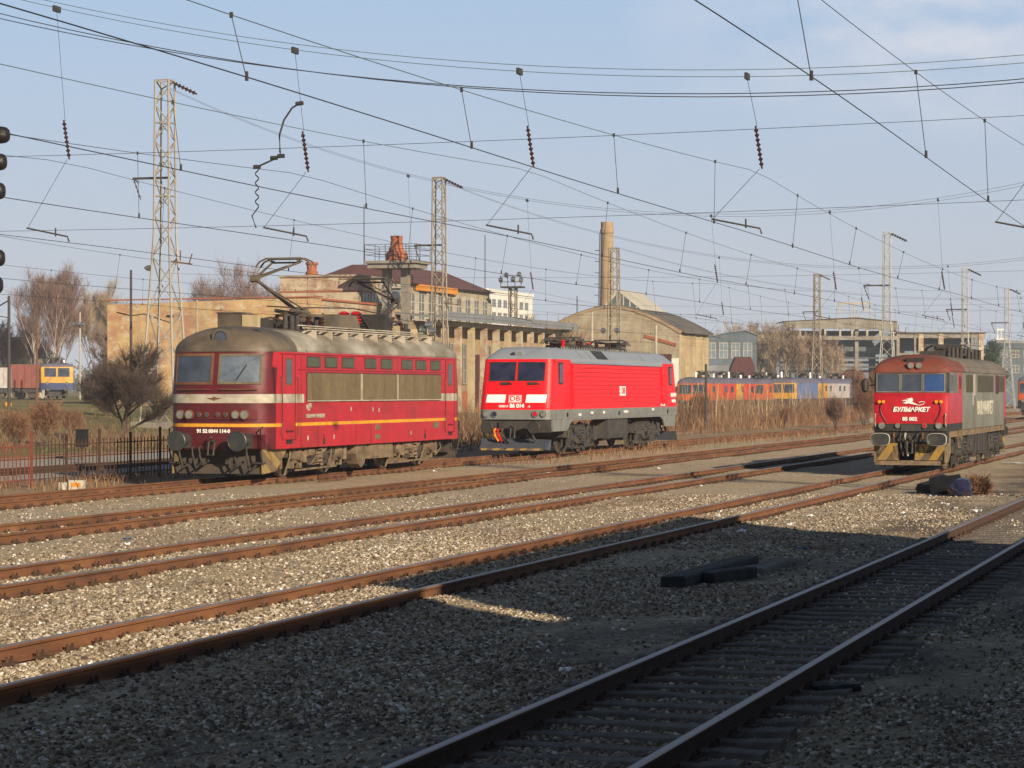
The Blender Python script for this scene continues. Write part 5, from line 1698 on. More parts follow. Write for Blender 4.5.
def water_platform():
    c = at(396, 300, 186)
    root = thing("concrete_tower", "concrete platform on two pillars carrying a squat orange brick flue", "tower", (c.x, c.y, 4.0))
    for x in (-0.7, 0.75):
        mb = MB(); mb.box(x - 0.28, x + 0.28, -0.3, 0.3, 0, 7.6); mb.build("pillar", M['concrete'], root, smooth=0)
    mb = MB(); mb.box(-0.4, 0.45, -0.2, 0.2, 4.6, 5.0); mb.build("cross_beam", M['concrete'], root, smooth=0)
    mb = MB(); mb.box(-1.75, 2.0, -1.4, 1.4, 7.6, 7.95); mb.box(-1.95, 2.2, -1.6, 1.6, 7.95, 8.15); mb.build("slab", M['concrete'], root, smooth=0)
    fl = MB(); fl.lathe((0.05, 0, 0), [(0.80, 8.15), (0.80, 8.75), (0.62, 8.95), (0.47, 9.2), (0.47, 9.6), (0.41, 9.65), (0.46, 9.95), (0.46, 10.05), (0.36, 10.05), (0.36, 9.8)], 18); fl.build("brick_flue", M['brick'], root)
    rl = MB()
    for z in (8.6, 9.0, 9.35):
        for y in (-1.55, 1.55):
            rl.beam((-1.9, y, z), (2.15, y, z), 0.035)
        for x in (-1.9, 2.15):
            rl.beam((x, -1.55, z), (x, 1.55, z), 0.035)
    for i in range(6):
        x = -1.9 + 4.05 * i / 5
        for y in (-1.55, 1.55):
            rl.beam((x, y, 8.15), (x, y, 9.35), 0.035)
    rl.build("railing", M['steel_dark'], root, smooth=0)
    pd = MB(); pd.box(-1.4, 1.5, -1, 1, -3.5, 0); pd.build("base", M['plaster_grey'], root, smooth=0)
water_platform()

def lantern_hall():
    p, t = -72.1, 202.8
    root = bld("lantern_hall", "tall hall with maroon roof and a long band of windows behind the concrete platform", p, t, 1.5)
    Wd, L = 9.0, 24.0
    ez = 10.3
    mb = MB(); mb.box(-Wd, 0, 0, L, 0, ez); mb.build("wall", M['plaster_grey'], root, smooth=0)
    rf = MB()
    o = 0.5
    rf.add([(-Wd - o, -o, ez), (o, -o, ez), (o, L + o, ez), (-Wd - o, L + o, ez), (-Wd / 2 - 1.5, 3.0, ez + 1.8), (-Wd / 2 + 1.5, 3.0, ez + 1.8), (-Wd / 2 + 1.5, L - 4, ez + 1.8), (-Wd / 2 - 1.5, L - 4, ez + 1.8)],
           [(0, 1, 5, 4), (1, 2, 6, 5), (2, 3, 7, 6), (3, 0, 4, 7), (4, 5, 6, 7), (0, 3, 2, 1)])
    rf.build("roof", M['roof_maroon'], root, smooth=0)
    ob = MB(); ob.box(0.1, 0.5, 2.5, 13.0, ez - 0.55, ez - 0.004); ob.build("crane_beam", M['orange_beam'], root, smooth=0)
    n = 9
    for i in range(n):
        win(root, ('x', 0.0), 1.6 + i * 2.6, ez - 3.1, 1.7, 2.3, nx=2, nz=3)
    for i in range(n + 1):
        q = MB(); q.box(0.0, 0.22, 0.1 + i * 2.6, 0.5 + i * 2.6, 4, ez - 0.6); q.build("pilaster", M['conc_post'], root, smooth=0)
    for x in (-3.9, -2.4, -0.9):
        win(root, ('y', 0.0), x, ez - 2.6, 1.05, 2.0, nx=2, nz=2, pane=M['blue_wall'])
    ar = MB()
    ar.prism([(-0.9 + 0.62 * math.cos(R(a)), ez - 1.6 + 0.9 * math.sin(R(a))) for a in range(0, 181, 15)], -0.16, -0.08, 'Y')
    ar.build("arched_window", M['glass'], root, smooth=0)
    cp = MB(); cp.box(-Wd - 0.3, 0.3, -0.35, 0.0, ez - 0.45, ez - 0.02); cp.build("cornice", M['conc_post'], root, smooth=0)
lantern_hall()

def office():
    p, t = -184.8, 540.0
    root = bld("office_block", "white office block with rows of dark windows, far behind the sheds", p, t)
    L, H, Wd = 78.0, 25.0, 14.0
    mb = MB(); mb.box(-Wd, 0, 0, L, 0, H); mb.build("wall", M['office'], root, smooth=0)
    rf = MB(); rf.box(-Wd - .3, .3, -.3, L + .3, H, H + 0.7); rf.build("roof", M['office'], root, smooth=0)
    for k in range(3):
        for i in range(16):
            win(root, ('x', 0.0), 3.5 + i * 4.6, H - 3.6 - 3.2 * k, 3.0, 1.9, nx=2, nz=1)
office()

def canopy_shed():
    p, t = -62.0, 180.0
    z0 = 0.9
    root = bld("canopy_shed", "long open shed with cream columns and grey sheet canopy behind the locomotives", p, t, z0)
    L, H = 38.0, 8.2 - z0
    mb = MB(); mb.box(-7, -1.4, 0, L, -1, H - 0.3, 0); mb.box(-1.42, -1.36, 0, L, 0, 1.6, 1)
    mb.build("back_wall", [M['brick_pale'], M['brick']], root, smooth=0)
    rf = MB()
    rf.add([(-7, -0.4, H + 0.55), (0.9, -0.4, H - 0.15), (0.9, L + .4, H - 0.15), (-7, L + .4, H + 0.55), (-7, -0.4, H + 0.7), (0.9, -0.4, H), (0.9, L + .4, H), (-7, L + .4, H + 0.7)],
           [(0, 1, 2, 3), (4, 5, 6, 7), (0, 1, 5, 4), (1, 2, 6, 5), (2, 3, 7, 6), (3, 0, 4, 7)])
    rf.box(0.9, 1.0, -0.4, L + .4, H - 0.2, H + 0.42)
    rf.build("roof", M['roof_sheet'], root, smooth=0)
    ln = MB(); ln.box(-0.30, 0.14, 0, L, H - 0.62, H - 0.22); ln.build("lintel", M['yellow_wall'], root, smooth=0)
    for i in range(12):
        y = 0.4 + i * 3.3
        q = MB(); q.box(-0.25, 0.2, y - 0.28, y + 0.28, -1, H - 0.62); q.build("column", M['yellow_wall'] if i % 3 == 0 else M['plaster_pale'], root, smooth=0)
    for i in range(11):
        y = 2.05 + i * 3.3
        if i % 3 == 1:
            d = MB(); d.box(-1.36, -1.30, y - 1.2, y + 1.2, 0.3, 4.6); d.build("door", M['black'] if i % 2 else M['maroon_box'], root, smooth=0)
        else:
            win(root, ('x', -1.36), y, 2.2, 2.2, 3.2, nx=3, nz=3, frame=M['plaster_grey'])
canopy_shed()

def barrel_hall():
    p, t = -54.6, 231.0
    z0 = 0.6
    root = bld("barrel_hall", "cream hall with a curved gable and dark barrel roof, right of the chimney", p, t, z0)
    Wd, L = 13.4, 12.5
    ez, ap = 8.0 - z0, 10.55 - z0
    def arc(w0, drop=0.0):
        return [(-Wd / 2 + (w0 / 2) * math.cos(R(a)), ez + (ap - ez) * (1 - abs(math.cos(R(a))) ** 1.7) + drop) for a in range(0, 181, 10)]
    mb = MB(); mb.prism([(-Wd, -1), (0, -1)] + arc(Wd), 0, 0.4, 'Y'); mb.build("gable_wall", M['plaster_grey'], root, smooth=0)
    sd = MB(); sd.box(-0.4, 0, 0.4, L, -1, ez); sd.build("side_wall", M['yellow_wall'], root, smooth=0)  # lighter and warmer than the gable: sunlight put into this side's colour
    s2 = MB(); s2.box(-Wd, -Wd + 0.4, 0.4, L, -1, ez); s2.prism([(-Wd, -1), (0, -1)] + arc(Wd), L, L + 0.4, 'Y'); s2.build("back_wall", M['plaster_grey'], root, smooth=0)
    rf = MB(); a1 = arc(Wd + 0.9, 0.0); a2 = arc(Wd + 0.9, 0.22)
    rf.prism(a1 + a2[::-1], 0.41, L + 0.7, 'Y'); rf.build("roof", M['roof_slate'], root, smooth=30)
    tr = MB(); a1 = arc(Wd + 0.2, -0.10); a2 = arc(Wd + 0.5, 0.12); tr.prism(a1 + a2[::-1], -0.08, 0.40, 'Y'); tr.build("gable_trim", M['brick_pale'], root, smooth=30)
    dr = MB(); dr.box(-5.0, -0.7, -0.06, -0.004, 3.2, 5.4); dr.build("opening", M['maroon_box'], root, smooth=0)
    wp = MB(); wp.box(-0.7, -0.02, -0.05, -0.004, 0, 5.0); wp.build("white_patch", M['office'], root, smooth=0)
    fa = MB(); fa.cbox((-1.8, -0.05, 6.7), (3.2, 0.1, 0.28), ry=0.28); fa.build("rust_streak", M['brick'], root, smooth=0)
    for i in range(5):
        q = MB(); q.box(0.0, 0.16, 0.5 + i * 2.8, 0.9 + i * 2.8, 2.6, ez - 0.2); q.build("pilaster", M['yellow_wall'], root, smooth=0)
    an = MB(); an.box(0.02, 2.2, 3.0, L + 3, -1, 3.0); an.build("annex", M['plaster_grey'], root, smooth=0)
    ar = MB(); ar.box(0.02, 2.5, 2.7, L + 3.3, 3.0, 3.2); ar.build("annex_roof", M['black'], root, smooth=0)
    for y in (5.5, 8.5, 11.5):
        win(root, ('x', 2.2), y, 1.0, 1.6, 1.4)
    # ridge skylight
    sk = MB(); zz = ap + 0.15
    sk.prism([(-Wd / 2 - 1.4, zz - 0.35), (-Wd / 2 + 2.6, zz - 0.35), (-Wd / 2 + 0.3, zz + 1.45)], 2.0, 2.06, 'Y', 1)
    sk.prism([(-Wd / 2 - 1.5, zz - 0.4), (-Wd / 2 - 1.3, zz - 0.4), (-Wd / 2 + 0.3, zz + 1.35), (-Wd / 2 + 2.5, zz - 0.4), (-Wd / 2 + 2.8, zz - 0.4), (-Wd / 2 + 0.3, zz + 1.6)], 1.95, 11.0, 'Y', 0)
    for i in range(6):
        x = -Wd / 2 - 1.2 + i * 0.65
        top = zz + 1.4 - abs(x + Wd / 2 - 0.3) * 0.85
        sk.box(x - 0.05, x + 0.05, 1.93, 2.0, zz - 0.35, top, 0)
    sk.build("skylight", [M['pale_sheet'], M['pane']], root, smooth=0)
barrel_hall()

def chimney():
    c = at(607, 390, 290)
    root = thing("chimney", "tall round pale brick factory chimney beside the barrel roofed hall", "chimney", (c.x, c.y, 0.5))
    mb = MB(); mb.lathe((0, 0, 0), [(0.98, 0), (0.70, 20.2), (0.80, 20.3), (0.80, 20.7), (0.72, 20.8), (0.72, 21.55), (0.5, 21.55), (0.5, 20.9)], 20); mb.build("stack", M['brick_pale'], root)
    ld = MB()
    for s in (-0.18, 0.18):
        ld.beam((-1.12, s, 1), (-0.86, s, 20.3), 0.05)
    for i in range(40):
        z = 1.2 + i * 0.47; x = -1.12 + 0.26 * (z - 1) / 19.3
        ld.beam((x, -0.18, z), (x, 0.18, z), 0.035)
    for i in range(12):
        z = 4 + i * 1.3; x = -1.12 + 0.26 * (z - 1) / 19.3
        ld.tube([(x, -.3, z), (x - .5, -.3, z), (x - .5, .3, z), (x, .3, z)], 0.025, 4)
    ld.build("ladder", M['steel_dark'], root, smooth=0)
chimney()

def blue_sheds():
    c = at(731, 390, 330)
    root = thing("sheet_shed", "blue grey corrugated shed between the barrel hall and the bare trees", "shed", (c.x, c.y, 0.4), 0)
    mb = MB(); mb.prism([(-3.6, 0), (3.4, 0), (3.4, 9.4), (1.8, 10.0), (-0.4, 9.7), (-3.6, 9.0)], 0, 12, 'Y'); mb.build("wall", M['blue_shed'], root, smooth=0)
    rf = MB()
    for a, b in (((-3.7, 9.0), (-0.4, 9.72)), ((-0.4, 9.72), (1.8, 10.05)), ((1.8, 10.05), (3.5, 9.4))):
        rf.prism([a, b, (b[0], b[1] + .15), (a[0], a[1] + .15)], -0.2, 12.2, 'Y')
    rf.build("roof", M['roof_sheet'], root, smooth=0)
    for x in (-2.6, -1.0, 0.6, 2.2):
        win(root, ('y', 0.0), x, 6.4, 1.1, 2.0, pane=M['blue_wall'])
    lo = MB(); lo.box(-3.6, -0.2, -3, -0.02, 0, 5.4); lo.build("lean_to", M['roof_sheet'], root, smooth=0)
    c = at(742, 390, 318)
    r2 = thing("hopper", "dark maroon sheet metal hopper beside the blue grey shed", "hopper", (c.x, c.y, 0.4), 0)
    hb = MB(); hb.prism([(-1.8, 2.6), (1.7, 2.6), (1.5, 5.2), (1.0, 6.4), (-0.9, 6.4), (-1.5, 5.0)], -1.5, 1.5, 'Y'); hb.build("bin", M['maroon_box'], r2, smooth=0)
    for x in (-1.5, 1.4):
        for y in (-1.3, 1.3):
            q = MB(); q.box(x - 0.12, x + 0.12, y - 0.12, y + 0.12, 0, 2.6); q.build("leg", M['steel_dark'], r2, smooth=0)
    rl = MB()
    for z in (2.7, 3.3, 3.8):
        rl.beam((-1.9, -1.7, z), (1.8, -1.7, z), 0.07)
    rl.build("railing", M['steel_dark'], r2, smooth=0)
    c = at(762, 390, 345)
    r3 = thing("tower_block", "narrow beige tower block behind the bare trees, right of the hopper", "building", (c.x, c.y, 0.4), 0)
    tb = MB(); tb.box(-1.5, 2.0, 0, 6, 0, 10.0); tb.build("wall", M['plaster_grey'], r3, smooth=0)
    tr = MB(); tr.box(-1.7, 2.2, -.2, 6.2, 10.0, 10.3); tr.build("roof", M['roof_sheet'], r3, smooth=0)
    for z in (3.0, 5.2, 7.4):
        win(r3, ('y', 0.0), 0.3, z, 1.2, 1.3)
blue_sheds()

def frame_hall():
    c = at(790, 390, 350)
    root = thing("concrete_hall", "wide concrete frame hall with open bays behind the red and grey locomotive", "building", (c.x, c.y, 0.4), 0)
    z = lambda py: EYE + (390 - py) / 2500 * 350 - 0.4
    X = lambda px: (px - 790) / 2500 * 350
    x1 = X(897)
    bm = MB(); bm.prism([(X(783), z(328)), (x1, z(330)), (x1, z(322)), (X(855), z(318)), (X(790), z(321)), (X(783), z(322))], -0.3, 0.3, 'Y'); bm.build("parapet", M['concrete'], root, smooth=0)
    b2 = MB(); b2.box(X(783), x1, -0.25, 0.25, z(340), z(336)); b2.build("beam", M['concrete'], root, smooth=0)
    for px in (785, 800, 825, 840, 852, 867, 880, 893):
        q = MB(); q.box(X(px) - 0.14, X(px) + 0.14, -0.2, 0.2, z(336), z(329)); q.build("strut", M['conc_post'], root, smooth=0)
    for px in (787, 824, 857, 895):
        q = MB(); q.box(X(px) - 0.25, X(px) + 0.25, 0.26, 0.76, 0, z(329)); q.build("column", M['concrete'], root, smooth=0)
    wl = MB(); wl.box(X(783), x1, 5.0, 5.4, 0, z(330)); wl.build("back_wall", M['blue_wall'], root, smooth=0)
    bd = MB(); bd.box(X(783), x1, 4.9, 4.98, z(352), z(346)); bd.build("window_band", M['pane'], root, smooth=0)
    for py in (357, 366):
        q = MB(); q.box(X(783), x1, 3.5, 3.8, z(py + 1.5), z(py)); q.build("crane_rail", M['steel_dark'], root, smooth=0)
    rf = MB(); rf.prism([(X(783), z(322)), (X(790), z(321)), (X(855), z(318)), (x1, z(322)), (x1, z(321.4)), (X(855), z(317.2)), (X(783), z(321.2))], -0.5, 9, 'Y'); rf.build("roof", M['roof_slate'], root, smooth=0)
    # lower right wing
    wg = MB(); wg.box(x1, X(985), 0.0, 0.4, z(338), z(334)); wg.box(x1, X(985), 0.0, 0.4, z(356), z(353)); wg.build("beam", M['concrete'], root, smooth=0)
    for px, w_ in ((898, 3), (915, 2), (921, 5), (941, 5), (963, 2), (972, 2), (981, 5)):
        q = MB(); q.box(X(px - w_ / 2), X(px + w_ / 2), -0.1, 0.5, 0, z(333)); q.build("column", M['plaster_pale'] if w_ > 4 else M['concrete'], root, smooth=0)
    w2 = MB(); w2.box(x1, X(985), 4, 4.4, 0, z(336)); w2.build("back_wall", M['blue_wall'], root, smooth=0)
    r2 = MB(); r2.box(x1, X(986), -0.3, 8, z(333.4), z(332)); r2.build("roof", M['roof_slate'], root, smooth=0)
    pn = MB(); pn.box(X(925), X(938), 0.5, 0.7, z(352), z(344)); pn.build("panel", M['black'], root, smooth=0)
    # pipe frame standing on the roof
    c2 = at(855, 319, 352)
    r3 = thing("roof_frame", "open pipe frame standing on the roof of the concrete hall", "frame", c2, 0)
    fb = MB(); s = 352 / 2500
    for px in (-16, -1, 15):
        fb.beam((px * s, 0, -0.2), (px * s, 0, 15.5 * s), 0.16)
    fb.beam((-17 * s, 0, 15.5 * s), (16 * s, 0, 15.5 * s), 0.3)
    fb.beam((-15 * s, 0, 13 * s), (-1 * s, 0, 0.5 * s), 0.08); fb.beam((15 * s, 0, 13 * s), (0, 0, 0.5 * s), 0.12)
    fb.build("pipe_frame", M['conc_post'], r3, smooth=0)
frame_hall()

def small_far():
    c = at(1013, 390, 420)
    root = thing("grey_building", "low grey flat building at the far right behind the masts", "building", (c.x, c.y, 0), 0)
    mb = MB(); mb.box(-2.6, 6, 0, 8, 0, 10.4); mb.build("wall", M['blue_shed'], root, smooth=0)
    rf = MB(); rf.box(-2.8, 6.2, -.2, 8.2, 10.4, 10.9); rf.build("roof", M['roof_sheet'], root, smooth=0)
    for i in range(4):
        for z in (5.5, 8):
            win(root, ('y', 0.0), -1.6 + i * 2, z, 1.2, 1.2)
    c = at(1001, 390, 520)
    r2 = thing("white_turret", "small white turret above the trees at the far right", "tower", (c.x, c.y, 0), 0)
    tb = MB(); tb.box(-0.8, 0.8, 0, 1.6, 0, 13.0); tb.box(-1.1, 1.1, -.3, 1.9, 13.0, 13.3); tb.build("wall", M['office'], r2, smooth=0)
    tl = MB()
    for x in (-0.7, 0, 0.7):
        tl.box(x - .1, x + .1, 0, 0.2, 13.3, 15.0)
    tl.box(-0.9, 0.9, -.1, 0.4, 15.0, 15.3); tl.build("lantern", M['office'], r2, smooth=0)
    c = at(8, 390, 340)
    r3 = thing("brown_shed", "low brown shed behind the bare birches at the far left", "shed", (c.x, c.y, 1.6), 0)
    mb = MB(); mb.box(-6, 5, 0, 9, 0, 5.4); mb.build("wall", M['plaster_grey'], r3, smooth=0)
    rf = MB(); rf.prism([(-6.4, 5.4), (5.4, 5.4), (2.5, 8.2), (-6.4, 8.2)], -.3, 9.3, 'Y'); rf.build("roof", M['roof_slate'], r3, smooth=0)
    for x in (-4, -1, 2):
        win(r3, ('y', 0.0), x, 2, 1.4, 1.8)
small_far()
# ------------------------------------------------------------------ lattice masts
M['mast_pale'] = mat("pale galvanised mast paint", (0.33, 0.315, 0.28), (0.19, 0.14, 0.10), 0.8, 0.5, (1, 1, 0.5), 0.7)
M['mast_white'] = mat("chalky mast paint", (0.40, 0.39, 0.355), (0.26, 0.235, 0.20), 0.6, 0.5, rough=0.7)
M['mast_rust'] = mat("rusty mast paint", (0.27, 0.235, 0.175), (0.15, 0.09, 0.055), 0.7, 0.4, (1, 1, 0.5), 0.8)

def string_ins(mb, a, b, n=5, r=0.075, m=0):
    """string of insulator discs from a to b"""
    a, b = Vector(a), Vector(b)
    d = (b - a)
    mb.cone(a - d * 0.06, b + d * 0.06, r * 0.38, r * 0.38, 7, m)
    for i in range(n):
        c0 = a + d * ((i + 0.15) / n); c1 = a + d * ((i + 0.5) / n); c2 = a + d * ((i + 0.85) / n)
        mb.cone(c0, c1, r * 0.5, r, 8, m)
        mb.cone(c1, c2, r, r * 0.45, 8, m)

def lattice(name, label, loc, h, wb, wt, mt, step=1.3, leg=0.10, group="lattice masts along the yard", bend=0.35, arm=True, rz=None, extra=None):
    root = thing(name, label, "mast", loc, rz, group)
    def wid(z):
        k = z / h
        return wb + (wt - wb) * min(1, k / (1 - bend * 0.0)) if bend == 0 else (wb + (wt * 1.15 - wb) * (k / 0.55) if k < 0.55 else wt * 1.15 + (wt - wt * 1.15) * ((k - 0.55) / 0.45))
    levels = [0.0]
    z = 0.0
    while z < h - 0.3:
        z = min(h, z + max(step * wid(z) * 0.9, 0.8)); levels.append(z)
    mb = MB()
    def corner(z, i):
        w_ = wid(z) / 2
        return Vector(((-w_, w_, w_, -w_)[i], (-w_, -w_, w_, w_)[i], z))
    for a, b in zip(levels, levels[1:]):
        for i in range(4):
            mb.beam(corner(a, i), corner(b, i), leg)
    for k, (a, b) in enumerate(zip(levels, levels[1:])):
        for i in range(4):
            j = (i + 1) % 4
            if (k + i) % 2: mb.beam(corner(a, i), corner(b, j), leg * 0.62)
            else: mb.beam(corner(a, j), corner(b, i), leg * 0.62)
    for z in (levels[-1], levels[len(levels) // 2], levels[len(levels) * 3 // 4]):
        for i in range(4):
            mb.beam(corner(z, i), corner(z, (i + 1) % 4), leg * 0.7)
    mb.build("lattice", mt, root, smooth=0)
    ft = MB(); w_ = wb / 2 + 0.35; ft.box(-w_, w_, -w_, w_, -1.0, 0.35); ft.build("footing", M['concrete'], root, smooth=0)
    if arm:
        ab = MB(); za = h * 0.72
        ab.beam((0.3, 0, za), (-1.9, 0, za), 0.12)
        ab.beam((-1.8, 0, za), (-1.55, 0.0, za - 0.3), 0.05)
        ab.build("side_arm", M['steel_dark'], root, smooth=0)
        ib = MB(); string_ins(ib, (-1.85, 0, za - 0.05), (-1.45, 0, za - 1.1), 4, 0.06); ib.build("insulator", M['steel_dark'], root)
        tb = MB(); string_ins(tb, (wt / 2 + 0.1, 0.1, h - 0.15), (wt / 2 + 1.25, 0.35, h - 0.72), 6, 0.13); tb.build("insulator", M['ins_brown'] if loc[1] < 190 else M['steel_dark'], root)
        t2 = MB(); t2.beam((0.3, 0.0, h * 0.48), (1.6, 0.0, h * 0.47), 0.07); t2.beam((1.5, -.2, h * .47), (1.5, .2, h * .50), 0.05); t2.beam((0.9, 0, h * .48), (0.9, 0, h * .51), 0.05); t2.build("bracket", M['steel_rust'], root, smooth=0)
    if extra:
        extra(root, h)
    return root

def flood(root, x, z, y=0.0, r=0.28):
    fb = MB(); fb.lathe((x, y, z), [(r * 0.35, 0.45), (r * 0.6, 0.3), (r, 0.0), (r * 1.02, -0.05), (r * 0.8, -0.05), (r * 0.5, 0.2)], 14, 0, 'Y')
    fb.cone((x, y + 0.3, z), (x, y + 0.3, z - 0.35), 0.04, 0.04, 6)
    o = fb.build("floodlight", M['chrome'], root)
    lb = MB(); lb.cone((x, y - 0.075, z), (x, y - 0.02, z), r * 0.85, r * 0.85, 14); lb.build("lens", M['white'], o)

MASTS = []
def m1x(root, h):
    flood(root, -0.75, h * 0.47 - 0.2, -0.5, 0.16)
c = at(165, 390, 135); z = zg(c.x, c.y)
lattice("lattice_mast", "tallest lattice mast, pale with wide splayed legs, left of the faded red locomotive", (c.x, c.y, z), 19.3 - z, 2.05, 0.78, M['mast_pale'], leg=0.09, extra=m1x)
c = at(439, 390, 179); z = zg(c.x, c.y)
def m2x(root, h):
    for x, dz in ((-0.9, -.1), (-0.45, .25), (-0.2, -.2)):
        flood(root, x - 0.1, 7.0 - zg(c.x, c.y) + dz, -0.7, 0.30)
    b = MB(); b.beam((-1.2, -0.45, 6.5 - zg(c.x, c.y)), (0.3, -0.45, 6.5 - zg(c.x, c.y)), 0.08); b.build("bracket", M['steel_dark'], root)
lattice("lattice_mast", "slender lattice mast with floodlights behind the rear pantograph of the faded locomotive", (c.x, c.y, z), 17.8 - z, 1.2, 0.72, M['mast_rust'], leg=0.085, extra=m2x)
c = at(614, 390, 226); z = zg(c.x, c.y)
def m3x(root, h):
    for x in (-0.85, 0.45):
        flood(root, x, 7.4, -0.7, 0.26)
lattice("lattice_mast", "lattice mast standing in front of the round brick chimney", (c.x, c.y, z), 15.4 - z, 1.1, 0.78, M['mast_rust'], leg=0.09, arm=False, extra=m3x)
c = at(817, 390, 324); z = 0.2
lattice("lattice_mast", "grey lattice mast among the bare trees left of the concrete hall", (c.x, c.y, z), 17.6 - z, 1.5, 0.7, M['mast_rust'], leg=0.11, arm=True)
for px, Y, top, lab in ((887, 200, 232, "white lattice mast rising just behind the cab of the red and grey locomotive"), (965, 249, 268, "white lattice mast behind the middle of the red and grey locomotive"),
                        (1007, 298, 288, "white splayed lattice mast at the right edge, behind the rear of the last locomotive")):
    c = at(px, 390, Y)
    lattice("lattice_mast", lab, (c.x, c.y, 0.0), EYE + (390 - top) / 2500 * Y, 1.9 if px > 1000 else 1.75, 0.5, M['mast_white'], leg=0.06, step=1.0)
# masts beside the frame that carry the nearest cross wires
c = P(-58, 53); lattice("lattice_mast", "lattice mast outside the picture carrying the nearest cross wires", (c.x, c.y, zg(c.x, c.y)), 18.5, 2.0, 0.78, M['mast_pale'])
for t in (53, 123.5, 169.5, 218.7):
    c = P(4.0, t); lattice("lattice_mast", "lattice mast on the platform side, outside the picture", (c.x, c.y, 0.5), 15.5, 1.6, 0.7, M['mast_pale'])

# ------------------------------------------------------------------ contact wires along the tracks
SUP = [-18.0, 53.0, 123.5, 169.5, 218.7, 268.0, 321.0]
CONT = {'A': (5.75, 7.45), 'B': (5.93, 7.30), 'C': (5.9, 7.46), 'D': (5.95, 7.5), 'E': (6.05, 7.95), 'F': (6.0, 7.7), 'G': (6.0, 7.7)}
LABW = {'A': 'contact and carrying wires over the nearest track, highest pair at the upper right', 'B': 'contact and carrying wires over the track of the red and grey locomotive',
        'C': 'contact and carrying wires over the third track from the viewer', 'D': 'contact and carrying wires over the fourth track from the viewer',
        'E': 'contact and carrying wires over the track of the faded red locomotive', 'F': 'contact and carrying wires over the shaded track behind the fence',
        'G': 'contact and carrying wires over the track at the grass edge'}
def mess_z(key, t):
    c, m = CONT[key]
    for a, b in zip(SUP, SUP[1:]):
        if a <= t <= b:
            u = (t - a) / (b - a)
            return m - 4 * 0.00014 * (b - a) ** 2 * u * (1 - u)
    return m
def catenary(key):
    p = TRACKS[key]
    c, m = CONT[key]
    root = thing("overhead_line", LABW[key], "overhead line", P(p, 0, 0), group="overhead lines along the tracks")
    t0, t1 = 4.0, 318.0
    r_ = 0.0072
    mw = MB()
    ts_ = [t0 + (t1 - t0) * i / 150 for i in range(151)]
    mw.tube([(0, t, mess_z(key, t)) for t in ts_], r_ * 0.8, 4); mw.build("carrying_wire", M['wire_pale'] if key in 'BC' else M['wire'], root)
    cw = MB(); cw.tube([(0.18 * math.sin(t / 47 * math.pi), t, c - 0.02 * math.sin(t * .2)) for t in ts_], r_, 4); cw.build("contact_wire", M['wire'], root)
    t = 9.0
    rr = random.Random(ord(key))
    n = 0
    while t < 215:
        if all(abs(t - s) > 2.0 for s in SUP):
            d = MB(); x = 0.18 * math.sin(t / 47 * math.pi)
            d.tube([(0, t, mess_z(key, t)), (x, t, c)], 0.0055, 4)
            d.cone((x, t, c - 0.02), (x, t, c + 0.08), 0.022, 0.018, 6); d.cone((0, t, mess_z(key, t) - 0.03), (0, t, mess_z(key, t) + 0.03), 0.022, 0.022, 6)
            d.build("dropper", M['wire'], root)
        t += 8.3 + rr.uniform(-.8, .8)
for k in 'ABCDEFG':
    catenary(k)

# ------------------------------------------------------------------ wires across the yard
def headspan(t, label, top, zm, zl, keys, p0=-57.6, p1=4.0, second=None, r_=0.0072):
    """top(p): height of the sagging carrying wire"""
    root = thing("cross_span", label, "cross wires", P(0, t, 0), group="wires across the yard")
    ps_ = [p0 + (p1 - p0) * i / 60 for i in range(61)]
    for dy, dz in ((-0.15, 0.0), (0.15, 0.16)):
        mb = MB(); mb.tube([(p, dy, top(p) + dz * (1 + 0.02 * (p + 20)) ) for p in ps_], r_, 4); mb.build("carrying_rope", M['wire_pale'] if second else M['wire'], root)
    if second:
        for dz, k in ((0.0, 1.0), (-0.25, 1.12)):
            mb = MB(); mb.tube([(p, -2.4 + dz, top(p) - 0.62 + dz * 0.4 + (k - 1) * 0.004 * (p + 12) ** 2 + dz * 0.02 * (p + 10)) for p in ps_], r_ * 1.35, 4); mb.build("feeder_cable", M['wire'], root)
    for z, rr_ in ((zm, 0.8), (zl, 0.7)):
        mb = MB(); mb.tube([(p, 0, z + 0.0011 * (p + 25) ** 2 * 0.5) for p in ps_], r_ * rr_, 4); mb.build("steady_rope", M['wire'], root)
    for k in keys:
        p = TRACKS[k]
        c, m = CONT[k]
        zt = top(p)
        zm_ = zm + 0.00055 * (p + 25) ** 2
        zl_ = zl + 0.00055 * (p + 25) ** 2
        sw = 0.22
        d = MB(); d.tube([(p - sw, 0, zt), (p, 0, m + 0.95)], 0.006, 4); d.box(p - sw - 0.03, p - sw + 0.03, -.16, .16, zt - 0.04, zt + 0.1); d.build("dropper", M['wire'], root)
        ib = MB()
        string_ins(ib, (p - 0.03, 0, m + 0.93), (p + 0.10, 0, m + 0.10), 8, 0.055); ib.build("insulator", M['ins_brown'], root)
        ra = MB(); ra.tube([(p - 1.0, 0, c + 0.36), (p - 0.9, 0, c + 0.34), (p + 0.06, 0, c + 0.14), (p + 0.10, 0, c + 0.02)], 0.022, 6)
        ra.cone((p - 0.25, 0, c + 0.15), (p - 0.25, 0, c + 0.35), 0.02, 0.02, 6); ra.build("registration_arm", M['steel_dark'], root)
        st = MB(); st.tube([(p + 0.05, 0, m + 0.05), (p - 0.98, 0, c + 0.36)], 0.006, 4); st.build("stay_wire", M['wire'], root)
    return root
s1 = headspan(53.0, "nearest cross wires sagging over all tracks, with long droppers and brown insulators", lambda p: 9.3 + 0.0066 * (p + 9) ** 2, 8.1, 6.34, 'ABCDEFG', second=True)
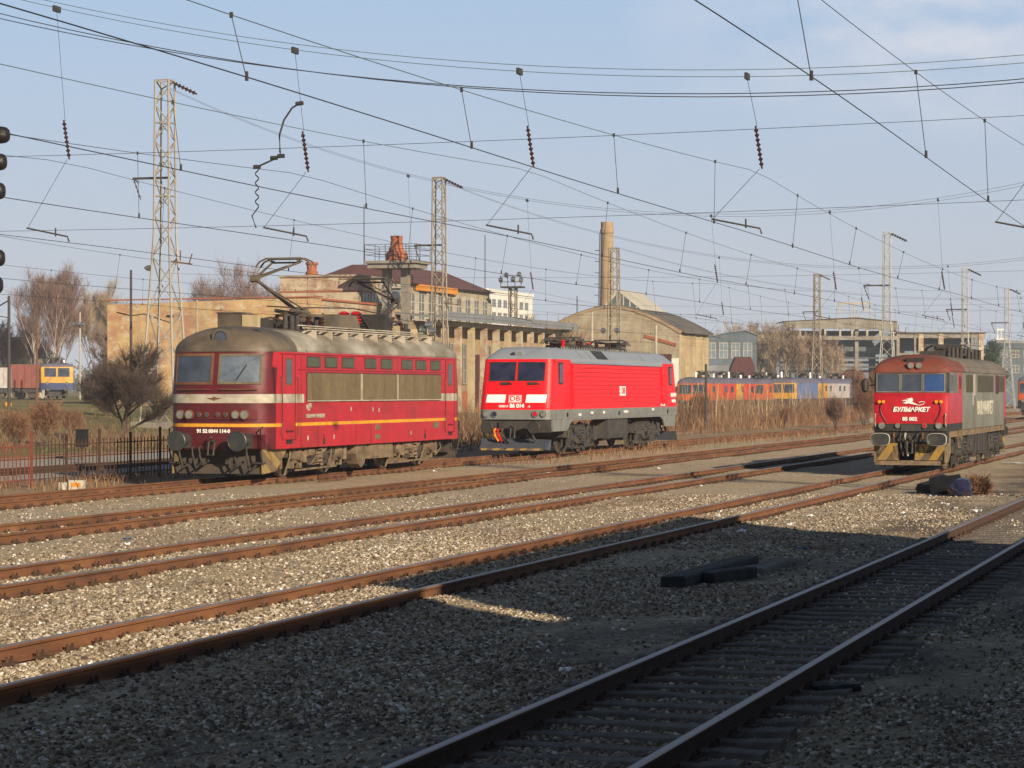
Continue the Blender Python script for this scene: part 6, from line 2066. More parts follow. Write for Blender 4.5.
# corrugated jumper from the contact wire down to a registration arm
pj = TRACKS['D']
jb = MB()
def loc(px, py, dt=0.0):
    # a place in the plane of the first cross span
    r = (px - 512) / 2500
    p = 53 * (r * CT - ST) / (CT + r * ST)
    Y = 53 * CT - p * ST
    return Vector((p, dt, EYE - (py - 390) / 2500 * Y))
pts = [loc(300, 103), loc(292, 108), loc(284, 120), loc(279.5, 135), loc(280, 152), loc(281, 156), loc(268, 162), loc(257, 167)]
jb.tube(pts, 0.022, 6, 0)
for q in (loc(281, 156), loc(274, 158), loc(257, 167)):
    jb.cone(q - Vector((0.08, 0, 0)), q + Vector((0.08, 0, 0)), 0.05, 0.05, 7)
jb.cone(loc(296, 104), loc(303, 103), 0.05, 0.05, 7)
jb.tube([loc(257 + 1.8 * math.sin(i * 1.05), 167 + i * 1.55) for i in range(27)] + [loc(252, 216), loc(256, 228)], 0.017, 5)
jb.build("jumper_cable", M['wire'], s1)
headspan(123.5, "cross wires running from the tallest lattice mast to the right", lambda p: 11.3 + 0.0072 * (p + 25) ** 2, 8.3, 6.4, 'ABCDEFG', r_=0.0075)
headspan(169.5, "cross wires running from the floodlit lattice mast to the right", lambda p: 10.8 + 0.0064 * (p + 25) ** 2, 8.3, 6.4, 'ABCDEF', r_=0.008)
headspan(218.7, "farthest cross wires, from the lattice mast by the chimney", lambda p: 10.4 + 0.0048 * (p + 25) ** 2, 8.3, 6.4, 'ABCDE', r_=0.008)

# ------------------------------------------------------------------ single poles
def pole(name, label, px, Y, top, base, r_, m, fit=None, cat="pole"):
    c = at(px, 390, Y); zb = zg(c.x, c.y) if base is None else base
    root = thing(name, label, cat, (c.x, c.y, zb), group="poles behind the yard")
    h = EYE + (390 - top) / 2500 * Y - zb
    mb = MB(); mb.cone((0, 0, -0.3), (0, 0, h), r_, r_ * 0.75, 9); mb.build("shaft", m, root)
    if fit: fit(root, h)
    return root
def fit_flood(root, h):
    b = MB(); b.beam((-0.5, -.1, h - 1.4), (0.5, -.1, h - 1.4), 0.08); b.build("bracket", M['steel_dark'], root, smooth=0)
    for x in (-0.35, 0.35): flood(root, x, h - 1.25, -0.3, 0.27)
def fit_arm(root, h):
    b = MB(); b.beam((0, 0, h - 0.25), (-1.6, 0, h - 1.1), 0.07); b.beam((0, 0, h - 1.3), (-1.5, 0, h - 1.1), 0.05); b.build("side_arm", M['steel_dark'], root, smooth=0)
    i = MB(); string_ins(i, (-1.1, 0, h - 0.85), (-1.5, 0, h - 1.05), 3, 0.06); i.build("insulator", M['ins_brown'], root)
def fit_r(root, h):
    b = MB(); b.tube([(0, 0, h - 2.6), (0.8, 0, h - 2.5), (2.4, 0, h - 3.0)], 0.035, 5); b.tube([(-.9, 0, h - 2.4), (0, 0, h - 2.6)], 0.04, 5); b.build("side_arm", M['steel_dark'], root)
pole("yard_pole", "dark slim pole with a left arm at the left edge of the picture", 9, 150, 296, None, 0.11, M['steel_dark'], fit_arm)
pole("yard_pole", "thin dark pole left of the yellow railcar", 37, 190, 322, None, 0.09, M['steel_rust'])
pole("lamp_pole", "pale pole with two white floodlights above the yellow railcar", 80, 258, 312, None, 0.11, M['conc_post'], fit_flood, "lamp post")
pole("yard_pole", "short rusty pole behind the yellow railcar", 57, 262, 330, None, 0.10, M['steel_rust'])
pole("yard_pole", "dark pole with a wavy arm left of the tallest mast", 131, 142, 270, None, 0.09, M['steel_dark'], fit_r)
pole("yard_pole", "concrete pole in front of the ochre workshop wall", 197, 160, 300, None, 0.10, M['plaster_grey'])
pole("yard_pole", "round concrete pole in front of the curved gable, left of the lattice mast", 592, 222, 312, None, 0.14, M['conc_post'])
pole("yard_pole", "round concrete pole in front of the curved gable, right of the lattice mast", 656, 218, 325, None, 0.14, M['conc_post'])
pole("antenna", "thin aerial mast left of the orange brick flue", 364, 250, 205, 4, 0.06, M['steel_dark'], cat="aerial")
pole("antenna", "thin aerial mast left of the white office block", 485, 300, 235, 4, 0.07, M['steel_dark'], cat="aerial")
pole("antenna", "short aerial on the roof line left of the barrel hall", 577, 240, 296, 4, 0.06, M['steel_dark'], cat="aerial")
pole("signal_post", "dark signal post in the brush right of the bright red locomotive", 706, 150, 364, None, 0.10, M['steel_dark'], cat="post")

def flood_mast():
    c = at(513, 390, 235)
    def ex(root, h):
        b = MB()
        b.box(-1.0, 1.0, -0.7, 0.7, h, h + 0.15)
        for x in (-1, -0.3, 0.4, 1): b.beam((x, -.7, h), (x, -.7, h + 1.1), 0.05)
        b.beam((-1.1, -.7, h + 0.55), (1.1, -.7, h + 0.55), 0.06); b.beam((-1.1, -.7, h + 1.1), (1.1, -.7, h + 1.1), 0.06)
        b.build("platform", M['steel_dark'], root, smooth=0)
        for x, z in ((-0.95, .75), (-0.4, 1.2), (0.25, .8), (0.85, 1.25), (1.05, 0.7)):
            flood(root, x, h + z, -0.9, 0.24)
    lattice("floodlight_mast", "lattice mast crowned with a cluster of floodlights in front of the white office block", (c.x, c.y, 1.0), EYE + (390 - 288) / 2500 * 235 - 1.0, 1.0, 0.6, M['mast_rust'], leg=0.10, arm=False, group=None, extra=ex)
flood_mast()

# light signal at the left edge
def signal():
    c = at(-9, 390, 37)
    root = thing("signal", "black light signal with five hooded lamps, cut off by the left edge", "signal", (c.x, c.y, 0.0), R(0))
    mb = MB(); mb.cone((0, 0.12, 0), (0, 0.12, 6.8), 0.07, 0.06, 10); mb.build("post", M['steel_dark'], root)
    for z0, z1 in ((5.45, 6.6), (3.85, 4.75)):
        hb = MB()
        hb.box(-0.18, 0.0, -0.15, 0.15, z0, z1); hb.box(-0.2, 0.02, -0.17, 0.17, z1, z1 + 0.03)
        hb.build("lamp_head", M['signal_black'], root, smooth=0)
    for py, ext in ((135, 10), (162, 7), (191, 5.5), (258, 5), (285, 3)):
        z = EYE + (390 - py) / 2500 * 37
        vb = MB()
        L = (ext + 9) / 2500 * 37
        vb.lathe((0, 0, z), [(0.10, 0.0), (0.128, 0.0), (0.128, L * 0.55), (0.115, L * 0.8), (0.08, L * 0.95), (0.03, L)], 18, 0, 'X'); vo = vb.build("hood", M['signal_black'], root)
        lb = MB(); lb.cone((0.02, 0, z), (0.035, 0, z), 0.1, 0.1, 14); lb.build("lens", M['red_lamp'], vo)
signal()
# ------------------------------------------------------------------ bare winter trees
def bare_tree(name, label, base, h, spread, seed, bark, twig, trunk_r=0.16, twigs=5000, twig_w=0.022, forks=1, first=0.28, upright=0.75, group=None, depth=4, twig_len=0.9, cat="tree"):
    r = random.Random(seed)
    root = thing(name, label, cat, base, 0, group)
    tb = MB()
    ends = []
    def grow(pos, d, L, rad, lev):
        k = 4
        pts = [pos.copy()]
        for i in range(k):
            d = (d + Vector((r.uniform(-1, 1), r.uniform(-1, 1), r.uniform(-.3, .8))) * 0.13 + Vector((0, 0, 0.05 * upright))).normalized()
            pts.append(pts[-1] + d * L / k)
        if rad > 0.012:
            tb.tube(pts, rad, 6 if lev < 2 else 4, 0, r1=rad * 0.62)
        if lev >= depth:
            ends.append((pts, L))
            return
        if lev >= 2:
            ends.append((pts, L * 0.8))
        n = r.choice((3, 4, 4)) if lev else 7
        for i in range(n):
            u = (0.35 + 0.65 * (i + r.random()) / n) if lev else (first + (1 - first) * (i + r.random() * .6) / n)
            q = u * k
            a = int(min(q, k - 1e-3)); f = q - a
            pp = pts[a].lerp(pts[a + 1], f)
            az = r.uniform(0, 6.283) if lev else (i * 2.4 + r.uniform(-.5, .5))
            side = Vector((math.cos(az), math.sin(az), 0))
            ang = r.uniform(0.45, 0.95) * spread
            nd = (d * math.cos(ang) + side * math.sin(ang)).normalized()
            nd.z = nd.z * (1 - 0.3) + 0.3 * upright
            nd.normalize()
            grow(pp, nd, L * r.uniform(0.48, 0.68) * (1.15 - 0.35 * u if not lev else 1), rad * r.uniform(0.42, 0.58), lev + 1)
        if lev < depth:
            grow(pts[-1], d, L * 0.5, rad * 0.6, lev + 1)
    for i in range(forks):
        a = i * 6.283 / forks + r.uniform(0, 1)
        d0 = Vector((0.0, 0.0, 1.0)) if forks == 1 else Vector((math.cos(a) * 0.3 * spread, math.sin(a) * 0.3 * spread, 1)).normalized()
        grow(Vector((0, 0, -0.2)), d0, h * r.uniform(0.58, 0.68), trunk_r * (1 if forks == 1 else 0.7), 0)
    tb.build("trunk", bark, root, smooth=60)
    # fine twigs as thin slivers along and beyond the branch ends
    rs = np.random.default_rng(seed)
    idx = rs.integers(0, len(ends), twigs)
    V = np.zeros((twigs, 4, 3))
    for k, e in enumerate(idx):
        pts, L = ends[e]
        u = rs.random() ** 0.7 * (len(pts) - 1)
        a = min(int(u), len(pts) - 2)
        p = np.array(pts[a].lerp(pts[a + 1], u - a))
        d = np.array((pts[a + 1] - pts[a]).normalized()) + rs.normal(0, 0.5, 3) + np.array([0, 0, 0.25 * upright])
        d /= np.linalg.norm(d)
        s = np.cross(d, rs.normal(0, 1, 3)); s /= np.linalg.norm(s)
        ln = twig_len * (0.35 + rs.random()) * (h / 10) ** 0.5
        w_ = twig_w * (0.5 + rs.random())
        m_ = p + d * ln * 0.5 + rs.normal(0, 0.05, 3) * ln
        V[k] = [p - s * w_ / 2, p + s * w_ / 2, m_ + s * w_ * 0.35 + d * ln * 0.5, m_ - s * w_ * 0.35 + d * ln * 0.5]
    F = np.arange(twigs * 4).reshape(-1, 4)
    np_mesh("crown", V.reshape(-1, 3), F, twig, root, smooth=False)
    return root

def base_at(px, Y):
    c = at(px, 390, Y)
    return (c.x, c.y, zg(c.x, c.y))

bare_tree("bare_tree", "tall reddish bare birch with pale trunk at the far left", base_at(42, 300), 12.5, 0.75, 21, M['bark_pale'], M['twig_red'], 0.12, 15000, 0.022, 2, upright=1.2)
bare_tree("bare_tree", "tall narrow reddish bare poplar behind the birch at the far left", base_at(60, 325), 14.0, 0.5, 22, M['bark'], M['twig_red'], 0.11, 15000, 0.024, 2, upright=1.7)
bare_tree("bare_tree", "low spreading bare tree at the left edge beside the brown shed", base_at(14, 310), 8, 1.0, 23, M['bark'], M['twig_red'], 0.16, 6000, 0.045, 2)
bare_tree("bare_tree", "bare poplar with a pale top behind the dark fence tree", base_at(101, 330), 12.0, 0.55, 24, M['bark'], M['twig_tan'], 0.11, 13000, 0.024, 2, upright=1.6)
bare_tree("bare_tree", "bare tree with wide crown behind the tallest lattice mast", base_at(118, 300), 7.5, 0.9, 30, M['bark'], M['twig_red'], 0.2, 6000, 0.05, 2)
bare_tree("bare_tree", "rounded reddish bare tree above the ochre workshop, left of the front pantograph", base_at(214, 290), 12.2, 0.95, 25, M['bark'], M['twig_red'], 0.11, 14000, 0.022, 3)
bare_tree("bare_tree", "reddish bare tree right beside the front pantograph above the workshop", base_at(244, 300), 12.8, 0.9, 26, M['bark'], M['twig_red'], 0.11, 12000, 0.022, 2)
bare_tree("dark_tree", "dark dense thorn tree with a crooked trunk behind the picket fence", base_at(121, 112), 3.7, 1.05, 27, M['twig_dark'], M['twig_dark'], 0.13, 20000, 0.0085, 1, first=0.22, upright=0.4, twig_len=0.8)
bare_tree("dark_tree", "low dark thicket tree between the yellow railcar and the fence tree", base_at(106, 150), 2.7, 0.9, 28, M['twig_dark'], M['twig_dark'], 0.08, 9000, 0.012, 4, first=0.1, upright=0.3, twig_len=0.8)
bare_tree("bare_tree", "bare tree in front of the gable wall, left of the lattice mast by the chimney", base_at(568, 226), 6.5, 0.8, 29, M['bark'], M['twig_tan'], 0.12, 4500, 0.03, 2)
bare_tree("bare_tree", "small faint bare tree on the skyline left of the barrel hall", base_at(548, 420), 11, 0.9, 31, M['bark'], M['twig_tan'], 0.2, 5000, 0.05, 2)
k = 0
for px, Y, h, mt, tw, lab in ((746, 334, 9.0, 'twig_tan', 3500, "slim pale bare tree in front of the beige tower block"), (765, 336, 9.6, 'twig_tan', 4000, "tall pale bare tree in front of the beige tower block"),
                          (784, 330, 8.4, 'twig_tan', 4000, "bushy tan bare tree left of the grey lattice mast"), (802, 334, 7.6, 'twig_red', 4000, "bushy reddish bare tree directly left of the grey lattice mast"),
                          (822, 336, 8.0, 'twig_red', 2200, "bare tree behind the grey lattice mast in front of the concrete hall"), (836, 332, 7.2, 'twig_tan', 2000, "pale stemmed bare tree right of the grey lattice mast"),
                          (850, 300, 4.2, 'twig_rust', 2600, "low rusty bush under the right bays of the concrete hall"), (868, 240, 3.8, 'twig_rust', 2600, "rusty bush left of the cab of the red and grey locomotive")):
    k += 1
    bare_tree("bare_tree", lab, base_at(px, Y), h, 0.7, 40 + k, M['bark_pale'] if k in (2, 6) else M['bark'], M[mt], 0.10, tw, 0.03, 2, first=0.15, upright=1.1)
# shrubs
for i, (px, Y, h, mt, tw, lab) in enumerate((
        (16, 100, 1.55, 'twig_rust', 5000, "rust brown shrub at the left edge behind the fence"), (44, 106, 1.75, 'twig_rust', 6000, "largest rust brown shrub behind the middle of the fence"),
        (72, 112, 1.3, 'twig_rust', 3500, "low rusty shrub between the big shrub and the dark fence tree"),
        (700, 160, 1.9, 'twig_rust', 3500, "rusty brush behind the tail of the bright red locomotive"),
        (836, 160, 1.7, 'twig_red', 5000, "largest grey red brush left of the red and grey locomotive"), (864, 170, 2.3, 'twig_rust', 3500, "tall rusty brush touching the cab of the red and grey locomotive"),
        (786, 175, 1.1, 'twig_rust', 3000, "rusty brush in front of the yellow vehicle cab"))):
    bare_tree("shrub", lab, base_at(px, Y), h * (0.95 if i < 3 else 1.1), 0.95 if i < 3 else 0.8, 70 + i, M['twig_dark'] if mt == 'twig_dark' else M['bark'], M[mt], 0.022, int(tw * 1.2), 0.012, 13, first=0.25, upright=1.2, depth=3, twig_len=0.6, cat="shrub")

# evergreen at the far right
def evergreen():
    c = at(993, 390, 380)
    root = thing("evergreen_tree", "dark green rounded tree at the far right behind the last mast", "tree", (c.x, c.y, 0), 0)
    tb = MB(); tb.tube([(0, 0, -.2), (0.1, 0, 3), (0, 0.1, 6)], 0.25, 7, r1=0.12)
    for i in range(6):
        a = i * 1.05; tb.tube([(0, 0, 3 + i * .4), (math.cos(a) * 1.3, math.sin(a) * 1.3, 5 + i * .4)], 0.08, 5, r1=0.03)
    tb.build("trunk", M['bark'], root)
    rs = np.random.default_rng(5); n = 9000
    cl = rs.normal(0, 1, (26, 3)); cl /= np.linalg.norm(cl, axis=1)[:, None]; cl = cl * np.array([2.2, 2.2, 2.8]) * rs.uniform(.4, 1, (26, 1)) + np.array([0, 0, 6.5])
    q = cl[rs.integers(0, 26, n)] + rs.normal(0, 0.5, (n, 3))
    d1 = rs.normal(0, 1, (n, 3)); d2 = rs.normal(0, 1, (n, 3)); d1 /= np.linalg.norm(d1, axis=1)[:, None]; d2 /= np.linalg.norm(d2, axis=1)[:, None]
    s = rs.uniform(.06, .16, (n, 1))
    V = np.stack([q - d1 * s, q + d2 * s, q + d1 * s, q - d2 * s], 1).reshape(-1, 3)
    np_mesh("crown", V, np.arange(n * 4).reshape(-1, 4), mat("dark evergreen leaf", (0.035, 0.055, 0.022), (0.07, 0.075, 0.03), 0.5, 1.5, rough=0.8), root, smooth=False)
evergreen()
def far_wood():
    rs = np.random.default_rng(15); n = 26000
    X = rs.uniform(-260, 420, n); 
    Y = 900 + rs.normal(0, 30, n)
    top = 13 + 4 * np.sin(X * 0.05) + 3 * np.sin(X * 0.17 + 1) 
    z = rs.random(n) ** 0.6 * top + rs.normal(0, .6, n)
    q = np.stack([X, Y, z], 1)
    d1 = rs.normal(0, 1, (n, 3)); d1[:, 2] = np.abs(d1[:, 2]) * 2 + 0.5; d2 = rs.normal(0, 1, (n, 3))
    d1 /= np.linalg.norm(d1, axis=1)[:, None]; d2 /= np.linalg.norm(d2, axis=1)[:, None]
    s = rs.uniform(.6, 1.6, (n, 1))
    V = np.stack([q - d1 * s, q + d2 * s * .5, q + d1 * s, q - d2 * s * .5], 1).reshape(-1, 3)
    o = np_mesh("far_woods", V, np.arange(n * 4).reshape(-1, 4), mat("distant winter wood", (0.12, 0.10, 0.085), (0.08, 0.085, 0.06), 0.6, 0.05, rough=0.95), smooth=False)
    tag(o, 'distant line of bare woods along the horizon', 'woods', kind='stuff')
far_wood()

# ------------------------------------------------------------------ dry stalks and weeds
def blades(name, label, cat, n, place, hmin, hmax, wd, m, seed, lean=0.18, power=1.0):
    rs = np.random.default_rng(seed)
    p, t = place(rs, n)
    n = len(p)
    x = p * CT + t * ST; y = t * CT - p * ST
    z = ground_z(p, t) - 0.03
    h = hmin + (hmax - hmin) * rs.random(n) ** power
    d = rs.normal(0, lean, (n, 2)) * h[:, None]
    a = rs.random(n) * 6.283
    w_ = wd * (0.6 + 0.8 * rs.random(n))
    sx, sy = np.cos(a) * w_ / 2, np.sin(a) * w_ / 2
    V = np.zeros((n, 6, 3))
    for k, (f, g_, ww) in enumerate(((0, 0, 1.0), (0.55, 0.35, 0.8), (1.0, 1.0, 0.35))):
        cx, cy, cz = x + d[:, 0] * g_, y + d[:, 1] * g_, z + h * f
        V[:, 2 * k] = np.stack([cx - sx * ww, cy - sy * ww, cz], 1)
        V[:, 2 * k + 1] = np.stack([cx + sx * ww, cy + sy * ww, cz], 1)
    b = (np.arange(n) * 6)[:, None]
    F = np.concatenate([b + np.array([[0, 1, 3, 2]]), b + np.array([[2, 3, 5, 4]])], 0)
    o = np_mesh(name, V.reshape(-1, 3), F, m, smooth=False)
    return tag(o, label, cat, kind='stuff')

def clump(rs, n, p0, p1, t0, t1, k=60, sp=0.5, st=1.2):
    cp, ct = rs.uniform(p0, p1, k), rs.uniform(t0, t1, k)
    i = rs.integers(0, k, n)
    p = cp[i] + rs.normal(0, sp, n); t = ct[i] + rs.normal(0, st, n)
    ok = (p > p0 - 1) & (p < p1 + 0.4)
    return p[ok], t[ok]
def leaf_mat(name, a, b_, c_):
    m, nt_, b = new_mat(name)
    ge = nt_.nodes.new("ShaderNodeNewGeometry")
    r = ramp(nt_, [(0, a), (0.5, b_), (1, c_)])
    nt_.links.new(ge.outputs["Random Per Island"], r.inputs["Fac"])
    nt_.links.new(r.outputs["Color"], b.inputs["Base Color"])
    b.inputs["Roughness"].default_value = 0.9
    return m
M['stalk'] = leaf_mat("dry reed stalk", (0.18, 0.10, 0.05), (0.33, 0.22, 0.115), (0.52, 0.39, 0.24))
M['weed'] = leaf_mat("dry weed blade", (0.11, 0.05, 0.027), (0.20, 0.105, 0.052), (0.33, 0.205, 0.10))
M['turf'] = leaf_mat("rough winter turf blade", (0.24, 0.18, 0.07), (0.12, 0.135, 0.035), (0.33, 0.26, 0.11))
blades("dry_reeds", "tall pale dry reeds in front of the far orange and yellow locomotives", "reeds", 1100, lambda rs, n: clump(rs, n, -45, -35, 118, 235, 70, .7, 2.5), 1.0, 3.4, 0.045, M['stalk'], 1, 0.10, 1.4)
blades("brown_weeds", "low brown dead weeds along the far edge of the tracks", "weeds", 30000, lambda rs, n: clump(rs, n, -46, -32.5, 95, 250, 300, 1.0, 3.0), 0.2, 1.35, 0.028, M['weed'], 2, 0.35, 1.5)
blades("track_weeds", "dry weeds growing around the bright red locomotive's wheels", "weeds", 7000, lambda rs, n: clump(rs, n, -27.6, -24.4, 82, 190, 170, .45, 1.5), 0.06, 0.32, 0.02, M['weed'], 3, 0.3, 1.4)
blades("verge_grass", "rough winter grass behind the picket fence", "grass", 14000, lambda rs, n: (rs.uniform(-75, -46.5, n), rs.uniform(70, 190, n)), 0.05, 0.18, 0.025, M['turf'], 4, 0.5, 1.5)
blades("fence_weeds", "dead weeds along the foot of the picket fence", "weeds", 2600, lambda rs, n: clump(rs, n, -33, -30.2, 52, 90, 60, .4, 1.0), 0.08, 0.4, 0.02, M['weed'], 5, 0.35, 1.5)
blades("sleeper_weeds", "thin dry weeds between the tracks", "weeds", 2600, lambda rs, n: clump(rs, n, -13, -2.6, 18, 120, 90, .25, .5), 0.03, 0.16, 0.008, M['weed'], 6, 0.5, 1.5)

M['brush'] = leaf_mat("tangled brown brush stem", (0.10, 0.055, 0.035), (0.19, 0.11, 0.062), (0.30, 0.19, 0.105))
def thicket(name, label, n, p0, p1, t0, t1, hmin, hmax, seed, k, wd=0.016):
    rs = np.random.default_rng(seed)
    cp, ct = rs.uniform(p0, p1, k), rs.uniform(t0, t1, k)
    ch = hmin + (hmax - hmin) * rs.random(k) ** 1.6
    i = rs.integers(0, k, n)
    p = cp[i] + rs.normal(0, 0.5, n); t = ct[i] + rs.normal(0, 0.9, n)
    h = ch[i] * rs.uniform(0.25, 1.05, n)
    x = p * CT + t * ST; y = t * CT - p * ST; z = ground_z(p, t)
    z0 = z + rs.uniform(0, 0.6, n) * ch[i] * 0.7 - 0.03          # side shoots start above the ground
    d = rs.normal(0, 0.42, (n, 2)) * h[:, None]
    a = rs.random(n) * 6.283; w_ = wd * (0.5 + rs.random(n))
    sx, sy = np.cos(a) * w_ / 2, np.sin(a) * w_ / 2
    V = np.zeros((n, 6, 3))
    for q, (f, g_, ww) in enumerate(((0, 0, 1.0), (0.6, 0.45, 0.75), (1.0, 1.0, 0.35))):
        cx, cy, cz = x + d[:, 0] * g_, y + d[:, 1] * g_, z0 + (h - (z0 - z) * 0.6) * f
        V[:, 2 * q] = np.stack([cx - sx * ww, cy - sy * ww, cz], 1)
        V[:, 2 * q + 1] = np.stack([cx + sx * ww, cy + sy * ww, cz], 1)
    b = (np.arange(n) * 6)[:, None]
    F = np.concatenate([b + np.array([[0, 1, 3, 2]]), b + np.array([[2, 3, 5, 4]])], 0)
    tag(np_mesh(name, V.reshape(-1, 3), F, M['brush'], smooth=False), label, "brush", kind='stuff')
thicket("thicket", "tangled brown thicket in front of the stored locomotives", 42000, -43, -34.5, 112, 205, 0.7, 2.3, 31, 110)
thicket("fence_brush", "loose brown brush behind the picket fence at the left", 4200, -51, -46.5, 76, 104, 0.4, 1.5, 32, 26, 0.013)
# ------------------------------------------------------------------ picket fence
def fence():
    p, t0 = -31.9, 54.0
    root = thing("picket_fence", "thin rusty iron picket fence left of the faded red locomotive", "fence", P(p, t0, 0))
    step = 2.0
    rr = random.Random(3)
    for i in range(20):
        y = i * step
        pb = MB(); pb.box(-0.03, 0.03, y - 0.03, y + 0.03, -0.2, 1.5 if i % 2 else 1.38); pb.build("post", M['rail_fence_red'] if i < 4 else M['rail_fence'], root, smooth=0)
        if i == 19: break
        mb = MB()
        for z in (0.18, 1.08):
            mb.box(-0.015, 0.015, y + 0.03, y + step - 0.03, z, z + 0.03)
        n = 8
        for k in range(n):
            yy = y + (k + 1) * step / (n + 1) + rr.uniform(-.02, .02)
            d = rr.uniform(-0.02, 0.02)
            mb.beam((0.025, yy, 0.08), (0.025, yy + d, 1.22 + rr.uniform(-.02, .02)), 0.023)
        mb.build("fence_panel", M['rail_fence_red'] if i < 3 else M['rail_fence'], root, smooth=0)
fence()

# ------------------------------------------------------------------ small things in the yard
def timber(label, c, size, rz, m, name="timber", seed=0, cat="timber", group=None, rx=0.0, ry=0.0):
    r = random.Random(seed)
    mb = MB()
    sx, sy, sz = size
    rings = []
    n = 7
    for i in range(n + 1):
        y = -sy / 2 + sy * i / n
        e = [r.uniform(-0.012, 0.012) for _ in range(4)]
        b = 0.02
        rings.append([(-sx / 2 + e[0], y, 0), (sx / 2 + e[1], y, 0), (sx / 2 + e[1], y, sz - b), (sx / 2 - b + e[1], y, sz + e[2]), (-sx / 2 + b + e[0], y, sz + e[3]), (-sx / 2 + e[0], y, sz - b)])
    mb.loft(rings)
    o = mb.build(name, m, None, smooth=0)
    o.location = c
    o.rotation_euler = (rx, ry, rz)
    return tag(o, label, cat, group)
def gp(px, py, dz=0.0):
    """the place on the yard floor seen at this picture point"""
    Y = 2500 * EYE / (py - 390)
    return Vector(((px - 512) / 2500 * Y, Y, dz))
a, b = gp(676, 583), gp(742, 563)
def lay(label, a, b, wd, ht, m, seed, dz=0.0, cat="timber"):
    d = b - a
    return timber(label, ((a + b) / 2) + Vector((0, 0, dz)), (wd, d.length, ht), math.atan2(-d.x, d.y), m, seed=seed, cat=cat)
lay("long tarred timber lying along the back of the foreground heap, left end nearest", gp(673, 588), gp(748, 565), 0.32, 0.15, M['timber_black'], 1)
lay("short black timber lying across the middle of the foreground heap", gp(706, 583), gp(750, 577), 0.24, 0.15, M['timber_black'], 2)
lay("flat brown plank lying at the right end of the foreground timber heap", gp(752, 575), gp(786, 565), 0.34, 0.10, M['timber'], 3)
lay("black sleeper stub lying right of the nearest track in the shade", gp(812, 692), gp(855, 690), 0.24, 0.06, M['timber_black'], 4)
# heap in the sun by the red and grey locomotive
def sack(label, px, py, size, m, seed, name="sack", cat="sack"):
    r = np.random.default_rng(seed)
    v, f = ico()
    # one subdivision for a lumpy outline
    vs = [tuple(q) for q in v]; cache = {}; fs = []
    def mid(a, b):
        k_ = (min(a, b), max(a, b))
        if k_ not in cache:
            q = (np.array(vs[a]) + np.array(vs[b])) / 2; q /= np.linalg.norm(q); vs.append(tuple(q)); cache[k_] = len(vs) - 1
        return cache[k_]
    for a, b, c_ in f:
        ab, bc, ca = mid(a, b), mid(b, c_), mid(c_, a)
        fs += [(a, ab, ca), (b, bc, ab), (c_, ca, bc), (ab, bc, ca)]
    V = np.array(vs) * (1 + r.normal(0, 0.13, (len(vs), 1))) * np.array(size)
    V[:, 2] = np.maximum(V[:, 2], -size[2] * 0.55) + size[2] * 0.5
    mb = MB(); mb.add([tuple(q) for q in V], fs)
    c = gp(px, py)
    o = mb.build(name, m, None, smooth=45, loc=(c.x, c.y, 0.0), rz=r.uniform(0, 6))
    return tag(o, label, cat)
sack("flat black sack at the left of the heap before the red and grey locomotive", 934, 493, (0.50, 0.42, 0.22), M['timber_black'], 3)
sack("big black sack in the middle of the heap before the red and grey locomotive", 947, 495, (0.46, 0.42, 0.36), M['signal_black'], 4)
sack("dark blue sack at the right end of the heap before the red and grey locomotive", 961, 497, (0.32, 0.32, 0.29), M['glass_db'], 5)
bare_tree("dry_bush", "brown dead bush beside the sacks before the red and grey locomotive", tuple(gp(976, 495)), 0.55, 1.3, 99, M['twig_rust'], M['twig_rust'], 0.012, 2600, 0.012, 8, first=0.1, upright=0.3, depth=3, twig_len=0.7, cat="bush")
bare_tree("dry_bush", "low brown dead bush at the left of the black sacks", tuple(gp(925, 490)), 0.30, 1.4, 98, M['twig_rust'], M['twig_rust'], 0.012, 1500, 0.012, 8, first=0.1, upright=0.3, depth=3, twig_len=0.7, cat="bush")
lay("pale worn plank lying beside the near rail of the shadow edge track", gp(196, 627), gp(240, 623), 0.25, 0.05, M['timber'], 15, 0.0, "plank")
lay("rusty strip lying on the ballast left of the bright red locomotive's track", gp(320, 482), gp(345, 479), 0.12, 0.05, M['steel_rust'], 16, 0.0, "strip")
lay("white strip lying on the ground right of the red and grey locomotive", gp(1004, 464), gp(1030, 465), 0.10, 0.05, M['white'], 17, 0.02, "strip")

def kerb_block():
    c = gp(72, 489)
    root = thing("marker_block", "cream and orange concrete block by the foot of the picket fence", "block", c, R(-4))
    mb = MB(); mb.box(-0.33, -0.12, -0.1, 0.1, -0.02, 0.17); mb.box(-0.06, 0.33, -0.12, 0.12, -0.02, 0.23); mb.build("block", M['pale_sheet'], root, smooth=0)
    pb = MB(); pb.box(0.0, 0.26, -0.126, -0.122, 0.06, 0.17); pb.build("painted_mark", M['orange_beam'], root, smooth=0)
kerb_block()
def cabinet():
    p, t = -41.0, 82.0
    t = along(82, p)
    root = thing("lineside_box", "dark lineside box on a post behind the picket fence", "box", P(p, t, 0))
    mb = MB(); mb.box(-0.18, 0.18, -0.15, 0.15, 0.55, 1.15); mb.box(-0.2, 0.2, -0.17, 0.17, 1.15, 1.19); mb.build("case", M['signal_black'], root, smooth=0)
    pb = MB(); pb.cone((0, 0, -0.1), (0, 0, 0.55), 0.05, 0.05, 8); pb.build("post", M['steel_rust'], root)
cabinet()
def yellow_marker():
    c = at(8, 405, 165)
    mb = MB(); mb.lathe((0, 0, 0), [(0.06, -0.9), (0.06, 0.0), (0.2, 0.05), (0.26, 0.2), (0.2, 0.36), (0.05, 0.42)], 12)
    o = mb.build("yellow_marker", M['yellow_line'], None, loc=(c.x, c.y, c.z - 0.2)); tag(o, "yellow rounded marker in the grass at the left edge", "marker")
yellow_marker()

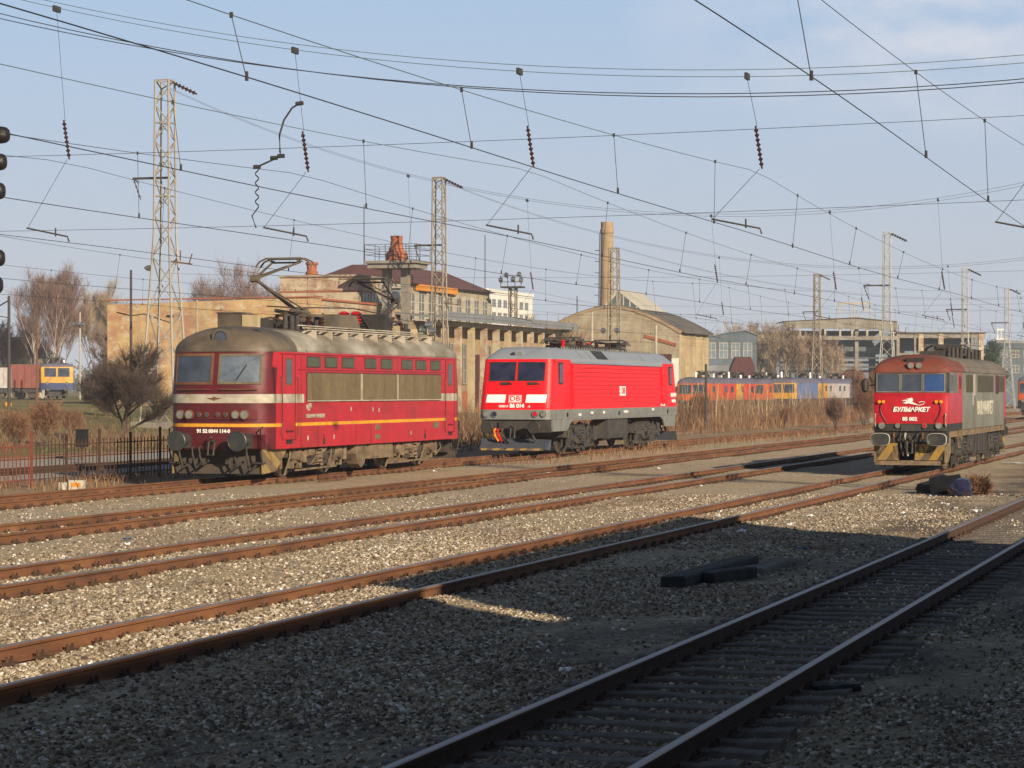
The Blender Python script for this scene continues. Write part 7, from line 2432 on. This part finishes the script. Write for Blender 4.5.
# scraps of paper and plastic
def scraps():
    rr = random.Random(12)
    spots = [(803, 553, .10), (742, 533, .10), (945, 507, .12), (700, 488, .10), (659, 470, .10), (568, 430 + 36, .1), (550, 476, .12), (435, 473, .1), (685, 545, .08), (624, 633, .07), (596, 693, .06), (977, 513, .12), (955, 510, .09),
             (566, 676, .07), (905, 515, .1), (127, 541, .09), (126, 546, .09), (440, 470, .09), (322, 478, .1), (717, 521, .1), (1008, 655, .05), (936, 640, .06), (668, 440 + 22, .1), (810, 518, .12), (790, 527, .12)]
    for i, (px, py, s) in enumerate(spots):
        c = gp(px, py)
        mb = MB()
        n = 3
        vs = []
        for y in range(n + 1):
            for x in range(n + 1):
                vs.append(((x / n - .5) * s * 1.5 + rr.uniform(-.2, .2) * s, (y / n - .5) * s + rr.uniform(-.2, .2) * s, 0.03 + rr.random() * s * 0.55))
        mb.add(vs, [(y * (n + 1) + x, y * (n + 1) + x + 1, (y + 1) * (n + 1) + x + 1, (y + 1) * (n + 1) + x) for y in range(n) for x in range(n)])
        mb.add([(v[0], v[1], v[2] - 0.008) for v in vs], [(y * (n + 1) + x, y * (n + 1) + x + 1, (y + 1) * (n + 1) + x + 1, (y + 1) * (n + 1) + x) for y in range(n) for x in range(n)])
        o = mb.build("litter_scrap", M['white'] if i % 5 else M['blue_car'], None, smooth=0, loc=(c.x, c.y, float(ground_z(*pt_of(c)))), rz=rr.uniform(0, 6))
        tag(o, "small crumpled scrap of pale litter lying on the ballast", "litter", "scraps of litter on the ballast")
scraps()

# ------------------------------------------------------------------ far railway vehicles
def small_loco(label, p, t, z, L, cols, hw=1.5, H=3.9, panto=True, group="vehicles on the far tracks", name="far_locomotive", rz=None):
    """cols: list of (y0, y1, material); first colour is the nose"""
    root = thing(name, label, "railway vehicle", P(p, t, z), rz, group=group)
    lean = lambda q: max(0, q - 2.3) * 0.15
    zs = [1.0, 1.7, 2.3, 3.3]
    ex = sorted(set([c[1] for c in cols[:-1]] + [0.6, L - 0.6]))
    mats = []
    for c in cols:
        if c[2] not in mats: mats.append(c[2])
    mats.append(cols[0][3] if len(cols[0]) > 3 else 'under_dark')
    rings = [plan_ring(hw, 0, L, 0.25, 4, q, ex, lean(q), lean(q), N=10) for q in zs]
    def mf(i, j, c):
        if i == 0: return len(mats) - 1
        for q in cols:
            if q[0] <= c.y <= q[1]: return mats.index(q[2])
        return 0
    mb = MB(); mb.loft(rings, mf); mb.build("body", [M[q] for q in mats], root)
    rr = [plan_ring(hw * math.cos(R(a)) ** .7, 0.15 + (1 - math.cos(R(a))), L - 0.15 - (1 - math.cos(R(a))), 0.25, 4, 3.3 + (H - 3.3) * math.sin(R(a)), ex, N=10) for a in (0, 20, 45, 70, 86)]
    rb = MB(); rb.loft(rr); rb.build("roof", M['lilac_roof'], root, smooth=50)
    fr = Front(hw, 0.0, 0.25, 4, lean)
    for x0, x1 in ((-1.2, -0.12), (0.12, 1.2)):
        fr.window(root, x0, x1, 2.35, 3.15, M['under'], M['glass'], 0.05)
    for x in (-0.95, 0.95):
        fr.lamp(root, x, 1.65, 0.14, M['steel_dark'], M['lens'])
    for s in (-1, 1):
        n = max(2, int(L / 3))
        for i in range(n):
            y = 1.2 + (L - 2.4) * (i + .5) / n
            if (i % 3) == 1 or (L > 30 and cols[0][1] + 1 < y < cols[1][1]): continue
            wb = MB(); wb.box(s * hw - 0.02, s * hw + 0.02, y - 0.55, y + 0.55, 2.45, 3.05); wb.build("side_window", M['glass'], root, smooth=0)
    ub = MB(); ub.box(-1.1, 1.1, 0.4, L - 0.4, 0.4, 1.0)
    ub.build("underframe", M['under_dark'], root, smooth=0)
    for y in (2.5, L - 2.5):
        for s in (-1, 1):
            wb = MB()
            for q in (-1.2, 1.2):
                wb.cone((s * 0.7, y + q, 0.65), (s * 0.85, y + q, 0.65), 0.5, 0.5, 16)
            wb.box(s * 0.9 - 0.1, s * 0.9 + 0.1, y - 1.9, y + 1.9, 0.5, 0.85)
            wb.build("bogie_side", M['under_dark'], root)
    for x in (-0.88, 0.88):
        buffer(root, x, 1.05, -0.5, 0.22, M['buffer'])
    if panto:
        for yb, s in ((L * 0.28, -1), (L * 0.72, 1)):
            pantograph(root, (yb, H + 0.35), (yb + s * 1.4, H + 0.48), (yb - s * 0.3, H + 0.6), 0.8, M['steel_dark'], H - 0.1, 0.4)
        r_ = random.Random(int(L * 7))
        for i in range(12):
            y = 1 + (L - 2) * i / 11
            rg = MB(); x = r_.uniform(-.5, .8)
            rg.cone((x, y, H - .2), (x, y, H + r_.uniform(.2, .6)), 0.12, 0.1, 8)
            rg.build("insulator", M['white'] if i % 3 == 0 else M['under_dark'], root)
    return root
def far(px, Y, L, cols, label, z=None, **k):
    c = at(px, 390, Y); p, t = pt_of(c)
    return small_loco(label, p, t, zg_pt(p, t) if z is None else z, L, cols, **k)
far(692, 232, 16, [(0, 6, 'orange_car'), (6, 16, 'vermilion_car')], "orange and vermilion far locomotive right behind the tail of the bright red one", z=-0.1)
far(722, 244, 12, [(0, 3, 'yellow_car'), (3, 12, 'vermilion_car')], "vermilion far locomotive with a yellow nose, second of the far row", z=-0.1)
far(751, 252, 13, [(0, 13, 'orange_car')], "rusty orange far locomotive with lilac roof, left of the yellow one", z=-0.1)
c = at(782, 390, 255); p, t = pt_of(c)
yb = [along(q, p + 1.45) - t for q in (797, 818, 828, 850)]
far(782, 255, 44, [(0, yb[0], 'yellow_car'), (yb[0], yb[1], 'blue_car'), (yb[1], yb[2], 'yellow_car'), (yb[2], yb[3], 'pale_car'), (yb[3], 44, 'lilac_roof')], "long yellow and blue far railcar behind the reeds", z=0.0, hw=1.45)
far(57, 250, 17, [(0, 17, 'yellow_car', 'navy_car')], "yellow railcar with navy skirt on the far left grass track", hw=1.65, H=3.75, rz=R(11))
c = at(1033, 390, 215); p, t = pt_of(c)
far(1034, 215, 14, [(0, 14, 'orange_car')], "orange vehicle cut off by the right edge of the picture", z=0.0, hw=1.4)

def wagon(label, px, Y, L, m, H=2.6):
    c = at(px, 390, Y); p, t = pt_of(c)
    root = thing("freight_wagon", label, "wagon", (c.x, c.y, zg(c.x, c.y)), 0.05, "vehicles on the far tracks")
    mb = MB(); mb.box(0, L, -1.3, 1.3, 1.2, 1.2 + H)
    for i in range(int(L / 0.8) + 1):
        mb.box(i * .8 - .04, i * .8 + .04, -1.36, -1.3, 1.2, 1.2 + H)
    mb.build("body", m, root, smooth=0)
    ub = MB(); ub.box(0.1, L - .1, -1.1, 1.1, 0.7, 1.2); ub.build("underframe", M['under_dark'], root, smooth=0)
    for x in (0.9, L - 0.9):
        wb = MB(); wb.lathe((x, -0.8, 0.5), [(0.1, -.07), (0.46, -.06), (0.5, 0.0), (0.46, .06), (0.1, .07)], 16, 0, 'Y'); wb.build("wheel", M['wheel'], root)
        w2 = MB(); w2.lathe((x, 0.8, 0.5), [(0.1, -.07), (0.46, -.06), (0.5, 0.0), (0.46, .06), (0.1, .07)], 16, 0, 'Y'); w2.build("wheel", M['wheel'], root)
wagon("faded red freight wagon left of the yellow railcar", 12, 275, 3.2, M['wagon_red'])
wagon("chalky white wagon at the left edge beside the red one", -24, 270, 3.6, M['pale_car'], 2.2)
# ------------------------------------------------------------------ thin winter haze over the whole yard
def haze():
    mb = MB(); mb.box(-700, 900, -140, 1100, -1.5, 60)
    m = bpy.data.materials.new("thin winter haze"); m.use_nodes = True
    t = m.node_tree
    for n in list(t.nodes): t.nodes.remove(n)
    o_ = t.nodes.new("ShaderNodeOutputMaterial"); v = t.nodes.new("ShaderNodeVolumePrincipled")
    v.inputs["Color"].default_value = (0.86, 0.90, 1.0, 1)
    v.inputs["Density"].default_value = 0.00033
    t.links.new(v.outputs["Volume"], o_.inputs["Volume"])
    o = mb.build("haze", m, None, smooth=0)
    tag(o, kind='stuff')
haze()
